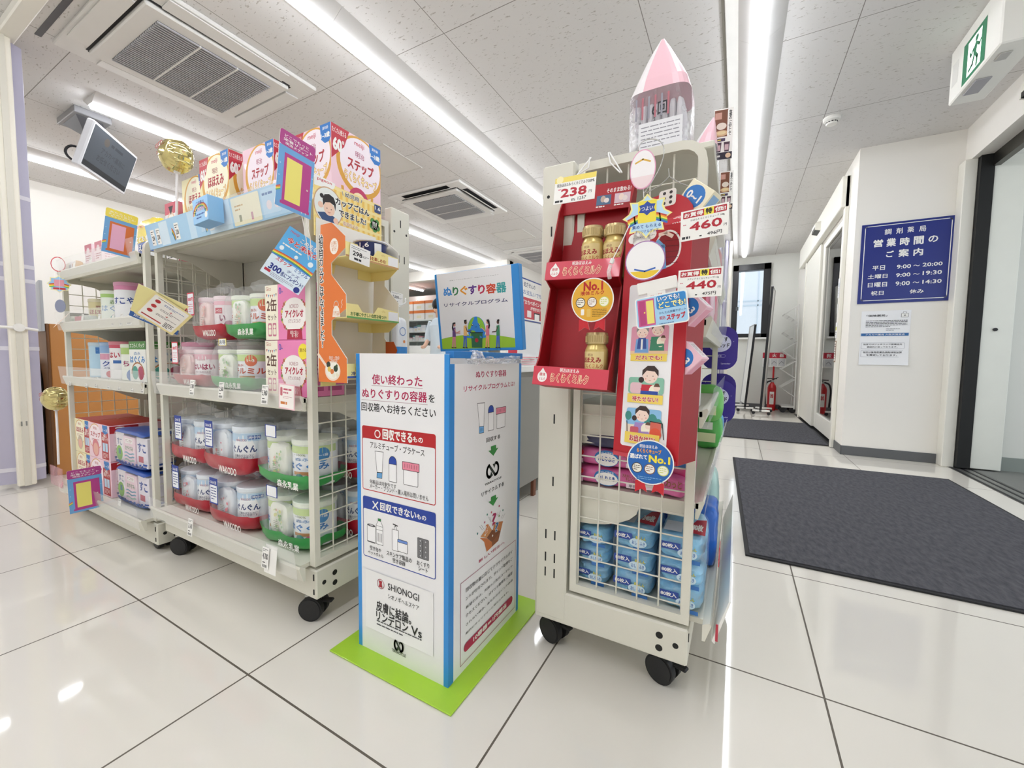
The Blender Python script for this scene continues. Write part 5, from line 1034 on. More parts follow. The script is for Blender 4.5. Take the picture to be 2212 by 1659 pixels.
b.prism([q[i] for i in range(len(q)) if i not in (2, len(q)-1)], (0, .003, 0), C('#ba1728', .45)); b.T = None
s = PL(O2, U2, V2, b)
wl = s.uv(*G6(872, 525)); wr = s.uv(*E5(1272, 650)); s.rect(wl, wr, C('#f3f2f4', .4), .006)
sl = C('#e6dfe0'); c0 = s.uv(*E5(1190, 385)); r0 = .0270
s.disc(c0, r0, C('#8f0d1c'), 36, ry=r0*1.35); s.ring(c0, r0, .0035, WHITE, 36, ry=r0*1.35)
for i in range(6): v = c0[1]-r0*1.0+r0*.4*i; s.line([(c0[0]-r0*.2, v), (c0[0]+r0*.8, v-.002)], .0009, C('#5a0812'))
a = s.uv(*E5(1165, 190)); c = s.uv(*E5(1400, 80)); s.rect(a, c, C('#cf2c40', .35, coat=.3), .004); s.text('meiji', s.uv(*E5(1235, 178)), s.uv(*E5(1372, 132)), WHITE, 4); s.greek(s.uv(*E5(1245, 122)), s.uv(*E5(1370, 105)), 1, WHITE, .5)
a = s.uv(*D4(1170, 1535)); c = s.uv(*D4(1335, 1345)); s.rect(a, c, C('#f0ece6', .4), .006)
for i in (0, 1):
    for j in (0, 1, 2): s.disc((a[0]+(c[0]-a[0])*(.32+.38*i), a[1]+(c[1]-a[1])*(.2+.3*j)), .0032, C('#3a3234'), 12)
# bubble lettering
bb = s.uv(*E5(985, 285)); 
for dx, dy, r in ((-.022, .0, .010), (-.01, .006, .011), (.004, .006, .011), (.018, .002, .010), (-.012, -.006, .010), (.006, -.006, .010)): s.disc((bb[0]+dx, bb[1]+dy), r, WHITE, 16); s.k -= 1
s.k += 2; s.text('パパッ', s.uv(*E5(890, 262)), s.uv(*E5(1010, 225)), C('#c02a40'), 3); s.text('と入れるだけ!', s.uv(*E5(900, 305)), s.uv(*E5(1085, 258)), BLACK, 2)
s.line([s.uv(*E5(1110, 330)), s.uv(*E5(1150, 370)), s.uv(*E5(1160, 540))], .010, C('#7ab4e6')); s.line([s.uv(*E5(1130, 265)), s.uv(*E5(1180, 250)), s.uv(*E5(1230, 275))], .007, C('#f3d9cc'))
def person(x, y, hair, shirt, k=1.0, baby=False, fem=True):
    # printed cartoon figure, (x, y) the middle of the face
    SK = C('#f7ddcf'); 
    s.poly([(x-.013*k, y-.036*k), (x+.013*k, y-.036*k), (x+.011*k, y-.012*k), (x-.011*k, y-.012*k)], C(shirt)); s.disc((x, y), .0105*k, SK, 20)
    s.poly([(x-.0112*k, y-.001), (x-.011*k, y+.007*k), (x-.004*k, y+.013*k), (x+.005*k, y+.013*k), (x+.011*k, y+.007*k), (x+.0112*k, y-.001), (x+.006*k, y+.0055*k), (x-.005*k, y+.0065*k)], C(hair))
    if fem: s.disc((x-.012*k, y-.006*k), .004*k, C(hair), 12)
    for d in (-.004, .004): s.disc((x+d*k, y-.001), .0009, BLACK, 8); s.disc((x+d*1.5*k, y-.0045*k), .0017, C('#f0b0a0'), 8)
    s.line([(x-.002, y-.006*k), (x, y-.0068*k), (x+.002, y-.006*k)], .0006, C('#b0504a'))
    if baby: s.disc((x+.006*k, y-.021*k), .0068*k, C('#fbf2dc'), 14, ry=.009*k); s.disc((x+.010*k, y-.016*k), .0046*k, SK, 14); s.poly([(x+.0055*k, y-.0145*k), (x+.0145*k, y-.0145*k), (x+.012*k, y-.010*k), (x+.008*k, y-.010*k)], C('#6a4a3a')); s.line([(x-.010*k, y-.018*k), (x-.002*k, y-.027*k), (x+.010*k, y-.026*k)], .004*k, C(shirt))
def caption(tx, a, c):
    s.rect(a, c, YELL); w_, h_ = c[0]-a[0], c[1]-a[1]; s.text(tx, (a[0]+w_*.14, a[1]+h_*.18), (a[0]+w_*.88, a[1]+h_*.78), C('#c82438'), 4, out=WHITE, ow=5)
a = s.uv(*E5(875, 1290)); c = s.uv(*E5(1210, 1035)); s.rect(a, c, C('#e09ab0'), .005); s.rect((a[0], a[1]), (c[0], a[1]+.008), C('#ecc8a4'))
person(a[0]+.024, c[1]-.012, '#8a8684', '#7aa8dc', 1.15, fem=False); person(c[0]-.022, c[1]-.008, '#6a5a50', '#3f8a6a', 1.15, True, False); s.poly([(a[0]+.014, a[1]+.012), (a[0]+.034, a[1]+.012), (a[0]+.032, a[1]+.034), (a[0]+.016, a[1]+.034)], C('#2f4f9a')); s.line([(a[0]+.024, a[1]+.012), (a[0]+.024, a[1]+.030)], .004, WHITE)
caption('だれでも!', s.uv(*E5(878, 1342)), s.uv(*E5(1190, 1282)))
a = s.uv(*E5(858, 1612)); c = s.uv(*E5(1168, 1490)); s.rect(a, c, C('#8cc4ac'), .005); s.rect((a[0]+.004, a[1]), (a[0]+.03, a[1]+.022), C('#e9c4cc'), .006); m_ = (a[0]+c[0])/2; person(m_+.008, c[1]+.004, '#3a2a28', '#c8283c', 1.5, True); s.rect((m_-.010, a[1]-.002), (m_+.026, a[1]+.006), C('#2a4aa0'))
caption('待たせない!', s.uv(*G6(940, 122)), s.uv(*G6(1278, 65)))
a = s.uv(*G6(922, 435)); c = s.uv(*G6(1265, 205)); s.rect(a, c, C('#f0dcc8'), .005); s.rect((a[0], a[1]+(c[1]-a[1])*.42), c, C('#8cc0e8'), .005)
for u, v, r in ((.06, .72, .007), (.62, .55, .006), (.76, .62, .010), (.93, .52, .008)): s.disc((a[0]+(c[0]-a[0])*u, a[1]+(c[1]-a[1])*v), r, C('#3f8f86'), 14, ry=r*1.35)
person(a[0]+.034, c[1]-.012, '#3a2a28', '#a88ac8', 1.35, True); s.rect((a[0]+.010, a[1]+.004), (a[0]+.028, a[1]+.020), C('#c8586a'), .003); s.rect((a[0]+.052, a[1]+.004), (a[0]+.074, a[1]+.034), C('#d96a5a'), .004); s.disc((a[0]+.063, a[1]+.010), .012, C('#e0583a'), 16)
s.line([(a[0]+.002, a[1]+.03), (a[0]+.004, a[1]+.006), (a[0]+.030, a[1]+.004)], .0016, BLACK); s.line([(a[0]+.051, a[1]+.034), (a[0]+.076, a[1]+.032), (a[0]+.080, a[1]+.002)], .0016, BLACK)
caption('お出かけに!', s.uv(*G6(915, 498)), s.uv(*G6(1245, 442)))
s.rect((.002, .0), (w2-.002, .008), C('#cc4250', .4)); b.build('front_panel', t)
b = MB(); b.T = M2; b.box(w2-.003, w2, .003, dz, 0, H2-.06, C('#9c0a16', .5)); b.build('side_panel', t)
b = MB(); b.T = M2; b.box(0, .003, .003, dz, 0, H2-.06, C('#9c0a16', .5)).box(.003, w2-.003, dz-.003, dz, 0, H2-.03, C('#9c0a16', .5)).box(.003, w2-.003, .003, dz-.003, 0, .003, C('#9c0a16', .5)); b.build('back_panel', t)
# small cube boxes pushed out of the dispenser's right side
def cubepack(px, py, Y, ang, pink, label, l=.115, w=.050, d=.036, age='1~3'):
    s0 = PL(O2-N2*.0045, U2, V2, None); P_ = s0.at(*s0.uv(px, py)); b = MB(); T = Matrix.Translation(P_) @ Matrix.Rotation(math.atan2(U2.y, U2.x), 4, 'Z') @ Matrix.Rotation(ang, 4, 'Y')
    cm = C('#f0c6d4', .4) if pink else C('#f3ecd0', .4); b.T = T; b.box(-w/2, w/2, 0, d, -l, 0, cm, .001)
    R3 = T.to_3x3(); s = PL(T @ V((-w/2, 0, -l)), R3 @ V((1, 0, 0)), R3 @ V((0, 0, 1)), b); b.T = None
    s.disc((w*.45, l*.80), w*.40, BLUEB, 24); s.text(age, (w*.15, l*.74), (w*.72, l*.86), WHITE, 5, rot=.0); s.text('キューブ', (w*.12, l*.42), (w*.88, l*.56), C('#f6ecc0') if not pink else C('#fff0c0'), 2, out=C('#c8762a'), ow=6)
    e = PL(T @ V((-w/2, 0, 0)), R3 @ V((1, 0, 0)), R3 @ V((0, 1, 0)), b); e.rect((.004, .004), (w-.004, d-.004), C('#f4eef0')); e.greek((.008, .008), (w-.008, d-.008), 4, C('#8a6a78'), .3)
    r_ = PL(T @ V((w/2, 0, -l)), R3 @ V((0, 1, 0)), R3 @ V((0, 0, 1)), b); r_.rect((.004, l*.55), (d-.004, l*.95), C('#8fb8e0') if not pink else C('#e8a8bc')); r_.greek((.006, l*.1), (d-.006, l*.5), 6, C('#b08a90'), .3)
    tag(b.build('cube_milk_box', loc=P_), label, 'box', 'small cube milk boxes')
cubepack(1522, 398, .83, .72, 0, 'small cream box with 0-1 roundel leaning out of the top of the dispenser', .125, .052, .04, '0~1')
cubepack(1510, 645, .815, .80, 1, 'small pink box half hidden behind the 440 price card', .115, .046)
cubepack(1500, 755, .818, .80, 1, 'small pink box with 1-3 roundel sticking out low on the dispenser', .125, .046)
# price cards 460 and 440, pop cards, badges
def dsale(name, price, tax):
    def d(s, w, h, b):
        s.rect((w*.05, h*.74), (w*.96, h*.95), C('#b4182c'), .001); s.rect((w*.50, h*.735), (w*.70, h*.965), C('#efe04a')); s.text('お買得', (w*.07, h*.77), (w*.48, h*.92), WHITE, 4); s.text('特', (w*.53, h*.76), (w*.67, h*.95), BLACK, 6); s.text('価!', (w*.72, h*.77), (w*.94, h*.92), WHITE, 4)
        s.text(name, (w*.22, h*.61), (w*.92, h*.69), INK, 1); s.text(price, (w*.20, h*.29), (w*.88, h*.57), C('#b4182c'), 6); s.text('円', (w*.91, h*.27), (w*.97, h*.36), INK, 1); s.greek((w*.06, h*.50), (w*.16, h*.56), 1, C('#c04a60'), .5)
        s.greek((w*.04, h*.05), (w*.34, h*.15), 1, INK, .8, 7); s.greek((w*.42, h*.05), (w*.50, h*.13), 1, INK, .5, 2); s.text(tax, (w*.58, h*.06), (w*.88, h*.18), BLACK, 2)
    return d
card('price_card', atY(1469, 523, .80), (1, -.20, .01), (.03, .02, 1), .078, .053, .001, WHITE, dsale('ほほえみ らくらくキューブ 108g', '460', '496円'), 'white sale card reading 460 beside the upper end of the dispenser', 'price card', 'large price cards')
card('price_card', atY(1462, 645, .80), (1, -.20, -.02), (.05, .02, 1), .074, .050, .001, WHITE, dsale('ステップ らくらくキューブ112g', '440', '475円'), 'white sale card reading 440 midway down the dispenser', 'price card', 'large price cards')
def dpop(s, w, h, b):
    s.rect((.002, .002), (w-.002, h-.002), C('#a8d4f2', .35), .005); s.rect((w*.42, h*.52), (w-.003, h-.003), C('#2f86cc', .35), .004); PK = C('#c0508a')
    s.rect((w*.05, h*.06), (w*.38, h*.92), C('#c9588f')); s.rect((w*.08, h*.10), (w*.20, h*.88), C('#b8407a')); s.rect((w*.22, h*.12), (w*.36, h*.86), C('#f0e07a')); s.disc((w*.18, h*.5), .0016, YELL, 8)
    s.text('いつでも!', (w*.44, h*.76), (w*.86, h*.93), WHITE, 4, out=C('#1c4a94'), ow=4); s.text('どこでも!', (w*.46, h*.54), (w*.96, h*.74), C('#fbf2a0'), 4, out=C('#1c4a94'), ow=4)
    s.text('かんたん栄養サポート', (w*.46, h*.36), (w*.96, h*.44), C('#2a4a8a'), 1); s.text('明治', (w*.46, h*.18), (w*.57, h*.30), C('#c02a40'), 2); s.text('ステップ', (w*.59, h*.13), (w*.94, h*.33), C('#c02a40'), 6); s.greek((w*.45, h*.04), (w*.9, h*.08), 1, C('#4a6a9a'), .5)
card('shelf_card', atY(1376, 712, .795), (1, -.12, .13), (-.06, .05, 1), .094, .058, .0012, WHITE, dpop, 'sky blue card with a pink door clipped low on the white panel of the dispenser', 'pop card', r=.006)
b = MB(); T = Matrix.Translation(atY(1378, 640, .802)) @ Matrix.Rotation(-.16, 4, 'Y'); b.T = T; b.box(0, .072, 0, .006, 0, .024, WHITE, .002); b.T = Matrix.Translation(atY(1399, 646, .80)) @ Matrix.Rotation(-.10, 4, 'Y'); b.box(0, .032, 0, .001, -.004, .012, WHITE); sp = PL(b.T @ V((0, 0, -.004)), b.T.to_3x3() @ V((1, 0, 0)), b.T.to_3x3() @ V((0, 0, 1)), b); b.T = None; sp.text('meiji', (.005, .003), (.026, .011), C('#c83a50'), 2)
tag(b.build('tape_strip', loc=T.translation), 'white tape strip holding the sky blue door card to the dispenser', 'tape')
def badge(px, py, Y, r, m1, rim, draw, label):
    c = atY(px, py, Y); b = MB(); n = 40; RB = C('#c8202e', .4); q = r/.042
    for sx in (-1, 1):
        p = [(c.x+sx*.010*q, c.z-r*.80), (c.x+sx*.026*q, c.z-r*.88), (c.x+sx*.026*q, c.z-r*1.42), (c.x+sx*.014*q, c.z-r*1.24), (c.x+sx*.004*q, c.z-r*1.36)]
        b.prism([(x, c.y+.001, z) for x, z in p], (0, .001, 0), RB, WHITE)
    b.prism([(c.x+r*cos(2*pi*i/n), c.y, c.z+r*sin(2*pi*i/n)) for i in range(n)], (0, .0012, 0), rim); s = PL((c.x, c.y-.0001, c.z), (1, 0, 0), (0, 0, 1), b); s.disc((0, 0), r*.95, m1, 40); draw(s, r)
    return tag(b.build('rosette_badge', loc=c), label, 'badge', 'printed rosette badges')
def medals(s, r, y):
    for x, c1, c2 in ((-.55, '#4a3a28', '#f3efe2'), (0, '#8a5a30', '#f6f2ec'), (.56, '#cfd86a', '#f4f2e0')): s.disc((r*x, r*y), r*.235, C(c2), 20); s.ring((r*x, r*y), r*.235, r*.035, C(c1), 20); s.greek((r*(x-.15), r*(y-.12)), (r*(x+.15), r*(y+.14)), 3, C(c1), .35, 4)
def dg(s, r):
    s.text('No.1', (-r*.42, r*.42), (r*.50, r*.84), C('#b8201e'), 6); s.text('液体ミルク', (-r*.56, r*.22), (r*.56, r*.42), C('#b8301e'), 4); medals(s, r, -.10); s.rect((-r*.52, -r*.68), (-r*.36, -r*.40), WHITE, .002); s.rect((-r*.24, -r*.76), (-r*.06, -r*.40), C('#e8c060'), .002); s.greek((r*.02, -r*.78), (r*.68, -r*.40), 5, C('#8a6a20'), .35)
badge(1279, 648, .812, .0445, C('#e8b03c', .35, .2), WHITE, dg, 'gold round No.1 badge with red ribbons on the middle lip of the red display')
def dbz(s, r):
    s.text('明治ほほえみ', (-r*.46, r*.62), (r*.30, r*.78), WHITE, 2); s.text('らくらくキューブ', (-r*.58, r*.40), (r*.46, r*.60), C('#f0b040'), 3, out=C('#c8502a'), ow=3); s.text('選ばれて', (-r*.88, r*.10), (-r*.12, r*.32), WHITE, 4); s.text('No.1', (-r*.06, r*.0), (r*.84, r*.34), C('#f6e23c'), 7); medals(s, r, -.30); s.rect((-r*.55, -r*.82), (r*.55, -r*.62), C('#1c6ab4')); s.greek((-r*.5, -r*.80), (r*.5, -r*.64), 2, C('#8cbce8'), .3)
badge(1404, 999, .805, .0435, C('#1f66b8', .35), WHITE, dbz, 'blue round No.1 badge with red ribbons at the foot of the dispenser')
# hanging mobile: oval, star and round cards on a thread (figures on them are left plain)
t = thing('hanging_mobile', 'string of oval, rainbow star and round pop cards over the dispenser', 'mobile', (-.20, .80, .90))
c = atY(*D4(1030, 1185), .80); b = MB(); n = 36
b.prism([(c.x+.0235*cos(2*pi*i/n), c.y, c.z+.036*sin(2*pi*i/n)) for i in range(n)], (0, .001, 0), C('#e8a8c8')); s = PL((c.x, c.y, c.z), (1, 0, 0), (0, 0, 1), b); s.disc((0, 0), .0218, C('#f8f4f6'), 36, ry=.0340); s.poly([(.0218*cos(a), .034*sin(a)) for a in (pi*1.12+pi*.76*i/14 for i in range(15))], C('#f3dfe2')); s.line([(-.013, .013), (.0, .018), (.013, .012)], .003, C('#e0b24a')); b.build('oval_card', t)
c = atY(*E5(1015, 105), .80); b = MB(); q = []
for i in range(8): a = pi/2+2*pi*i/8; q += [(c.x+.045*cos(a), c.y, c.z+.041*sin(a))]+[(c.x+.034*cos(a+2*pi/8*k/4), c.y, c.z+.032*sin(a+2*pi/8*k/4)) for k in (1.2, 2.8)]
b.prism(q, (0, .001, 0), C('#f6ec9a')); s = PL((c.x, c.y, c.z), (1, 0, 0), (0, 0, 1), b); s.poly([((p[0]-c.x)*.90, (p[2]-c.z)*.90) for p in q], C('#bfe0f6'))
for k, cl in enumerate(('#c8403a', '#f0a030', '#f4e050', '#58b05a', '#3a6ac0')): s.line([(-.034+.0025*k*.2+.034*i/6*2, -.004-.003*k+.010*sin(pi*i/6)) for i in range(7)], .0034, C(cl))
s.rect((-.016, -.012), (.017, .028), C('#f2e04a'), .002); s.poly([(.0005+(.012 if i % 2 else .017)*cos(pi/2+pi*i/6), .014+(.009 if i % 2 else .013)*sin(pi/2+pi*i/6)) for i in range(12)], C('#2a4aa0')); s.text('つよい', (-.010, .010), (.011, .018), WHITE, 2); s.text('集めて もらえる', (-.026, -.022), (.026, -.015), C('#2a4a9a'), 2); s.text('オリジナルグッズ', (-.020, -.031), (.022, -.0245), C('#2a4a9a'), 2); b.build('star_card', t)
c = atY(*E5(1000, 485), .80); b = MB(); r = .0365
b.prism([(c.x+r*cos(2*pi*i/n), c.y, c.z+r*sin(2*pi*i/n)) for i in range(n)], (0, .001, 0), C('#a87ab4')); s = PL((c.x, c.y, c.z), (1, 0, 0), (0, 0, 1), b); s.disc((0, 0), r*.95, C('#f6f5f7'), 36); s.poly([(r*.9*cos(a), r*.9*sin(a)) for a in (pi*1.2+pi*.6*i/12 for i in range(13))], C('#efcb3a')); s.line([(-r*.5, -r*.42), (0, -r*.55), (r*.5, -r*.42)], .003, C('#3a6ac0')); b.build('round_card', t)
wr = MB(); W_ = C('#f0f0ee', .3)
wr.tube([atY(*D4(x, y), .805) for x, y in ((1035, 1350), (1040, 1420))]+[atY(*E5(1020, 250), .805), atY(*E5(1010, 345), .805)], .0009, W_)
wr.tube(rounded([atY(*D4(x, y), .81+.14*k) for x, y, k in ((990, 1020, .2), (995, 975, .5), (1040, 925, .9), (1130, 908, 1), (1200, 940, .9), (1228, 1010, .6), (1200, 1140, .4), (1120, 1290, .2), (1040, 1400, .0))]), .0011, C('#c8c8c4', .25, .6)); wr.build('hanger_wire', t)
t2 = tag(MB().tube([atY(*E5(872, 175), .80), atY(*E5(800, 330), .80), atY(*E5(728, 468), .80)], .0011, W_).tube([atY(*E5(728, 468), .80), atY(*E5(712, 510), .80)], .0042, W_, 8).tube([atY(*E5(708, 520), .80), atY(*E5(690, 580), .80), atY(*E5(700, 640), .80)], .0040, film('clear_clip', '#ffffff', .3), 8).build('clip_cord', loc=atY(*E5(728, 468), .80)), 'white cord with a clear clip hanging from the rainbow star card', 'cord')
for k, (p, q, l) in enumerate((((555, 1080), (405, 1262), 'white cord tying the left corner of the red display to the rack frame'), ((722, 1035), (828, 1215), 'white cord tying the middle of the red display to the rack frame'))):
    tag(MB().tube([atY(*D4(*p), .947), atY(*D4(p[0]*.9+q[0]*.1+6, p[1]*.5+q[1]*.5), .93), atY(*D4(*q), .90)], .0015, W_).tube([atY(*D4(p[0]+12, p[1]), .947), atY(*D4(q[0]+16, q[1]), .90)], .0015, W_).build('tie_cord', loc=atY(*D4(*p), .947)), l, 'cord')
tag(MB().tube([atY(*D4(1262, 1180), .935), atY(*D4(1268, 1250), .93), atY(*D4(1180, 1330), .90), atY(*D4(1060, 1400), .88)], .0012, C('#c8c8c4', .25, .6)).tube([atY(*D4(1268, 1250), .93), atY(*D4(1370, 1310), .90), atY(*D4(1480, 1350), .88)], .0012, C('#c8c8c4', .25, .6)).build('wire_hook', loc=atY(*D4(1262, 1180), .935)), 'thin wire hook holding the red dispenser on the mesh', 'hook')

# ------------------------------------------------------------------ goods inside and on the right rack
PINKW = C('#d96aa4', .35, coat=.3); BLW = C('#8accf0', .3, coat=.5, bump=.5, bscale=45)
def wipes(x0, x1, y0, y1, z0, h, m, label, draw, group, seed, rot=0):
    t = MB(); c = V(((x0+x1)/2, (y0+y1)/2, z0+h/2)); t.T = Matrix.Translation(c) @ Matrix.Rotation(rot, 4, 'Y')
    t.soft((0, 0, 0), x1-x0, y1-y0, h, m, 5, .035, seed, 12); t.T = None
    s = PL((x0, y0-.0045, z0), (1, 0, 0), (0, 0, 1), t)
    if draw: draw(s, x1-x0, h)
    return tag(t.build('wipes_pack', loc=(c.x, c.y, z0)), label, 'wipes pack', group)
def dpink(s, w, h):
    s.disc((w*.50, h*.50), w*.19, C('#2f78b8'), 28, ry=h*.44); s.disc((w*.50, h*.44), w*.175, WHITE, 28, ry=h*.34); s.text('おしりふき', (w*.37, h*.34), (w*.63, h*.60), C('#1c4a9a'), 5); s.text('トイレに流せる', (w*.39, h*.72), (w*.61, h*.86), WHITE, 2)
    s.disc((w*.07, h*.70), w*.07, C('#c82a3a'), 16, ry=h*.18); s.rect((w*.02, h*.12), (w*.13, h*.36), C('#e8c8d8')); s.text('汚れをしっかり\nキレイに', (w*.74, h*.50), (w*.97, h*.86), C('#8a5a20'), 2); s.rect((w*.80, h*.14), (w*.98, h*.38), C('#e8d4e0')); s.text('厚手', (w*.84, h*.18), (w*.94, h*.34), INK, 2)
GP = 'pink wipes packs on the middle shelf of the right rack'
wipes(-.352, -.190, .985, 1.10, .457, .046, PINKW, 'pink wipes pack, lower of the flat stack behind the mesh', dpink, GP, 1)
wipes(-.352, -.192, .985, 1.10, .505, .046, PINKW, 'pink wipes pack, upper of the flat stack behind the mesh', dpink, GP, 2)
wipes(-.180, -.088, .975, 1.09, .459, .052, PINKW, 'crumpled pink wipes pack leaning at the right of the stack', lambda s, w, h: (s.rect((w*.05, h*.2), (w*.34, h*.55), C('#e8d4e0')), s.text('ふわっと', (w*.4, h*.45), (w*.9, h*.8), C('#8a5a20'), 2)), GP, 3, .12)
wipes(-.185, -.090, 1.0, 1.10, .512, .045, C('#e8e2ea', .35, coat=.3), 'white and blue wipes pack resting on the crumpled pink pack', lambda s, w, h: s.rect((w*.55, h*.3), (w*.98, h*.9), C('#2a6aa8')), 'packs on the middle shelf of the right rack', 5, -.15)
wipes(-.350, -.20, 1.12, 1.22, .457, .12, C('#ececee', .3, coat=.3), 'white soft pack behind the flat pink wipes', None, 'packs on the middle shelf of the right rack', 6)
b = MB().soft((-.26, 1.02, .572), .17, .09, .038, C('#3a3a58', .35), 4, .08, 9, 8); tag(b.build('wipes_pack', loc=(-.26, 1.02, .553)), 'dark grey topped pack lying on the pink wipes', 'wipes pack')
def multipack(x0, x1, y0, y1, z0, h, label, seed):
    t = thing('wipes_multipack', label, 'wipes multipack', ((x0+x1)/2, (y0+y1)/2, z0), 'blue wipes multipacks on the bottom shelf'); w = x1-x0; d = y1-y0; k = 3; ph = h/k
    for i in range(k):
        b = MB().soft(((x0+x1)/2, (y0+y1)/2, z0+ph*(i+.5)), w*.96, d*.96, ph*1.02, BLW, 4.5, .075, seed*3+i, 12)
        s = PL((x0, y0-.006, z0+ph*i), (1, 0, 0), (0, 0, 1), b)
        s.rect((w*.10, ph*.52), (w*.52, ph*.82), C('#2c4a9c'), .002); s.text('80枚入', (w*.14, ph*.58), (w*.48, ph*.76), WHITE, 4); s.disc((w*.66, ph*.46), w*.20, C('#cfe6f4'), 20, ry=ph*.20); s.text('おしりふき', (w*.52, ph*.38), (w*.82, ph*.54), C('#3a6ab4'), 3); s.text('あんしん', (w*.60, ph*.62), (w*.84, ph*.76), C('#d8d060'), 4, out=C('#3a6a4a'), ow=4); s.rect((w*.55, ph*.10), (w*.92, ph*.26), C('#3a74bc')); b.build('inner_pack', t)
    b = MB().soft(((x0+x1)/2, (y0+y1)/2, z0+h*.51), w*1.02, d*1.02, h*1.04, FILM, 6, .03, seed, 14); b.build('film_wrap', t, sharp=60)
    b = MB(); s = PL((x0, y0, z0+h*1.035), (1, 0, 0), (0, 1, 0), b); s.poly([(w*.55, d*.15), (w*.98, d*.12), (w*.96, d*.60), (w*.75, d*.55)], C('#b81c34', .35)); s.text('240枚', (w*.62, d*.22), (w*.92, d*.42), WHITE, 3); s.rect((w*.12, d*.1), (w*.5, d*.4), C('#c8ccd4')); b.build('corner_label', t)
multipack(-.352, -.262, .985, 1.20, .197, .150, 'blue three pack wipes bundle, leftmost behind the bottom mesh', 1)
multipack(-.255, -.155, .980, 1.20, .197, .170, 'blue three pack wipes bundle, middle one behind the bottom mesh', 2)
multipack(-.148, -.045, .975, 1.19, .197, .172, 'blue three pack wipes bundle, rightmost and bulging past the rack upright', 3)
b = MB().prism([(-.018, .985, .318), (-.018, 1.06, .300), (-.018, 1.05, .352), (-.018, .985, .362)], (.0015, 0, 0), C('#b81c34', .35)); s = PL((-.0165, .985, .30), (0, 1, 0), (0, 0, 1), b); s.text('240枚', (.008, .030), (.050, .050), WHITE, 4); b.T = None
tag(b.build('pack_label', loc=(-.018, 1.0, .318)), 'red corner flag reading 240 on the outermost blue bundle', 'label')
# side towards the corridor: packs standing behind the rails
def sidepack(y0, y1, x0, x1, z0, h, col, label, prints=(), p=4, seed=1):
    b = MB().soft(((x0+x1)/2, (y0+y1)/2, z0+h/2), x1-x0, y1-y0, h, C(col, .3, coat=.3), p, .05, seed, 10)
    s = PL((x0, y0-.004, z0), (1, 0, 0), (0, 0, 1), b); w = x1-x0
    for k, a, c, cl in prints:
        if k: s.text(k, (a[0]*w, a[1]*h), (c[0]*w, c[1]*h), C(cl), 3)
        else: s.rect((a[0]*w, a[1]*h), (c[0]*w, c[1]*h), C(cl))
    return tag(b.build('soft_pack', loc=((x0+x1)/2, (y0+y1)/2, z0)), label, 'pack', 'packs along the corridor side of the right rack')
sidepack(1.22, 1.36, -.16, -.03, .197, .175, '#2468c8', 'upright royal blue pack beside the outermost blue bundle', [('', (.55, .45), (.75, .70), '#eef2fa'), ('', (.35, .08), (.75, .30), '#cfe0f6')], 7, 3)
sidepack(1.40, 1.52, -.16, -.035, .197, .24, '#b4d8d2', 'pale teal soap refill pack behind the royal blue pack', [('', (.4, .2), (.8, .6), '#e8f4f2')], 4, 4)
sidepack(1.38, 1.44, -.20, -.10, .197, .23, '#2a5cc0', 'small royal blue pack beside the teal refill', (), 4, 5)
for i, (y, z, c, l) in enumerate(((1.60, .457, '#58b858', 'green foil refill, lower one near the far upright'), (1.70, .457, '#3f9ad0', 'blue and green foil refill behind the lower green one'), (1.55, .56, '#6ac05a', 'green foil refill, upper one near the far upright'))): sidepack(y, y+.06, -.14, -.035, z, .13, c, l, [('', (.2, .2), (.8, .45), '#e8f0c0'), ('', (.3, .55), (.7, .75), '#f4f4f0')], 3, 7+i)
b = MB().box(-.16, -.075, .99, 1.10, .662, .80, C('#f0efee', .4), .001); s = PL((-.16, .99, .662), (1, 0, 0), (0, 0, 1), b); s.rect((.055, .07), (.08, .135), C('#c85a70')); s.greek((.05, .01), (.08, .065), 5, INK, .3); tag(b.build('white_carton', loc=(-.118, 1.04, .662)), 'tall white carton on the rack shelf below the clear rail', 'box')
sidepack(1.0, 1.10, -.15, -.075, .457, .17, '#c83a78', 'magenta and yellow pouch between the upright and the clear sheet', [('', (.1, .68), (.95, .95), '#e8d848')], 3, 11)
for i, (y, z, l) in enumerate(((1.0, .862, 'pink and white pack on the upper corridor side shelf, nearest'), (1.18, .862, 'pink and white pack on the upper corridor side shelf, second'), (1.36, .862, 'pink and white pack on the upper corridor side shelf, third'), (1.56, 1.032, 'red and white pack high up at the far end of the rack'))): sidepack(y, y+.10, -.17, -.06, z, .13, ('#d85a80', '#e8c8d4', '#cf4a6a', '#c83a48')[i], l, [('', (.2, .4), (.8, .7), '#f6eef2')], 4, 14+i)
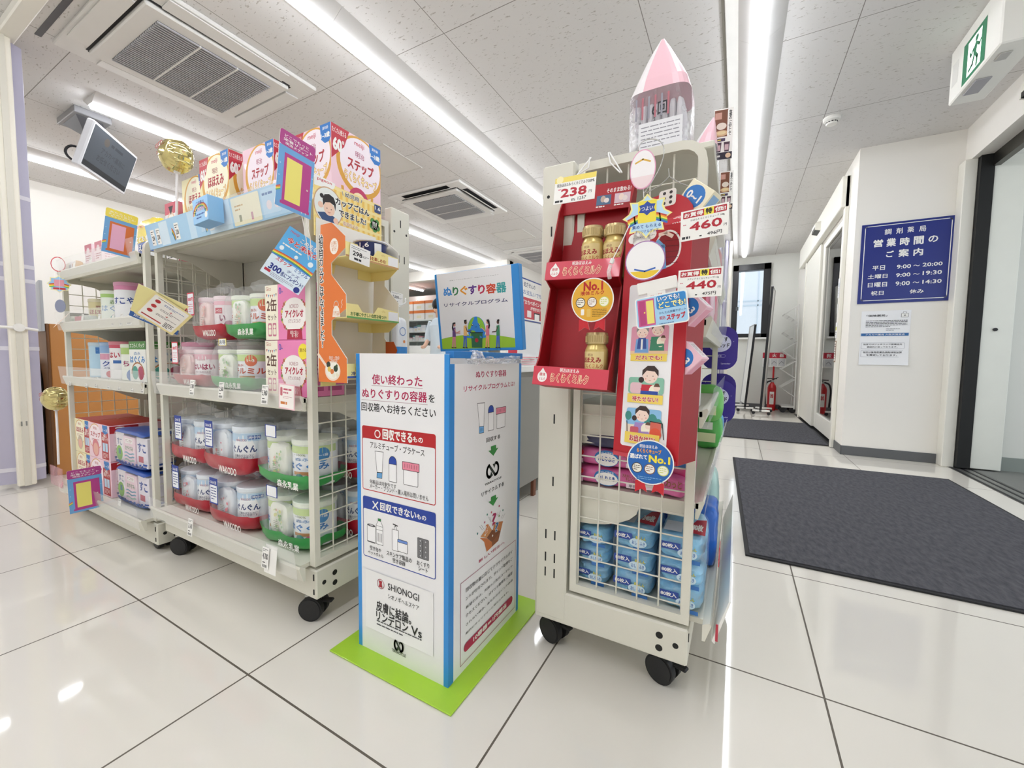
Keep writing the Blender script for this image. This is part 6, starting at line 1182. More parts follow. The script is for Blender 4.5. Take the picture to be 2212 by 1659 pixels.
# far end pads: purple rounded talkers
def pad(px, py, Y, label, ry=.088, rx=.066):
    c = atY(px, py, Y); c = V((-.066, Y, c.z)); b = MB(); q = []; PU = C('#33218a', .35, coat=.2); r = .05
    for cu, cv, k in ((rx-r, ry-r, 0), (-rx+r, ry-r, 1), (-rx+r, -ry+r, 2), (rx-r, -ry+r, 3)): q += [(c.x+cu+r*cos(pi/2*(k+i/6)), c.y, c.z+cv+r*sin(pi/2*(k+i/6))) for i in range(7)]
    b.prism(q, (0, .004, 0), PU); s = PL((c.x, c.y, c.z), (1, 0, 0), (0, 0, 1), b); s.disc((0, .02), .042, C('#cfd0ea'), 28, ry=.036); s.text('超うす', (-.018, .026), (.030, .046), INK, 4); s.text('安心パッド', (-.036, .002), (.036, .022), INK, 4); s.frame((-.01, -.038), (.022, -.026), .001, C('#b8b4e0'), .005); s.greek((-.006, -.036), (.018, -.028), 1, C('#d8d4f0'), .4); s.text('Lavender', (.008, -.066), (.042, -.060), C('#d8d4f0'), 1)
    for i in range(6): s.disc((-.05+.02*i, .05-.012*(i % 3)), .0012, C('#e8e4ff'), 8)
    tag(b.build('pad_sign', loc=c), label, 'sign', 'purple rounded signs at the far end of the right rack')
pad(1560, 752, 1.88, 'upper purple rounded product sign sticking out past the far rack upright')
pad(1560, 868, 1.88, 'lower purple rounded product sign sticking out past the far rack upright'); pad(1558, 852, 1.93, 'purple sign half hidden just behind the lower one')
# clear bag sheet leaning along the side, cartons tray at the foot
tag(MB().prism([(-.055, 1.02, .44), (-.050, 1.34, .44), (-.020, 1.36, .60), (-.045, 1.04, .52)], (.002, 0, 0), film('clear_sheet', '#f2f2f4', .45, .2, .5)).build('clear_sheet', loc=(-.05, 1.2, .44)), 'clear plastic sheet leaning over the corridor side of the rack', 'plastic sheet')
b = MB(); WC = C('#f0efea', .45)
b.prism([(-.0235, .955, .165), (.006, .955, .262), (.010, .955, .262), (-.018, .955, .160)], (0, .80, 0), WC); b.box(-.017, -.012, .953, .956, .168, .205, C('#b8384a')); tag(b.build('card_tray', loc=(-.02, 1.3, .165)), 'white card tray along the bottom corridor side of the right rack', 'tray')
# pink packs standing on top of the rack
b = MB(); TOPZ = 1.236; x0, x1, y0, y1 = -.245, -.105, .98, 1.14
MB().box(-.36, -.06, .97, 1.83, 1.218, 1.232, METALW, .002).build('top_shelf', R_RIGHT)
def toppack(x0, x1, y0, y1, z0, zm, z1, label, peak=.5, seed=1):
    t = thing('clear_window_pack', label, 'pack', ((x0+x1)/2, (y0+y1)/2, z0), 'pink topped packs on the right rack'); b = MB(); n = 14; rows = []
    for j in range(11):
        v = j/10; z = z0+(z1-z0)*v; vm = (zm-z0)/(z1-z0); k = 1 if v < vm else max(.06, 1-((v-vm)/(1-vm))**1.25*.94); ring = []
        for i in range(n*2):
            a = 2*pi*i/(2*n); cx = abs(cos(a))**.5*(1 if cos(a) >= 0 else -1); cy = abs(sin(a))**.5*(1 if sin(a) >= 0 else -1)
            w = 1+.04*noise.noise(V((cx*2+seed, cy*2, v*6))); xx = (x0+x1)/2+(peak-.5)*(x1-x0)*(1-k)+(x1-x0)/2*cx*k*w*(1-.12*(v < .05)); yy = (y0+y1)/2+(y1-y0)/2*cy*(k if v > vm else 1)*w
            ring.append(V((xx, yy, z)))
        rows.append(ring)
    PK1 = C('#f2c4cf', .3, coat=.4); PW = C('#f3eef0', .3, coat=.3); CW = film('pack_window', '#e8e8ec', .5, .15, .6)
    for j in range(10):
        for i in range(2*n):
            k = (i+1) % (2*n); mm = CW if j < 5 else (PW if n*1.0 <= i < n*1.42 else PK1); b.add([rows[j][i], rows[j][k], rows[j+1][k], rows[j+1][i]], [(0, 1, 2, 3)], mm)
    # weld by building once
    b.add(rows[-1], [tuple(range(2*n))], PK1); b.build('film_bag', t, sharp=70)
    for k in range(7):
        u = x0+.014+(x1-x0-.03)*k/7; m = MB().soft((u+.008, (y0+y1)/2, z0+(zm-z0)*.50), (x1-x0)*.115, (y1-y0)*.86, (zm-z0)*.88, C('#dcd8de', .5), 4, .04, k, 6); m.build('folded_pad', t)
    m = MB(); s = PL((x0, y0-.002, z0), (1, 0, 0), (0, 0, 1), m); w = x1-x0; h = zm-z0; s.rect((w*.22, h*.08), (w*.9, h*.52), C('#e6e6ea')); s.greek((w*.26, h*.12), (w*.86, h*.48), 6, C('#8a8a94'), .25, 2); s.text('6回', (w*.42, h*.60), (w*.66, h*.80), INK, 3)
    for k in range(6): s.rect((w*(.16+.1*k), h*.58), (w*(.19+.1*k), h*.92), C('#b8707c' if k % 2 else '#9a98a4'))
    m.build('front_label', t)
toppack(-.250, -.112, .985, 1.12, 1.234, 1.375, 1.525, 'pink and clear pad pack with pointed top standing on the right rack', .47, 2)
toppack(-.135, -.065, 1.16, 1.30, 1.234, 1.30, 1.41, 'second pink pad pack behind it on the rack top', .8, 5)
# vertical banner cards on the corridor side
def dban(s, w, h, b):
    s.rect((.001, h*.45), (w*.72, h*.98), C('#7a4a34')); s.disc((w*.40, h*.66), w*.26, C('#e9ddd0'), 18, ry=h*.07); s.disc((w*.40, h*.52), w*.36, C('#d8b48a'), 20, ry=h*.06); s.disc((w*.4, h*.53), w*.24, C('#e8d4a4'), 16, ry=h*.035); s.rect((w*.05, h*.80), (w*.40, h*.93), C('#c8988a'))
    s.rect((w*.70, h*.44), (w*.98, h*.985), WHITE, .004); s.vtext('食事の一品として', (w*.76, h*.46), (w*.93, h*.96), BLACK, bold=3); s.rect((w*.08, h*.36), (w*.62, h*.42), C('#4a3a5a')); s.greek((w*.12, h*.37), (w*.58, h*.41), 1, C('#f0e060'), .6)
    for u in (.12, .55): s.poly([(w*u, h*.34), (w*(u+.32), h*.34), (w*(u+.28), h*.15), (w*(u+.05), h*.15)], C('#4a3040')); s.rect((w*(u+.06), h*.18), (w*(u+.26), h*.29), C('#d0b0b8'))
    s.rect((0, 0), (w, h*.14), C('#241c30')); s.disc((w*.80, h*.07), h*.05, C('#e0c0a0'), 14); s.greek((w*.06, h*.04), (w*.6, h*.10), 1, WHITE, .6)
card('banner_card', atY(*zz(1460, 220, 4.878)(385, 622), 1.25), (1, .15, .0), (.10, .0, 1), .046, .130, .001, WHITE, dban, 'tall food picture card hanging above the corridor side, the higher one', 'pop card', 'food picture cards beside the corridor')
card('banner_card', atY(*zz(1460, 220, 4.878)(455, 1140), 1.35), (1, .15, .0), (-.20, .0, 1), .034, .108, .001, WHITE, dban, 'tall food picture card tilted beside the cream box, the lower one', 'pop card', 'food picture cards beside the corridor')
# ================================================================== pop cards, balloons and the cup rice stand on the left racks
def doorcard(O, w, h, dcol, icol, top, label, tilt=0, tagtxt=''):
    # hanging card printed with a half open door (the figure in the doorway is left out)
    def dr(s, w, h, b):
        hb = h*(.80 if top else 1); LB = C('#6fa8dc', .35, coat=.2); s.rect((w*.0, 0), (w, hb), LB)
        for k, c in enumerate(('#d8503c', '#f0a83c', '#f4e25a', '#62b45c')): s.line([(0, hb*(.30-.02*k)), (w*.10, hb*(.34-.02*k))], .0022, C(c))
        s.rect((w*.16, hb*.08), (w*.92, hb*.90), C(dcol)); s.rect((w*.12, hb*.06), (w*.94, hb*.11), C(dcol)); s.rect((w*.23, hb*.14), (w*.66, hb*.84), C(icol)); s.disc((w*.84, hb*.46), .0024, C('#d8c8c0'), 10)
        for x, y in ((.06, .7), (.05, .5), (.95, .3), (.96, .7)): s.disc((w*x, hb*y), .0016, C('#b8d8f2'), 8)
        if top:
            s.rect((0, hb), (w, h), C(top), .006); s.text(tagtxt[0], (w*.12, h*.915), (w*.80, h*.955), WHITE, 1); s.text(tagtxt[1], (w*.10, h*.865), (w*.92, h*.905), WHITE, 1); s.text(tagtxt[2], (w*.16, h*.82), (w*.80, h*.858), WHITE, 2)
    return card('door_card', O, (0, 1, -tilt), (0, tilt, 1), w, h, .0012, WHITE, dr, label, 'pop card', 'cards printed with an open door', r=.006)
TX = ('どこでもっと', '栄養サポート', '明治ステップ')
doorcard((-.945, .575, 1.118), .090, .180, '#b8408a', '#f0e478', '#b04088', 'tall hanging card with a magenta door at the top right of the near rack', .10, TX)
doorcard((-2.0, .585, 1.135), .090, .160, '#d2703a', '#e8b0cc', '#f0dc58', 'hanging card with an orange door on the far left rack', .12, ('あたらしい', 'まとめて当たる!', 'キャンペーン'))
doorcard((-2.35, .555, .115), .102, .178, '#b8408a', '#f0e478', '#b04088', 'hanging card with a magenta door low at the foot of the far left rack', -.02, TX)
tag(MB().tube([(-.945, .64, 1.12), (-.958, .66, 1.07), (-.985, .685, 1.02)], .0010, WHITE).tube([(-.945, .65, 1.12), (-.955, .67, 1.07), (-.98, .69, 1.02)], .0010, WHITE).build('card_string', loc=(-.945, .64, 1.1)), 'white loop of string under the magenta door card of the near rack', 'string')
# tilted blue flyer
fc = V((-1.025, .672, .771+.293*.845)); U = V((.685, .486, -.543)); Vv = V((.495, .36, .791))
def dfly(s, w, h, b):
    s.rect((0, 0), (w, h), C('#58aee8', .35, coat=.3)); s.rect((0, 0), (w, h*.40), C('#dcecf8', .35)); 
    for k, c in enumerate(('#d8503c', '#f0a83c', '#f4e25a', '#62b45c', '#3f6fc4')): s.line([(w*i/12, h*(.48-.018*k)+h*.03*sin(pi*i/12)) for i in range(13)], h*.018, C(c))
    s.text('meiji', (w*.08, h*.90), (w*.30, h*.96), C('#c8506a'), 2); s.text('この先も', (w*.38, h*.84), (w*.80, h*.93), WHITE, 3, out=C('#1f5aa8'), ow=4); s.text('今と未来の', (w*.12, h*.72), (w*.92, h*.83), C('#c8283c'), 4, out=WHITE, ow=5); s.greek((w*.08, h*.64), (w*.9, h*.69), 1, WHITE, .5)
    s.text('ステップ', (w*.14, h*.33), (w*.52, h*.41), C('#c82840'), 4); s.text('ミラフル', (w*.62, h*.33), (w*.96, h*.40), C('#2a5aa8'), 3); s.text('グッズ', (w*.5, h*.24), (w*.8, h*.30), NAVY, 2); s.text('300', (w*.10, h*.13), (w*.40, h*.25), NAVY, 6); s.text('名にプレゼント!', (w*.41, h*.13), (w*.97, h*.22), NAVY, 3); s.rect((w*.05, h*.07), (w*.20, h*.12), C('#b82840')); s.greek((w*.22, h*.03), (w*.8, h*.11), 3, C('#8a7a9a'), .3); s.disc((w*.90, h*.06), .008, NAVY, 16)
    for x, y, r in ((.12, .58, .006), (.85, .60, .007), (.5, .57, .005)): s.disc((w*x, h*y), r, C('#e8f4fc'), 12)
w, h = .112, .140; U = U.normalized(); Vv = (Vv-U*Vv.dot(U)).normalized()
card('campaign_flyer', fc-U*w/2-Vv*h/2, U, Vv, w, h, .0006, WHITE, dfly, 'tilted sky blue flyer with a rainbow hanging over the pink cartons', 'flyer')
# leaflet bundle on the left upright
lc = V((-1.715, .645, .905)); U = V((.222, .774, -.594)).normalized(); Vv = V((.838, .074, .541)); Vv = (Vv-U*Vv.dot(U)).normalized()
def dl2(s, w, h, b):
    s.rect((0, 0), (w, h), C('#f1e7a2', .45)); s.rect((0, 0), (w, h*.16), C('#2a62ac')); s.text('応募はがき', (w*.08, h*.04), (w*.6, h*.12), WHITE, 2); s.line([(w*.9, h*.16), (w*.98, h*.9)], .004, C('#c84a50')); s.greek((w*.55, h*.2), (w*.94, h*.32), 4, C('#a07a40'), .3)
def dl1(s, w, h, b):
    s.rect((0, 0), (w, h), C('#efe0a0', .45)); s.rect((w*.05, h*.06), (w*.93, h*.95), C('#f7f5f0', .45), .004); RD = C('#b8242e')
    for k in range(3): s.disc((w*.20, h*(.78-.20*k)), w*.065, RD, 18); s.greek((w*.36, h*(.75-.20*k)), (w*.88, h*(.83-.20*k)), 2, C('#6a5a68') if k else C('#2a5aa0'), .4, k)
    s.text('+', (w*.56, h*.64), (w*.63, h*.70), RD, 4); s.text('+', (w*.56, h*.44), (w*.63, h*.50), RD, 4); s.rect((w*.10, h*.14), (w*.60, h*.18), RD); s.greek((w*.66, h*.10), (w*.88, h*.30), 4, INK, .5, 8); s.greek((w*.15, h*.88), (w*.8, h*.92), 1, C('#8a7a60'), .5)
t = thing('leaflet_bundle', 'yellow and white leaflets clipped askew on the rack upright between the two left racks', 'leaflets', lc)
def sub(nm, O, U, Vv, w, h, th, m, dr):
    o = card(nm, O, U, Vv, w, h, th, m, dr, 'x', 'x'); del o['label'], o['category']; o.parent = t; o.location = V(O)-t.location
N = U.cross(Vv)
U3 = (U*.966+Vv*.26).normalized(); V3 = (Vv*.966-U*.26).normalized()
sub('back_leaflet', lc-U*.070-Vv*.075-N*.004+U*.010-Vv*.012, U3, V3, .140, .150, .0008, WHITE, dl2); sub('front_leaflet', lc-U*.055-Vv*.060, U, Vv, .120, .130, .0008, WHITE, dl1)
# balloons on sticks
def balloon(c, r, foot, label, txt):
    t = thing('foil_balloon', label, 'balloon', foot, 'gold foil balloons on sticks'); c = V(c); b = MB()
    FO = C('#d3c68c', .12, .95); b.soft(c, r*2, r*1.75, r*2, FO, 2.1, .0, 1, 16)
    for i in range(len(b.v)):
        p = V(b.v[i])-c; a = math.atan2(p.z, p.x); rr = math.hypot(p.x, p.z)/r; k = 1+.035*sin(a*18)*max(0, rr-.45)*2+.03*noise.noise(V((p.x*38, p.y*38, p.z*38+r)))+.015*noise.noise(p*90); b.v[i] = tuple(c+p*k)
    s = PL(c+V((-r*.6, -r*.86, -r*.6)), V((1, .05, 0)), (0, 0, 1), b); s.N = V((0, -1, 0)); s.text(txt[0], (r*.05, r*.85), (r*.9, r*1.15), C('#b83a2a'), 3, rot=.2); s.text(txt[1], (r*.1, r*.5), (r*.95, r*.72), C('#b83a2a'), 3, rot=.15); b.build('foil', t)
    MB().tube([c+V((0, 0, -r*.95)), (c+V(foot))/2+V((.004, 0, 0)), V(foot)], .0045, C('#e9e6ea', .3), 8).build('stick', t); MB().rod(c+V((0, 0, -r*1.08)), c+V((0, 0, -r*.88)), .008, C('#efecee', .3), 10, .014).build('cup', t)
balloon((-1.79, .735, 1.478), .056, (-1.775, .72, 1.185), 'gold foil balloon above the yellow cartons', ('GET!', 'ステップ'))
balloon((-2.93, .665, .545), .056, (-2.83, .64, .235), 'gold foil balloon beside the left upright of the far rack', ('GET!', 'ステップ'))
tag(MB().box(-2.86, -2.70, .618, .622, .145, .235, film('pocket', '#e8a8b8', .5)).build('clear_pocket', loc=(-2.78, .62, .145)), 'clear reddish card pocket at the foot of the balloon stick', 'pocket')
t = thing('hanging_mobile', 'string of small oval, star and round cards at the left edge of the far rack', 'mobile', (-2.74, .655, 1.08)); U = V((.45, .89, 0))
def mini(z, shape, m1, m2):
    c = V((-2.745, .655, z)); b = MB(); N = U.normalized().cross(V((0, 0, 1))); q = [c+U*x+V((0, 0, y)) for x, y in shape]; b.prism(q, -N*.001, C(m1)); s = PL(c, U, (0, 0, 1), b); s.poly([(x*.88, y*.88) for x, y in shape], C(m2)); return b, s
b, s = mini(1.175, [(.024*cos(2*pi*i/24), .034*sin(2*pi*i/24)) for i in range(24)], '#c8404a', '#f6f4f2'); b.build('oval_card', t)
b, s = mini(1.085, [((.040 if i % 2 == 0 else .031)*cos(pi*i/8+pi/2), (.040 if i % 2 == 0 else .031)*sin(pi*i/8+pi/2)) for i in range(16)], '#f0e8b0', '#9cc8ec')
for k, cl in enumerate(('#c8403a', '#f0a030', '#f4e050', '#58b05a')): s.line([(-.03, -.002-.004*k), (0, .006-.004*k), (.03, -.002-.004*k)], .004, C(cl))
s.rect((-.016, -.01), (.016, .02), C('#e8a0b0')); s.rect((-.02, -.025), (.02, -.016), C('#c8404a')); b.build('star_card', t)
b = MB().prism([V((-2.745, .655, .985))+V((.022*cos(2*pi*i/24), .012*cos(2*pi*i/24), .030*sin(2*pi*i/24))) for i in range(24)], (.0006, -.0008, 0), C('#8a90a8')); b.build('round_card', t)
MB().tube([(-2.745, .656, 1.24), (-2.745, .656, .96)], .0008, WHITE, 5).build('thread', t)
tag(MB().prism([(-2.80, .64, .885), (-2.70, .66, .935), (-2.69, .67, .955), (-2.79, .65, .905)], (0, .001, .001), C('#f0d8c8')).build('curled_leaflet', loc=(-2.75, .65, .9)), 'curled cream leaflet stuck to the left upright of the far rack', 'leaflet')

# cup rice stand on the mesh side of the near rack
t = thing('cup_rice_stand', 'orange and yellow card stand with empty tiers on the side of the near rack', 'display stand', (-.94, .80, .70))
XB, XF, Ya, Yb = -.974, -.862, .700, .880; ORG = C('#e5782c', .42, coat=.15); YEL = C('#f2e39a', .45); WHB = C('#e9e6de', .5)
L1 = zz(560, 240, 5.027); L2 = zz(560, 560, 5.027)
b = MB().box(XB, XB+.002, Ya, Yb+.02, .703, 1.13, WHB); b.build('back_panel', t)
prof = [(XB, .703), (XF, .703), (XF, .775), (-.915, .835), (-.915, .868), (XF, .905), (XF, .932), (-.905, .978), (-.905, 1.018), (XF, 1.035), (XF, 1.062), (-.905, 1.105), (XB+.02, 1.112), (XB, 1.10)]
prof = [(XB, .703), (XF, .703), (XF, .772), (-.918, .828), (-.918, .868), (XF, .878), (XF, .920), (-.918, .975), (-.918, 1.012), (XF, 1.028), (XF, 1.060), (-.905, 1.104), (XB+.015, 1.110)]
prof = [(XB, .703), (XF, .703), (XF, .765), (-.918, .825), (-.918, .862), (XF, .890), (XF, .925), (-.916, .978), (-.916, 1.008), (XF, 1.040), (XF, 1.068), (-.912, 1.108), (-.955, 1.108)]
b = MB().prism([(x, Ya, z) for x, z in prof], (0, .0025, 0), ORG, WHB); s = PL((XB, Ya, .703), (1, 0, 0), (0, 0, 1), b)
s.vtext('幼児用カップごはんできました!', (.010, .090), (.028, .380), BLACK, bold=3, out=WHITE, ow=9)
s.disc((.070, .345), .016, C('#f8efe4'), 20, ry=.020); s.text('お子様に\nやさしい\n味つけ!', (.060, .333), (.080, .358), C('#d8843a'), 1)
s.poly([(.060, .168), (.090, .168), (.086, .188), (.080, .196), (.070, .196), (.064, .188)], C('#f8efe4')); s.line([(.066, .194)]+[(.075+.009*cos(a), .196+.012*sin(a)) for a in (pi-pi*i/8 for i in range(9))], .0016, WHITE); s.line([(.094, .190), (.098, .198), (.094, .204), (.099, .210)], .0014, WHITE); s.text('お湯でも\nいい温度', (.064, .171), (.087, .183), C('#d8843a'), 1)
s.line([(.002, .072), (.03, .045)], .008, C('#f2dccc')); s.disc((.058, .030), .030, C('#f0dccb'), 28, ry=.026); s.disc((.058, .031), .026, C('#f4f1e6'), 28, ry=.022)
R = random.Random(2)
for x, y, r, c in ((.042, .046, .008, '#2a3226'), (.070, .036, .0085, '#26402c'), (.045, .034, .007, '#e8c860'), (.056, .028, .007, '#dc7a3c'), (.062, .018, .006, '#f0ead8'), (.075, .020, .005, '#e8e4cc'), (.074, .043, .004, '#3a5a30')): s.disc((x, y), r, C(c), 14)
s.text('塩分・油分\n控えめ', (.045, .052), (.085, .068), C('#e07a30'), 2, out=WHITE, ow=6); b.build('side_panel', t)
MB().prism([(x, Yb, z) for x, z in prof], (0, .0025, 0), WHB).build('side_panel', t)
MB().prism([(XF-.004, Yb-.0005, .79), (XF-.030, Yb-.0005, .74), (XF-.050, Yb-.0005, .74), (XF-.050, Yb-.0005, .815), (XF-.018, Yb-.0005, .815)], (0, -.001, 0), C('#b8521c', .5)).build('orange_flap', t)
for k, (z, tx, cl, ed) in enumerate(((.868, 'お子様にやさしい自然な味つけ!', '#3f6a2a', '#6aa860'), (1.020, '素材の味や食感を楽しめる!', '#a8501e', '#c89a6a'), (.716, '冷蔵でもおいしい!', '#2a3a7a', '#3a5ab0'))):
    m = MB().box(XB+.002, XF, Ya+.0025, Yb, z, z+.002, YEL)
    m.prism([(XB+.003, Ya+.004, z-.026), (XB+.003, Ya+.05, z-.026), (XB+.003, Ya+.055, z), (XB+.003, Ya+.004, z)], (.0006, 0, 0), YEL).prism([(XB+.003, Yb-.05, z-.026), (XB+.003, Yb-.002, z-.026), (XB+.003, Yb-.002, z), (XB+.003, Yb-.05, z)], (.0006, 0, 0), YEL)
    m.prism([(XB+.004, Yb-.002, z-.026), (XB+.075, Yb-.002, z-.026), (XF, Yb-.002, z), (XB+.004, Yb-.002, z)], (0, -.0006, 0), YEL); m.build('tier_floor', t)
    m = MB(); q = [(Ya, 0), (Yb, 0), (Yb, .030), (Yb-.07, .036), (Yb-.078, .036), (Yb-.092, .018), (Ya+.05, .018), (Ya+.036, .036), (Ya, .036)]
    m.prism([(XF, y, z+v) for y, v in q], (.0015, 0, 0), YEL); s = PL((XF+.0015, Ya, z), (0, 1, 0), (0, 0, 1), m); W_ = Yb-Ya
    s.rect((0, 0), (W_, .0045), C(ed)); s.text(tx, (.012, .006), (W_-.048, .0165), C(cl), 4); s.rect((W_-.040, .005), (W_-.002, .029), C('#f2f1f2')); 
    for i in range(5): a = pi*(.2+.15*i); s.line([(W_-.058+.004*cos(a), .022+.004*sin(a)), (W_-.058+.008*cos(a), .022+.008*sin(a))], .0010, C('#d8c070'))
    m.build('tier_lip', t)
# header card
b = MB(); x = XB-.004; b.prism([(x, .697, 1.085), (x, .925, 1.04), (x, .925, 1.232), (x, .697, 1.232)], (.003, 0, 0), C('#f4dc8c', .42)); s = PL((x+.003, .697, 1.04), (0, 1, 0), (0, 0, 1), b); YD = C('#eec45e', .42); YM = C('#f6e2a0', .42)
for i in range(9): s.rect((.06+.019*i, .05), (.068+.019*i, .190), YD)
for i in range(5): s.rect((.0, .07+.028*i), (.228, .078+.028*i), YM); s.k -= 1
s.k += 1
ZP = zz(660, 360, 5.29); s.poly([ZP(*q) for q in ((97, 72), (335, 196), (335, 235), (315, 258), (285, 262), (97, 200))], WHITE); s.text('pigeon', ZP(135, 152), ZP(300, 182), C('#c0203a'), 3)
bx, by = s.p(ZP(222, 440)); bx = max(bx, .0425)
def B2(*q): return [(bx-.034+x, by-.102+y) for x, y in q]
s.disc((bx, by), .045, C('#d0a880'), 34, ry=.050); s.disc((bx, by), .042, C('#e8ece8'), 34, ry=.047)
s.poly(B2((.000, .078), (.020, .084), (.050, .080), (.066, .070), (.052, .060), (.034, .056), (.016, .060)), C('#33507e')); s.disc(B2((.036, .096))[0], .017, C('#f0cdb6'), 22, ry=.018); s.disc(B2((.010, .100))[0], .008, C('#eec8b2'), 14); s.disc(B2((.056, .070))[0], .008, C('#eec8b2'), 14)
s.poly(B2((.018, .100), (.016, .116), (.022, .130), (.036, .135), (.050, .130), (.057, .116), (.055, .096), (.051, .110), (.038, .114), (.024, .110)), C('#1d1818')); s.disc(B2((.014, .124))[0], .006, C('#1d1818'), 12)
for d in (-.006, .007): s.disc(B2((.035+d, .096))[0], .0016, BLACK, 8)
s.line(B2((.031, .087), (.035, .0855), (.039, .087)), .0012, C('#b84a48'))
s.text('\\ 幼児用 /', ZP(415, 330), ZP(645, 372), BLACK, 2, out=WHITE, ow=6); s.text('カップごはん', ZP(340, 426), ZP(728, 500), BLACK, 4, out=WHITE, ow=7); s.text('できました!', ZP(380, 562), ZP(690, 602), BLACK, 4, out=WHITE, ow=7)
s.rect(ZP(785, 520), ZP(858, 458), C('#3a4a7a'), .003); s.text('1.6', ZP(792, 490), ZP(852, 472), WHITE, 4); s.text('脂質控えめ', ZP(428, 668), ZP(598, 683), C('#c88a4a'), 1, out=WHITE, ow=5); s.text('食塩相当量', ZP(428, 758), ZP(595, 764), C('#c88a4a'), 1, out=WHITE, ow=5)
gx, gy = s.p(ZP(790, 672))
for dx, dy, r in ((0, 0, .014), (.008, .010, .009), (-.008, .010, .009), (-.011, -.004, .009), (.011, -.006, .009), (0, -.012, .009)): s.disc((gx+dx, gy+dy), r, C('#4a8a44'), 16); s.k -= 1
s.k += 1; s.text('離乳食\nからの\nステップ', (gx-.012, gy-.011), (gx+.012, gy+.010), WHITE, 1); s.disc((.05, .05), .05, C('#efe2b4'), 24, ry=.02); s.disc((.07, .056), .004, C('#5a8a3a'), 8); s.disc((.03, .050), .006, C('#dc8a3c'), 8)
b.build('header_card', t)
t = thing('rice_cup', 'navy and white rice cup standing on the top tier of the orange stand', 'cup', (-.915, .825, 1.022)); P = (-.915, .828, 1.0225)
b = MB().lathe([(.033, 0), (.044, .062)], P, C('#27366e', .35), 32); s = CY(P, .0405, -1.05, b); s.r = .046; s.text('1.6', (-.016, .044), (.010, .056), WHITE, 3); s.greek((-.014, .039), (.008, .043), 1, WHITE, .5); s.disc((-.026, .026), .022, C('#e6cdb4')); s.text('カップごはん', (-.040, .036), (-.014, .041), INK, 1); s.patch(.024, .044, .008, .056, C('#e9ebee')); s.patch(-.012, .02, .004, .018, C('#e8dcc8')); b.build('body', t)
MB().lathe([(.044, .060), (.0475, .062), (.0475, .065), (.042, .066), (.001, .066)], P, C('#dfe1e6', .3), 32).build('lid', t)
def d298(s, w, h, b):
    s.rect((0, h*.86), (w, h), C('#f2e888')) if 0 else None; s.greek((w*.06, h*.72), (w*.80, h*.92), 2, C('#5a5a60'), .3, 3); s.text('298', (w*.14, h*.36), (w*.60, h*.64), BLACK, 5); s.greek((w*.62, h*.40), (w*.94, h*.55), 2, INK, .4, 4); s.greek((w*.22, h*.10), (w*.80, h*.26), 1, INK, .8, 6)
card('price_card', (XF+.004, .708, 1.012), (0, 1, -.10), (0.0, .08, 1), .064, .042, .0006, WHITE, d298, 'white price card reading 298 on the upper tier lip of the orange stand', 'price card', 'large price cards')
def d2030(s, w, h, b):
    s.greek((w*.04, h*.82), (w*.85, h*.95), 2, C('#5a5a60'), .3, 3); s.text('2,030', (w*.16, h*.42), (w*.66, h*.70), BLACK, 4); s.greek((w*.68, h*.46), (w*.96, h*.60), 2, INK, .3, 4); s.greek((w*.18, h*.10), (w*.86, h*.26), 1, INK, .8, 6)
card('price_card', (-.958, .945, .942), (0, 1, -.06), (0, .04, 1), .052, .036, .0006, WHITE, d2030, 'small white price card reading 2,030 near the rear post of the near rack', 'price card', 'large price cards')
tag(MB().tube([(-.99, .925, .93), (-.965, .935, .925), (-.958, .95, .942), (-.958, .985, .935), (-.962, 1.015, .95), (-.968, 1.02, .965)], .003, film('hook_clear', '#ffffff', .4), 6).build('card_holder', loc=(-.97, .95, .93)), 'clear plastic price holder arm by the rear post of the near rack', 'holder')
b = MB().soft((-.985, 1.010, .805), .028, .050, .19, C('#eef2f6', .3, coat=.4), 5, .06, 3, 12, tint=lambda u, v, w: C('#2f8ad8', .3, coat=.4) if w < -.05 else None); s = PL((-.970, .99, .74), (0, 1, 0), (0, 0, 1), b); s.ring((.02, .115), .014, .002, C('#5a8ac8')); s.disc((.026, .082), .005, C('#e8904a'), 12); s.greek((.005, .02), (.04, .03), 1, WHITE, .4)
tag(b.build('diaper_pack', loc=(-.985, 1.01, .715)), 'white and blue soft pack wedged behind the orange stand', 'pack')

# ================================================================== hanging screen, partition, desk, counter, medicine store
t = thing('ceiling_screen', 'white framed screen hanging from a grey ceiling bracket', 'screen', (-4.28, 1.2, ZC)); c = V((-4.142, 1.29, 2.199)); U = V((-.75, .662, 0)).normalized(); Vv = V((.197, .232, .953)); Vv = (Vv-U*Vv.dot(U)).normalized(); N = U.cross(Vv); w, h = .56, .33
M = Matrix(((U.x, -N.x, Vv.x, c.x), (U.y, -N.y, Vv.y, c.y), (U.z, -N.z, Vv.z, c.z), (0, 0, 0, 1)))
b = MB(); b.T = M; b.box(-w/2, w/2, 0, .045, -h/2, h/2, C('#eceef2', .35), .008); b.build('frame', t)
b = MB(); b.T = M; b.box(-w/2+.018, w/2-.018, -.0015, .002, -h/2+.022, h/2-.018, emis('screen_panel', '#3c4249', .35)); b.T = None; s = PL(c+N*.0016, U, Vv, b); DK = emis('screen_print', '#2c3238', .2); s.rect((-w/2+.02, -h/2+.024), (w/2-.02, -h/2+.06), emis('screen_bar', '#181c21', .2)); s.text('アカカベ薬局に', (-.13, .0), (.16, .045), DK, 2); s.text('お任せください', (-.15, -.065), (.13, -.015), DK, 2); s.disc((-.10, .09), .03, emis('screen_dot', '#4c4640', .3), 20); s.greek((-.05, .07), (.2, .12), 1, DK, .4); b.build('display', t)
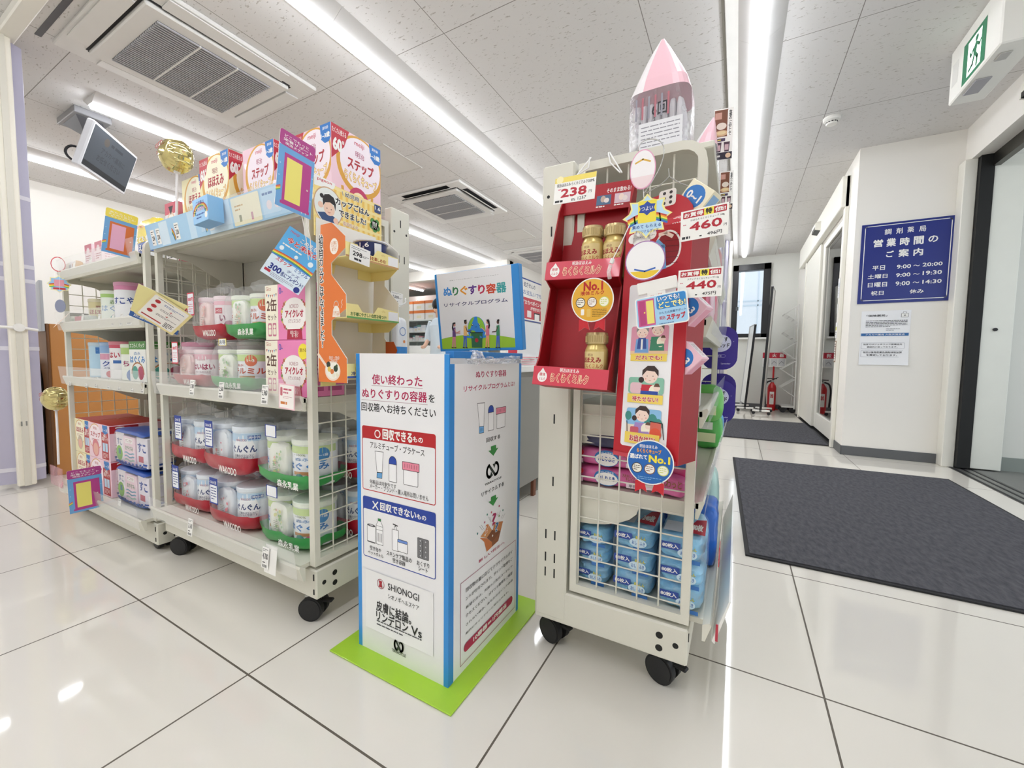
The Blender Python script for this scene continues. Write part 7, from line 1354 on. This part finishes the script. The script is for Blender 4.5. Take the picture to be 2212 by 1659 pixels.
b = MB(); b.box(-4.47, -4.12, 1.10, 1.30, ZC-.045, ZC, C('#9a9a9c', .5, .3), .004); b.prism([(-4.43, 1.12, ZC-.046), (-4.16, 1.12, ZC-.046), (-4.27, 1.19, ZC-.12), (-4.32, 1.19, ZC-.12)], (0, .14, 0), C('#6a6a6e', .5, .3)); b.build('ceiling_bracket', t)
MB().rod((-4.29, 1.22, ZC-.04), (-4.29, 1.22, 2.16), .018, C('#8e8e92', .4, .5), 12).rod((-4.29, 1.22, 2.2), c-N*.04, .016, C('#3a3a3e', .4), 10).build('drop_pole', t)
b = MB(); b.T = M; b.box(-.12, .06, .046, .12, -.10, .04, C('#18181b', .5), .01); b.T = None; b.build('rear_box', t); q = c-N*.11
MB().tube(rounded([q+V((-.02, 0, .0)), q+V((-.02, -.10, .03)), q+V((.0, -.15, -.04)), q+V((.02, -.12, -.10)), q+V((.02, -.02, -.10))]), .008, BLACK, 8).build('cable', t)
# folding partition stacked at left
def partition(X, Y, zt, label, n=3, sx=-1):
    t = thing('folding_partition', label, 'folding door', (X, Y, 0), 'accordion partitions'); LAV = C('#b9b6cc', .4); CRP = C('#efeadd', .4)
    MB().box(X-.02, X+.012, Y-.035, Y+.035, .02, zt, CRP, .005).box(X+.012, X+.018, Y-.012, Y+.012, .02, zt, C('#dcd8cc', .4)).build('lead_post', t)
    for i in range(n):
        b = MB(); x = X-.03-.075*i
        for s in (-1, 1): b.prism([(x, Y+s*.012, .03), (x-.03, Y+s*.085, .03), (x-.036, Y+s*.088, .03), (x-.060, Y+s*.012, .03)], (0, 0, zt-.03), LAV)
        for z in (.10, .78, 1.16, 1.24, 1.62):
            for s in (-1, 1): b.prism([(x+.002, Y+s*.012, z), (x-.028, Y+s*.087, z), (x-.038, Y+s*.090, z), (x-.060, Y+s*.012, z)], (0, 0, .022), C('#dedce6', .4))
        b.build('pleat_panel', t)
    MB().tube([(X+.014, Y-.10, .905), (X+.022, Y-.05, .905), (X+.022, Y+.03, .902), (X+.016, Y+.07, .895)], .008, C('#eeece8', .3), 10).lathe([(.022, -.004), (.022, .02), (.001, .022)], (X+.012, Y, .905), C('#eeece8', .3), 20, axis=(1, 0, 0)).build('handle', t)
    MB().box(X+.018, X+.0195, Y-.014, Y-.008, .36, .385, C('#8a8a86')).box(X+.018, X+.0195, Y+.004, Y+.010, .36, .385, C('#8a8a86')).build('bolt_slot', t)
partition(-3.49, .665, 2.45, 'lavender folding partition with cream post at the left edge')
partition(-.14, 6.7, 2.48, 'pale folding partition seen past the far end of the right rack', 2)
t = thing('reception_desk', 'orange wood reception desk behind the far left rack', 'desk', (-4.2, 1.8, 0)); WD = C('#c98a4a', .4, coat=.2); WD_SHADE = C('#7a5230', .45)  # second wood tone: same wood with shade painted into its colour
MB().box(-3.73, -3.70, .83, 3.6, .0, .947, WD, .003).build('side_panel', t); MB().box(-3.95, -3.70, .815, .83, 0, .947, WD_SHADE, .003).build('end_panel', t); MB().box(-5.2, -3.73, .9, 3.6, .74, .77, C('#8a5a38', .4), .003).build('desk_top', t); MB().box(-5.2, -3.75, 1.6, 1.63, .08, .74, WD_SHADE).build('modesty_panel', t)
b = MB().prism([(-3.98, .80, .90), (-3.70, .80, .90), (-3.70, .80, 1.205), (-3.73, .80, 1.205), (-3.98, .80, 1.14)], (0, .012, 0), C('#c9cdd0', .5, coat=.1)); tag(b.build('desk_screen', loc=(-3.84, .80, .95)), 'frosted grey screen standing on the end of the orange desk', 'screen panel')
b = MB().prism([(-3.99, .81, 0), (-3.80, .81, 0), (-3.80, .81, .60), (-3.84, .81, .70), (-3.99, .81, .74)], (0, -.05, 0), C('#17171a', .5)); tag(b.build('black_case', loc=(-3.9, .84, 0)), 'black upright case between the partition and the orange desk', 'case')
t = thing('spray_bottle', 'blue and white bottle on the desk seen through the far rack mesh', 'bottle', (-3.82, .98, .77)); MB().lathe([(.03, 0), (.035, .01), (.035, .10), (.02, .14), (.012, .15)], (-3.82, .98, .77), C('#e8eef4', .3), 20, ms=[C('#b0502a'), C('#b0502a'), C('#3a7ac8', .3), C('#e8eef4', .3)]).build('body', t); MB().lathe([(.013, .15), (.013, .175), (.001, .18)], (-3.82, .98, .77), C('#2a5ab0', .3), 14).build('cap', t)
tag(MB().box(-3.92, -3.78, 1.05, 1.2, .771, .80, C('#33479a', .4), .003).build('document_box', loc=(-3.85, 1.1, .771)), 'flat navy box on the desk beside the bottle', 'box')
# grey counter behind the recycling box
t = thing('counter', 'grey sided counter with white top behind the recycling box', 'counter', (-1.4, 2.4, 0)); MB().box(-1.75, -.972, 1.72, 3.4, .09, .70, C('#8f8d86', .5), .003).build('body', t); MB().box(-1.80, -.955, 1.70, 3.42, .70, .735, C('#efeeea', .35, coat=.2), .004).build('worktop', t); MB().box(-.99, -.972, 2.03, 2.06, 0, .09, C('#7a4a34')).build('foot', t)
for i, (y, c, l) in enumerate(((1.86, '#e8a0a8', 'pink striped magazine pile on the counter, nearest'), (2.08, '#d84a5a', 'red striped magazine pile on the counter, farther'))):
    b = MB()
    for k in range(4): b.T = Matrix.Translation((-1.07, y+.08, .736+.012*k)) @ Matrix.Rotation(.12*(k % 3-1), 4, 'Z'); b.box(-.10, .10, -.08, .08, 0, .011, C('#f4f0ee', .4)); b.box(-.10, .101, -.081, .08, .004, .008, C(c))
    tag(b.build('magazine_pile', loc=(-1.07, y+.08, .736)), l, 'magazines')
t = thing('leaflet_stand', 'clear stand of white and red leaflets on the counter', 'leaflet stand', (-1.08, 2.1, .735)); MB().box(-.992, -.988, 1.86, 2.12, .735, .965, C('#e9e9ea', .35)).box(-1.17, -.99, 2.10, 2.12, .735, .965, C('#e9e9ea', .35), .003).build('back_plate', t)
for k in range(2):
    b = MB(); z = .745+.10*k; y = 2.03+.03*k; b.box(-1.16, -1.0, y, y+.004, z, z+.05, film('stand_clear', '#ffffff', .3)); b.build('pocket', t)
    for i in range(2): x = -1.155+.078*i; q = MB().box(x, x+.068, y+.008, y+.02, z, z+.115, C('#f6f4f2', .4)); s = PL((x, y+.008, z), (1, 0, 0), (0, 0, 1), q); s.rect((.004, .04), (.064, .08), C(('#c83a4a', '#e8c8cc', '#d85a50')[(i+k) % 3])); s.greek((.008, .088), (.06, .108), 2, INK, .4, i+k); tag(q.build('leaflet', loc=(x, y, z)), '%s leaflet from the left in the %s row of the counter stand' % (('first', 'second')[i], ('front', 'rear')[k]), 'leaflet', 'leaflets in the counter stand')
t = thing('register_screen', 'grey backed screen on a stand on the counter, behind the leaflets', 'screen', (-1.30, 2.6, .735)); MB().box(-1.36, -1.18, 2.62, 2.65, .80, .95, C('#a9abab', .5), .006).build('panel', t); MB().box(-1.26, -1.18, 2.63, 2.67, .735, .86, C('#7a7c7c', .5)).box(-1.32, -1.12, 2.56, 2.72, .735, .745, C('#7a7c7c', .5)).build('stand', t)
# notice board sign on the white column
def dsign(s, w, h, b):
    s.rect((w*.035, h*.03), (w*.965, h*.97), WHITE); s.text('処方せんの', (w*.12, h*.80), (w*.62, h*.92), C('#33406a'), 2); s.text('お支払いでも', (w*.10, h*.62), (w*.92, h*.74), C('#6a80b0'), 2); s.rect((w*.05, h*.06), (w*.95, h*.56), C('#c84a58')); s.text('アカカベポイント', (w*.07, h*.40), (w*.93, h*.51), WHITE, 4); s.text('が付きます!', (w*.42, h*.28), (w*.93, h*.37), WHITE, 4); s.rect((w*.58, h*.07), (w*.86, h*.24), C('#3a3a40'), .01); s.rect((w*.61, h*.06), (w*.83, h*.21), C('#f4f4f4')); s.rect((w*.28, h*.10), (w*.46, h*.26), C('#f0e8e8'), .01)
card('notice_board', atX(1124, 691, -3.586), (0, 1, 0), (0, 0, 1), 1.0, .80, .012, C('#3a4f96', .4), dsign, 'large white and red notice board with blue border on the far column', 'sign')
# medicine store shelving
t = thing('store_shelving', 'white steel shelving in the medicine store beyond the soffit', 'shelves', (-6.6, 7.6, 0)); WS = C('#e6ece8', .4)
for x in (-8.2, -7.1, -6.05, -5.0): MB().box(x-.02, x+.02, 7.48, 7.52, 0, 2.2, WS).box(x-.02, x+.02, 7.88, 7.92, 0, 2.2, WS).build('upright', t)
for z in (.5, .90, 1.17, 1.385, 1.66): MB().box(-8.2, -5.0, 7.46, 7.92, z-.03, z, WS, .003).build('shelf', t)
MB().box(-8.2, -5.0, 7.92, 7.94, .4, 2.3, C('#d5dcd9', .5)).build('back_sheet', t)
R = random.Random(11)
def mbox(x, y, z, w, d, h, base, top, label, group, cat='box'):
    b = MB().box(x, x+w, y, y+d, z, z+h, C(base, .45), .003)
    if top: b.box(x-.002, x+w+.002, y-.002, y+d+.002, z+h*.72, z+h+.002, C(top, .45))
    s = PL((x, y-.002, z), (1, 0, 0), (0, 0, 1), b); s.rect((w*.3, h*.2), (w*.72, h*.48), WHITE if not top else C('#e9e4c8')); tag(b.build('storage_box' if w > .2 else 'medicine_box', loc=(x, y, z)), label, cat, group)
for i in range(5):
    for k in range(2): mbox(-7.95+.36*i, 7.52, 1.66+.225*k, .33, .3, .222, '#f0eee8', '#e8874a', 'white storage box with orange rim on the top store shelf', 'orange rimmed boxes on the top store shelf')
for k in range(5):
    for i in range(2): mbox(-6.14+.36*i, 7.50, 1.66+.115*k, .35, .3, .112, '#b8a078', None, 'flat brown carton in the pile on the top store shelf', 'brown cartons on the top store shelf')
for z, n in ((1.387, 22), (1.172, 20)):
    x = -7.9
    for i in range(n):
        w = R.uniform(.06, .14); h = R.uniform(.08, .17) if z > 1.3 else R.uniform(.06, .13); mbox(x, 7.50+R.uniform(0, .05), z, w, .1, h, R.choice(('#f0f2f4', '#e9eef2', '#dfe8ee', '#f2eeea')), R.choice((None, None, '#6a9a94', '#8aa8c8', '#d8a0a8')), 'small pale medicine box in the row on the %s store shelf' % ('upper' if z > 1.3 else 'lower'), 'medicine boxes on the %s store shelf' % ('upper' if z > 1.3 else 'lower')); x += w+R.uniform(.005, .03)
b = MB().box(-8.0, -5.3, 6.7, 6.95, 0, 1.02, C('#eef0ee', .4), .006); tag(b.build('store_cabinet', loc=(-6.6, 6.8, 0)), 'low white cabinet in front of the store shelving', 'cabinet')
t = thing('desk_lamp', 'small black device on the low white cabinet', 'device', (-5.72, 6.8, 1.02)); MB().box(-5.76, -5.68, 6.77, 6.83, 1.02, 1.03, BLACK).rod((-5.72, 6.8, 1.03), (-5.70, 6.8, 1.12), .012, BLACK, 8).box(-5.74, -5.64, 6.78, 6.82, 1.11, 1.15, BLACK, .004).build('body', t)
# a member of staff, almost hidden by the box lid
t = thing('person', 'person with black hair in a pale blue top bending behind the recycling box lid', 'person', (-3.985, 4.95, 0)); SKIN = C('#e2b79c', .5)
me = bpy.data.meshes.new('body'); J_ = [((0, 0, .92), .13), ((0, 0, 1.12), .12), ((0, -.02, 1.33), .14), ((0, -.03, 1.43), .055), ((0, -.05, 1.50), .05), ((0, -.06, 1.58), .085), ((0, -.06, 1.66), .075), ((.17, -.02, 1.36), .05), ((.22, -.02, 1.12), .04), ((.18, -.18, .98), .032), ((.16, -.27, .97), .028), ((-.17, -.02, 1.36), .05), ((-.22, -.02, 1.12), .04), ((-.18, -.18, .98), .032), ((-.16, -.27, .97), .028), ((.09, 0, .86), .085), ((.10, .0, .47), .055), ((.10, .02, .08), .04), ((.10, -.12, .03), .03), ((-.09, 0, .86), .085), ((-.10, 0, .47), .055), ((-.10, .02, .08), .04), ((-.10, -.12, .03), .03)]
me.from_pydata([j[0] for j in J_], [(0, 1), (1, 2), (2, 3), (3, 4), (4, 5), (5, 6), (2, 7), (7, 8), (8, 9), (9, 10), (2, 11), (11, 12), (12, 13), (13, 14), (0, 15), (15, 16), (16, 17), (17, 18), (0, 19), (19, 20), (20, 21), (21, 22)], [])
o = bpy.data.objects.new('body', me); COL.objects.link(o); o.parent = t; sk = o.modifiers.new('skin', 'SKIN')
for v, j in zip(me.skin_vertices[0].data, J_): v.radius = (j[1], j[1]*.85)
me.skin_vertices[0].data[0].use_root = True; o.modifiers.new('sub', 'SUBSURF').levels = 2; o.modifiers['sub'].render_levels = 2; me.materials.append(SKIN)
def loft(nm, rings, m):
    b = MB(); n = 20; R_ = [[V((-3.985+cx+rx*cos(2*pi*i/n), 4.95+cy+ry*sin(2*pi*i/n), z)) for i in range(n)] for cx, cy, z, rx, ry in rings]
    for a, c in zip(R_, R_[1:]): b.add(a+c, [(i, (i+1) % n, n+(i+1) % n, n+i) for i in range(n)], m)
    b.add(R_[-1], [tuple(range(n))], m); b.build(nm, t)
loft('tunic', [(0, 0, .70, .19, .15), (0, 0, .95, .175, .14), (0, -.01, 1.15, .165, .13), (0, -.02, 1.32, .19, .125), (0, -.03, 1.41, .12, .09), (0, -.03, 1.44, .07, .07)], C('#d5e4ee', .6)); 
for s in (-1, 1): MB().tube([(-3.985+s*.15, 4.93, 1.38), (-3.985+s*.21, 4.93, 1.22), (-3.985+s*.225, 4.92, 1.08)], .066, C('#d5e4ee', .6), 12).build('sleeve', t); MB().tube([(-3.985+s*.09, 4.95, .88), (-3.985+s*.10, 4.95, .47), (-3.985+s*.10, 4.96, .06)], .085, C('#e6e9ec', .6), 12).build('trouser_leg', t)
b = MB().soft((-3.985, 4.915, 1.655), .20, .22, .21, C('#14110f', .4), 2.3, .05, 3, 12); b.soft((-3.985, 4.99, 1.56), .17, .10, .20, C('#14110f', .4), 2.5, .05, 5, 8); b.build('hair', t)
for s in (-1, 1): MB().soft((-3.985+s*.03, 4.812, 1.585), .02, .01, .012, BLACK, 2, 0, 0, 4).build('eye', t)
MB().soft((-3.985, 4.80, 1.555), .022, .03, .035, SKIN, 2.2, 0, 0, 5).build('nose', t); MB().soft((-3.985, 4.812, 1.52), .045, .01, .012, C('#b0645a'), 2, 0, 0, 5).build('mouth', t)
t.scale = (.95, .95, .95)

# ================================================================== right side: hours sign, notices, mats, corridor things
K8 = zz(1540, 440, 3.292); b = MB(); x0, x1, z0, z1 = .842, 1.392, 1.253, 1.884; b.box(x0, x1, YR-.006, YR, z0, z1, C('#16287e', .35, coat=.15)); s = PL((x0, YR-.006, z0), (1, 0, 0), (0, 0, 1), b)
s.frame(K8(1052, 692), K8(1705, 100), .005, WHITE, .012)
for tx, a, c, bd in (('調', (1220, 222), (1272, 176), 2), ('剤', (1302, 215), (1352, 168), 2), ('薬', (1382, 205), (1432, 160), 2), ('局', (1465, 200), (1518, 154), 2), ('営', (1140, 312), (1212, 252), 4), ('業', (1232, 308), (1305, 242), 4), ('時', (1328, 300), (1402, 236), 4), ('間', (1426, 292), (1502, 226), 4), ('の', (1530, 276), (1605, 222), 4), ('ご', (1230, 382), (1288, 332), 4), ('案', (1318, 380), (1396, 318), 4), ('内', (1424, 372), (1497, 312), 4), ('平日', (1132, 477), (1225, 437), 3), ('土曜日', (1100, 537), (1243, 497), 3), ('日曜日', (1100, 597), (1240, 555), 3), ('祝日', (1122, 654), (1215, 618), 3), ('9:00', (1306, 464), (1410, 428), 4), ('～', (1425, 446), (1472, 432), 4), ('20:00', (1490, 448), (1635, 410), 4), ('9:00', (1301, 523), (1406, 488), 4), ('～', (1422, 506), (1470, 492), 4), ('19:30', (1490, 508), (1630, 470), 4), ('9:00', (1297, 584), (1402, 548), 4), ('～', (1420, 566), (1468, 552), 4), ('14:30', (1488, 570), (1628, 534), 4), ('休み', (1397, 640), (1500, 604), 3)): s.text(tx, K8(*a), K8(*c), WHITE, bd)
tag(b.build('opening_hours_sign', loc=((x0+x1)/2, YR, z0)), 'blue opening hours sign with white lettering on the end of the right wall', 'sign')
b = MB(); x0, x1, z0, z1 = .875, 1.178, .757, 1.192; n = 10; vs = []
for j in range(n+1):
    for i in range(n+1): u, v = i/n, j/n; vs.append((x0+(x1-x0)*u, YR-.002-.012*max(0, u-.75)*max(0, .40-v)*8-.006*max(0, .12-v)*6, z0+(z1-z0)*v))
b.add(vs, [(j*(n+1)+i, j*(n+1)+i+1, (j+1)*(n+1)+i+1, (j+1)*(n+1)+i) for j in range(n) for i in range(n)], C('#f3f4f6', .5)); s = PL((x0, YR-.0035, z0), (1, 0, 0), (0, 0, 1), b)
s.text('「保険薬局」', K8(1092, 806), K8(1240, 786), INK, 2); s.greek(K8(1085, 882), K8(1385, 822), 5, INK, .35, 4); s.greek(K8(1230, 905), K8(1330, 885), 2, INK, .3, 6); s.rect(K8(1340, 808), K8(1392, 776), WHITE, .003); s.frame(K8(1340, 806), K8(1392, 778), .0018, INK, .004); s.line([K8(1352, 777), K8(1356, 768), K8(1374, 767), K8(1378, 776)], .0018, INK); s.text('+', K8(1358, 800), K8(1374, 786), INK, 5)
s.rect(K8(1053, 942), K8(1393, 918), C('#2f6aa8')); s.text('アカカベ薬局 大阪天満宮店', K8(1085, 938), K8(1365, 922), WHITE, 1)
for a, c, l1, l2 in (((1053, 1031), (1363, 988), '当店ではジェネリック医薬品を', '積極的に扱っております。'), ((1050, 1089), (1360, 1045), '当店は後発医薬品調剤体制加算', 'を算定しております。')): s.frame(K8(*a), K8(*c), .0014, C('#8a90a0'), .005); s.text(l1, K8(a[0]+16, a[1]-25), K8(c[0]-16, c[1]+6), INK, 1); s.text(l2, K8(a[0]+40, a[1]-6), K8(c[0]-50, c[1]+25), INK, 1)
tag(b.build('paper_notice', loc=(1.02, YR, z0)), 'white paper notice with a blue bar below the opening hours sign', 'notice')
for i, (px0, py0, px1, py1, l, k) in enumerate(((1829, 632, 1846, 575, 'white paper notice highest on the post of the corridor door', 0), (1827, 668, 1836, 642, 'white bracket shaped holder on the post of the corridor door', 1), (1824, 726, 1840, 684, 'paper notice with yellow lettering on the post of the corridor door', 2), (1818, 782, 1836, 730, 'brown edged notice lowest on the post of the corridor door', 3))):
    a = atX(px0, py0, XD-.032); c = atX(px1, py1, XD-.032); y0, y1 = min(a.y, c.y), max(a.y, c.y); y0 = 4.605 if k != 1 else 4.62; y1 = y0+(.055 if k != 1 else .03); z0, z1 = min(a.z, c.z), max(a.z, c.z); b = MB(); X_ = XD-.031
    b.box(X_-.003, X_, y0, y1, z0, z1, C(('#eef0f2', '#f2f2f0', '#f4f4f4', '#8a6a4e')[k], .5)); s = PL((X_-.003, y1, z0), (0, -1, 0), (0, 0, 1), b); w, h = y1-y0, z1-z0
    if k == 0: s.rect((w*.3, h*.55), (w*.8, h*.75), C('#b8ccd8')); s.greek((w*.1, h*.1), (w*.9, h*.5), 5, C('#8a94a0'), .3)
    if k == 2: s.rect((w*.1, h*.5), (w*.8, h*.72), C('#d8d83a')); s.greek((w*.1, h*.2), (w*.9, h*.4), 2, INK, .4)
    if k == 3: s.rect((w*.1, h*.05), (w*.9, h*.95), C('#f0ece6')); s.greek((w*.15, h*.1), (w*.85, h*.9), 7, C('#5a3a30'), .4)
    tag(b.build('paper_notice' if k != 1 else 'holder', loc=(X_, y0, z0)), l, 'notice' if k != 1 else 'holder')
def mat_mat():
    m, t, b = mat_new('ribbed_mat'); tc = t.nodes.new('ShaderNodeTexCoord'); mp = t.nodes.new('ShaderNodeMapping'); mp.inputs['Scale'].default_value = (60, 22, 1); mp.inputs['Rotation'].default_value = (0, 0, .5); t.links.new(tc.outputs['Object'], mp.inputs['Vector'])
    nz = t.nodes.new('ShaderNodeTexNoise'); nz.inputs['Scale'].default_value = 1; nz.inputs['Detail'].default_value = 4; t.links.new(mp.outputs[0], nz.inputs['Vector'])
    mx = t.nodes.new('ShaderNodeMix'); mx.data_type = 'RGBA'; mx.inputs['A'].default_value = (*hexc('#36363b'), 1); mx.inputs['B'].default_value = (*hexc('#6b6b70'), 1); t.links.new(nz.outputs['Fac'], mx.inputs['Factor']); t.links.new(mx.outputs['Result'], b.inputs['Base Color'])
    b.inputs['Roughness'].default_value = .95; b.inputs['Specular IOR Level'].default_value = .15
    bp = t.nodes.new('ShaderNodeBump'); bp.inputs['Strength'].default_value = .9; bp.inputs['Distance'].default_value = .012; t.links.new(nz.outputs['Fac'], bp.inputs['Height']); t.links.new(bp.outputs['Normal'], b.inputs['Normal']); return m
MATM = mat_mat()
for x0, x1, y0, y1, sk, l in ((.03, 1.265, 1.83, 3.71, -.03, 'large dark grey entrance mat nearest the camera at right'), (-.45, .785, 4.66, 6.2, 0, 'smaller dark grey mat farther down the corridor')):
    t = thing('floor_mat', l, 'mat', ((x0+x1)/2, (y0+y1)/2, 0), 'grey entrance mats'); q = [(x0-sk, y0), (x1-sk*.3, y0+.01), (x1, y1+.04), (x0+sk, y1-.03)]
    MB().prism([(x, y, .001) for x, y in q], (0, 0, .006), C('#1d1d20', .7)).build('rubber_border', t); cx, cy = (x0+x1)/2, (y0+y1)/2; MB().prism([(cx+(x-cx)*.975, cy+(y-cy)*.982, .0071) for x, y in q], (0, 0, .003), MATM).build('pile', t)
t = thing('fire_extinguisher', 'red fire extinguisher standing by the end wall of the corridor', 'fire extinguisher', (.50, 7.66, 0)); P = (.50, 7.66, 0); RX = C('#c2141e', .3, coat=.4)
MB().lathe([(.055, 0), (.06, .01), (.06, .36), (.05, .40), (.028, .43), (.02, .45)], P, RX, 24).build('cylinder', t); MB().lathe([(.022, .45), (.022, .48), (.001, .485)], P, C('#b8b8b8', .3, .8), 16).build('valve', t)
MB().box(.43, .56, 7.64, 7.675, .50, .512, BLACK, .003).prism([(.49, 7.645, .47), (.58, 7.645, .525), (.58, 7.645, .535), (.49, 7.645, .485)], (0, .03, 0), BLACK).build('handle', t); MB().tube(rounded([(.48, 7.64, .47), (.42, 7.62, .45), (.40, 7.61, .34), (.41, 7.60, .20), (.415, 7.60, .10)]), .012, BLACK, 8).build('hose', t); b = MB(); s = CY(P, .06, -pi/2, b); s.patch(-.03, .03, .10, .30, C('#f0ece8')); s.text('消火器', (-.022, .2), (.022, .27), C('#c2141e'), 3); b.build('label', t)
t = thing('extinguisher_sign', 'red and white extinguisher sign on a red stand by the end wall', 'sign', (.52, 7.80, 0)); MB().box(.36, .68, 7.80, 7.806, .69, .92, WHITE).build('sign_board', t); b = MB(); s = PL((.36, 7.7995, .69), (1, 0, 0), (0, 0, 1), b); s.rect((0, .14), (.32, .23), C('#c2203a')); s.text('消', (.03, .155), (.09, .215), WHITE, 3); s.text('火', (.13, .155), (.19, .215), WHITE, 3); s.text('器', (.23, .155), (.29, .215), WHITE, 3)
for k in range(3): s.rect((.015+.10*k, .02), (.105+.10*k, .125), C('#d8d8da')); s.line([(.03+.1*k, .05), (.06+.1*k, .09), (.09+.1*k, .06)], .006, C('#6a6a70'))
b.build('legend', t); MB().rod((.52, 7.81, .0), (.52, 7.81, .70), .013, RX, 10).box(.44, .60, 7.735, 7.86, 0, .012, RX, .003).build('stand', t)
def board(x, y, zt, rz, label):
    t = thing('whiteboard', label, 'whiteboard', (x, y, 0), 'whiteboards parked at the corridor end'); T = Matrix.Translation((x, y, 0)) @ Matrix.Rotation(rz, 4, 'Z') @ Matrix.Rotation(.07 if zt < 1.5 else .04, 4, 'Y')
    m = MB(); m.T = T; m.box(-.006, .006, -.22, .22, .12, zt, C('#e9ebe9', .3), .002); m.build('panel', t); m = MB(); m.T = T
    for y0 in (-.235, .22): m.box(-.015, .015, y0, y0+.015, .04, zt+.01, BLACK if y0 < 0 else C('#b8b8b8', .4), .002)
    m.box(-.012, .012, -.235, .235, zt, zt+.014, C('#c8c8c8', .4)); m.build('frame', t)
    for y0 in (-.22, .22):
        m = MB(); m.T = Matrix.Translation((x, y, 0)) @ Matrix.Rotation(rz, 4, 'Z'); m.box(-.10, .12, y0-.015, y0+.015, .045, .07, WHITE, .004); f = m.build('foot', t); m = MB(); m.T = Matrix.Translation((x, y, 0)) @ Matrix.Rotation(rz, 4, 'Z')
        for q in (-.085, .105): m.rod((q, y0-.012, .022), (q, y0+.012, .022), .022, BLACK, 14)
        m.build('caster', f)
board(.10, 7.45, 1.33, .12, 'shorter whiteboard on wheels seen edge on at the corridor end'); board(.35, 7.16, 1.84, -.12, 'taller whiteboard on wheels beside the fire extinguisher')
t = thing('wire_stand', 'folded white wire rack leaning in the corner by the sliding door', 'wire rack', (.70, 7.6, 0)); m = MB(); WW = C('#e6e6e2', .4)
for y in (7.42, 7.78): m.tube([(.80-.02, y, .06), (.77, y, 1.62)], .010, WW)
m.build('upright', t)
for k in range(5):
    z = .25+.28*k; m = MB()
    for y in (7.42, 7.51, 7.60, 7.69, 7.78): m.tube([(.775, y, z), (.60, y, z+.13), (.775, y, z+.26)], .006, WW, 5)
    for a in (0, .33, .66, 1): x_ = .775-.175*a; m.tube([(x_, 7.42, z+.13*a), (x_, 7.78, z+.13*a)], .006, WW, 5)
    m.build('basket', t)
m = MB().box(.62, .79, 7.42, 7.78, .08, .10, WW)
for y in (7.45, 7.75): m.rod((.64, y-.012, .04), (.64, y+.012, .04), .04, BLACK, 14).rod((.76, y-.012, .04), (.76, y+.012, .04), .04, BLACK, 14)
m.build('base', t)
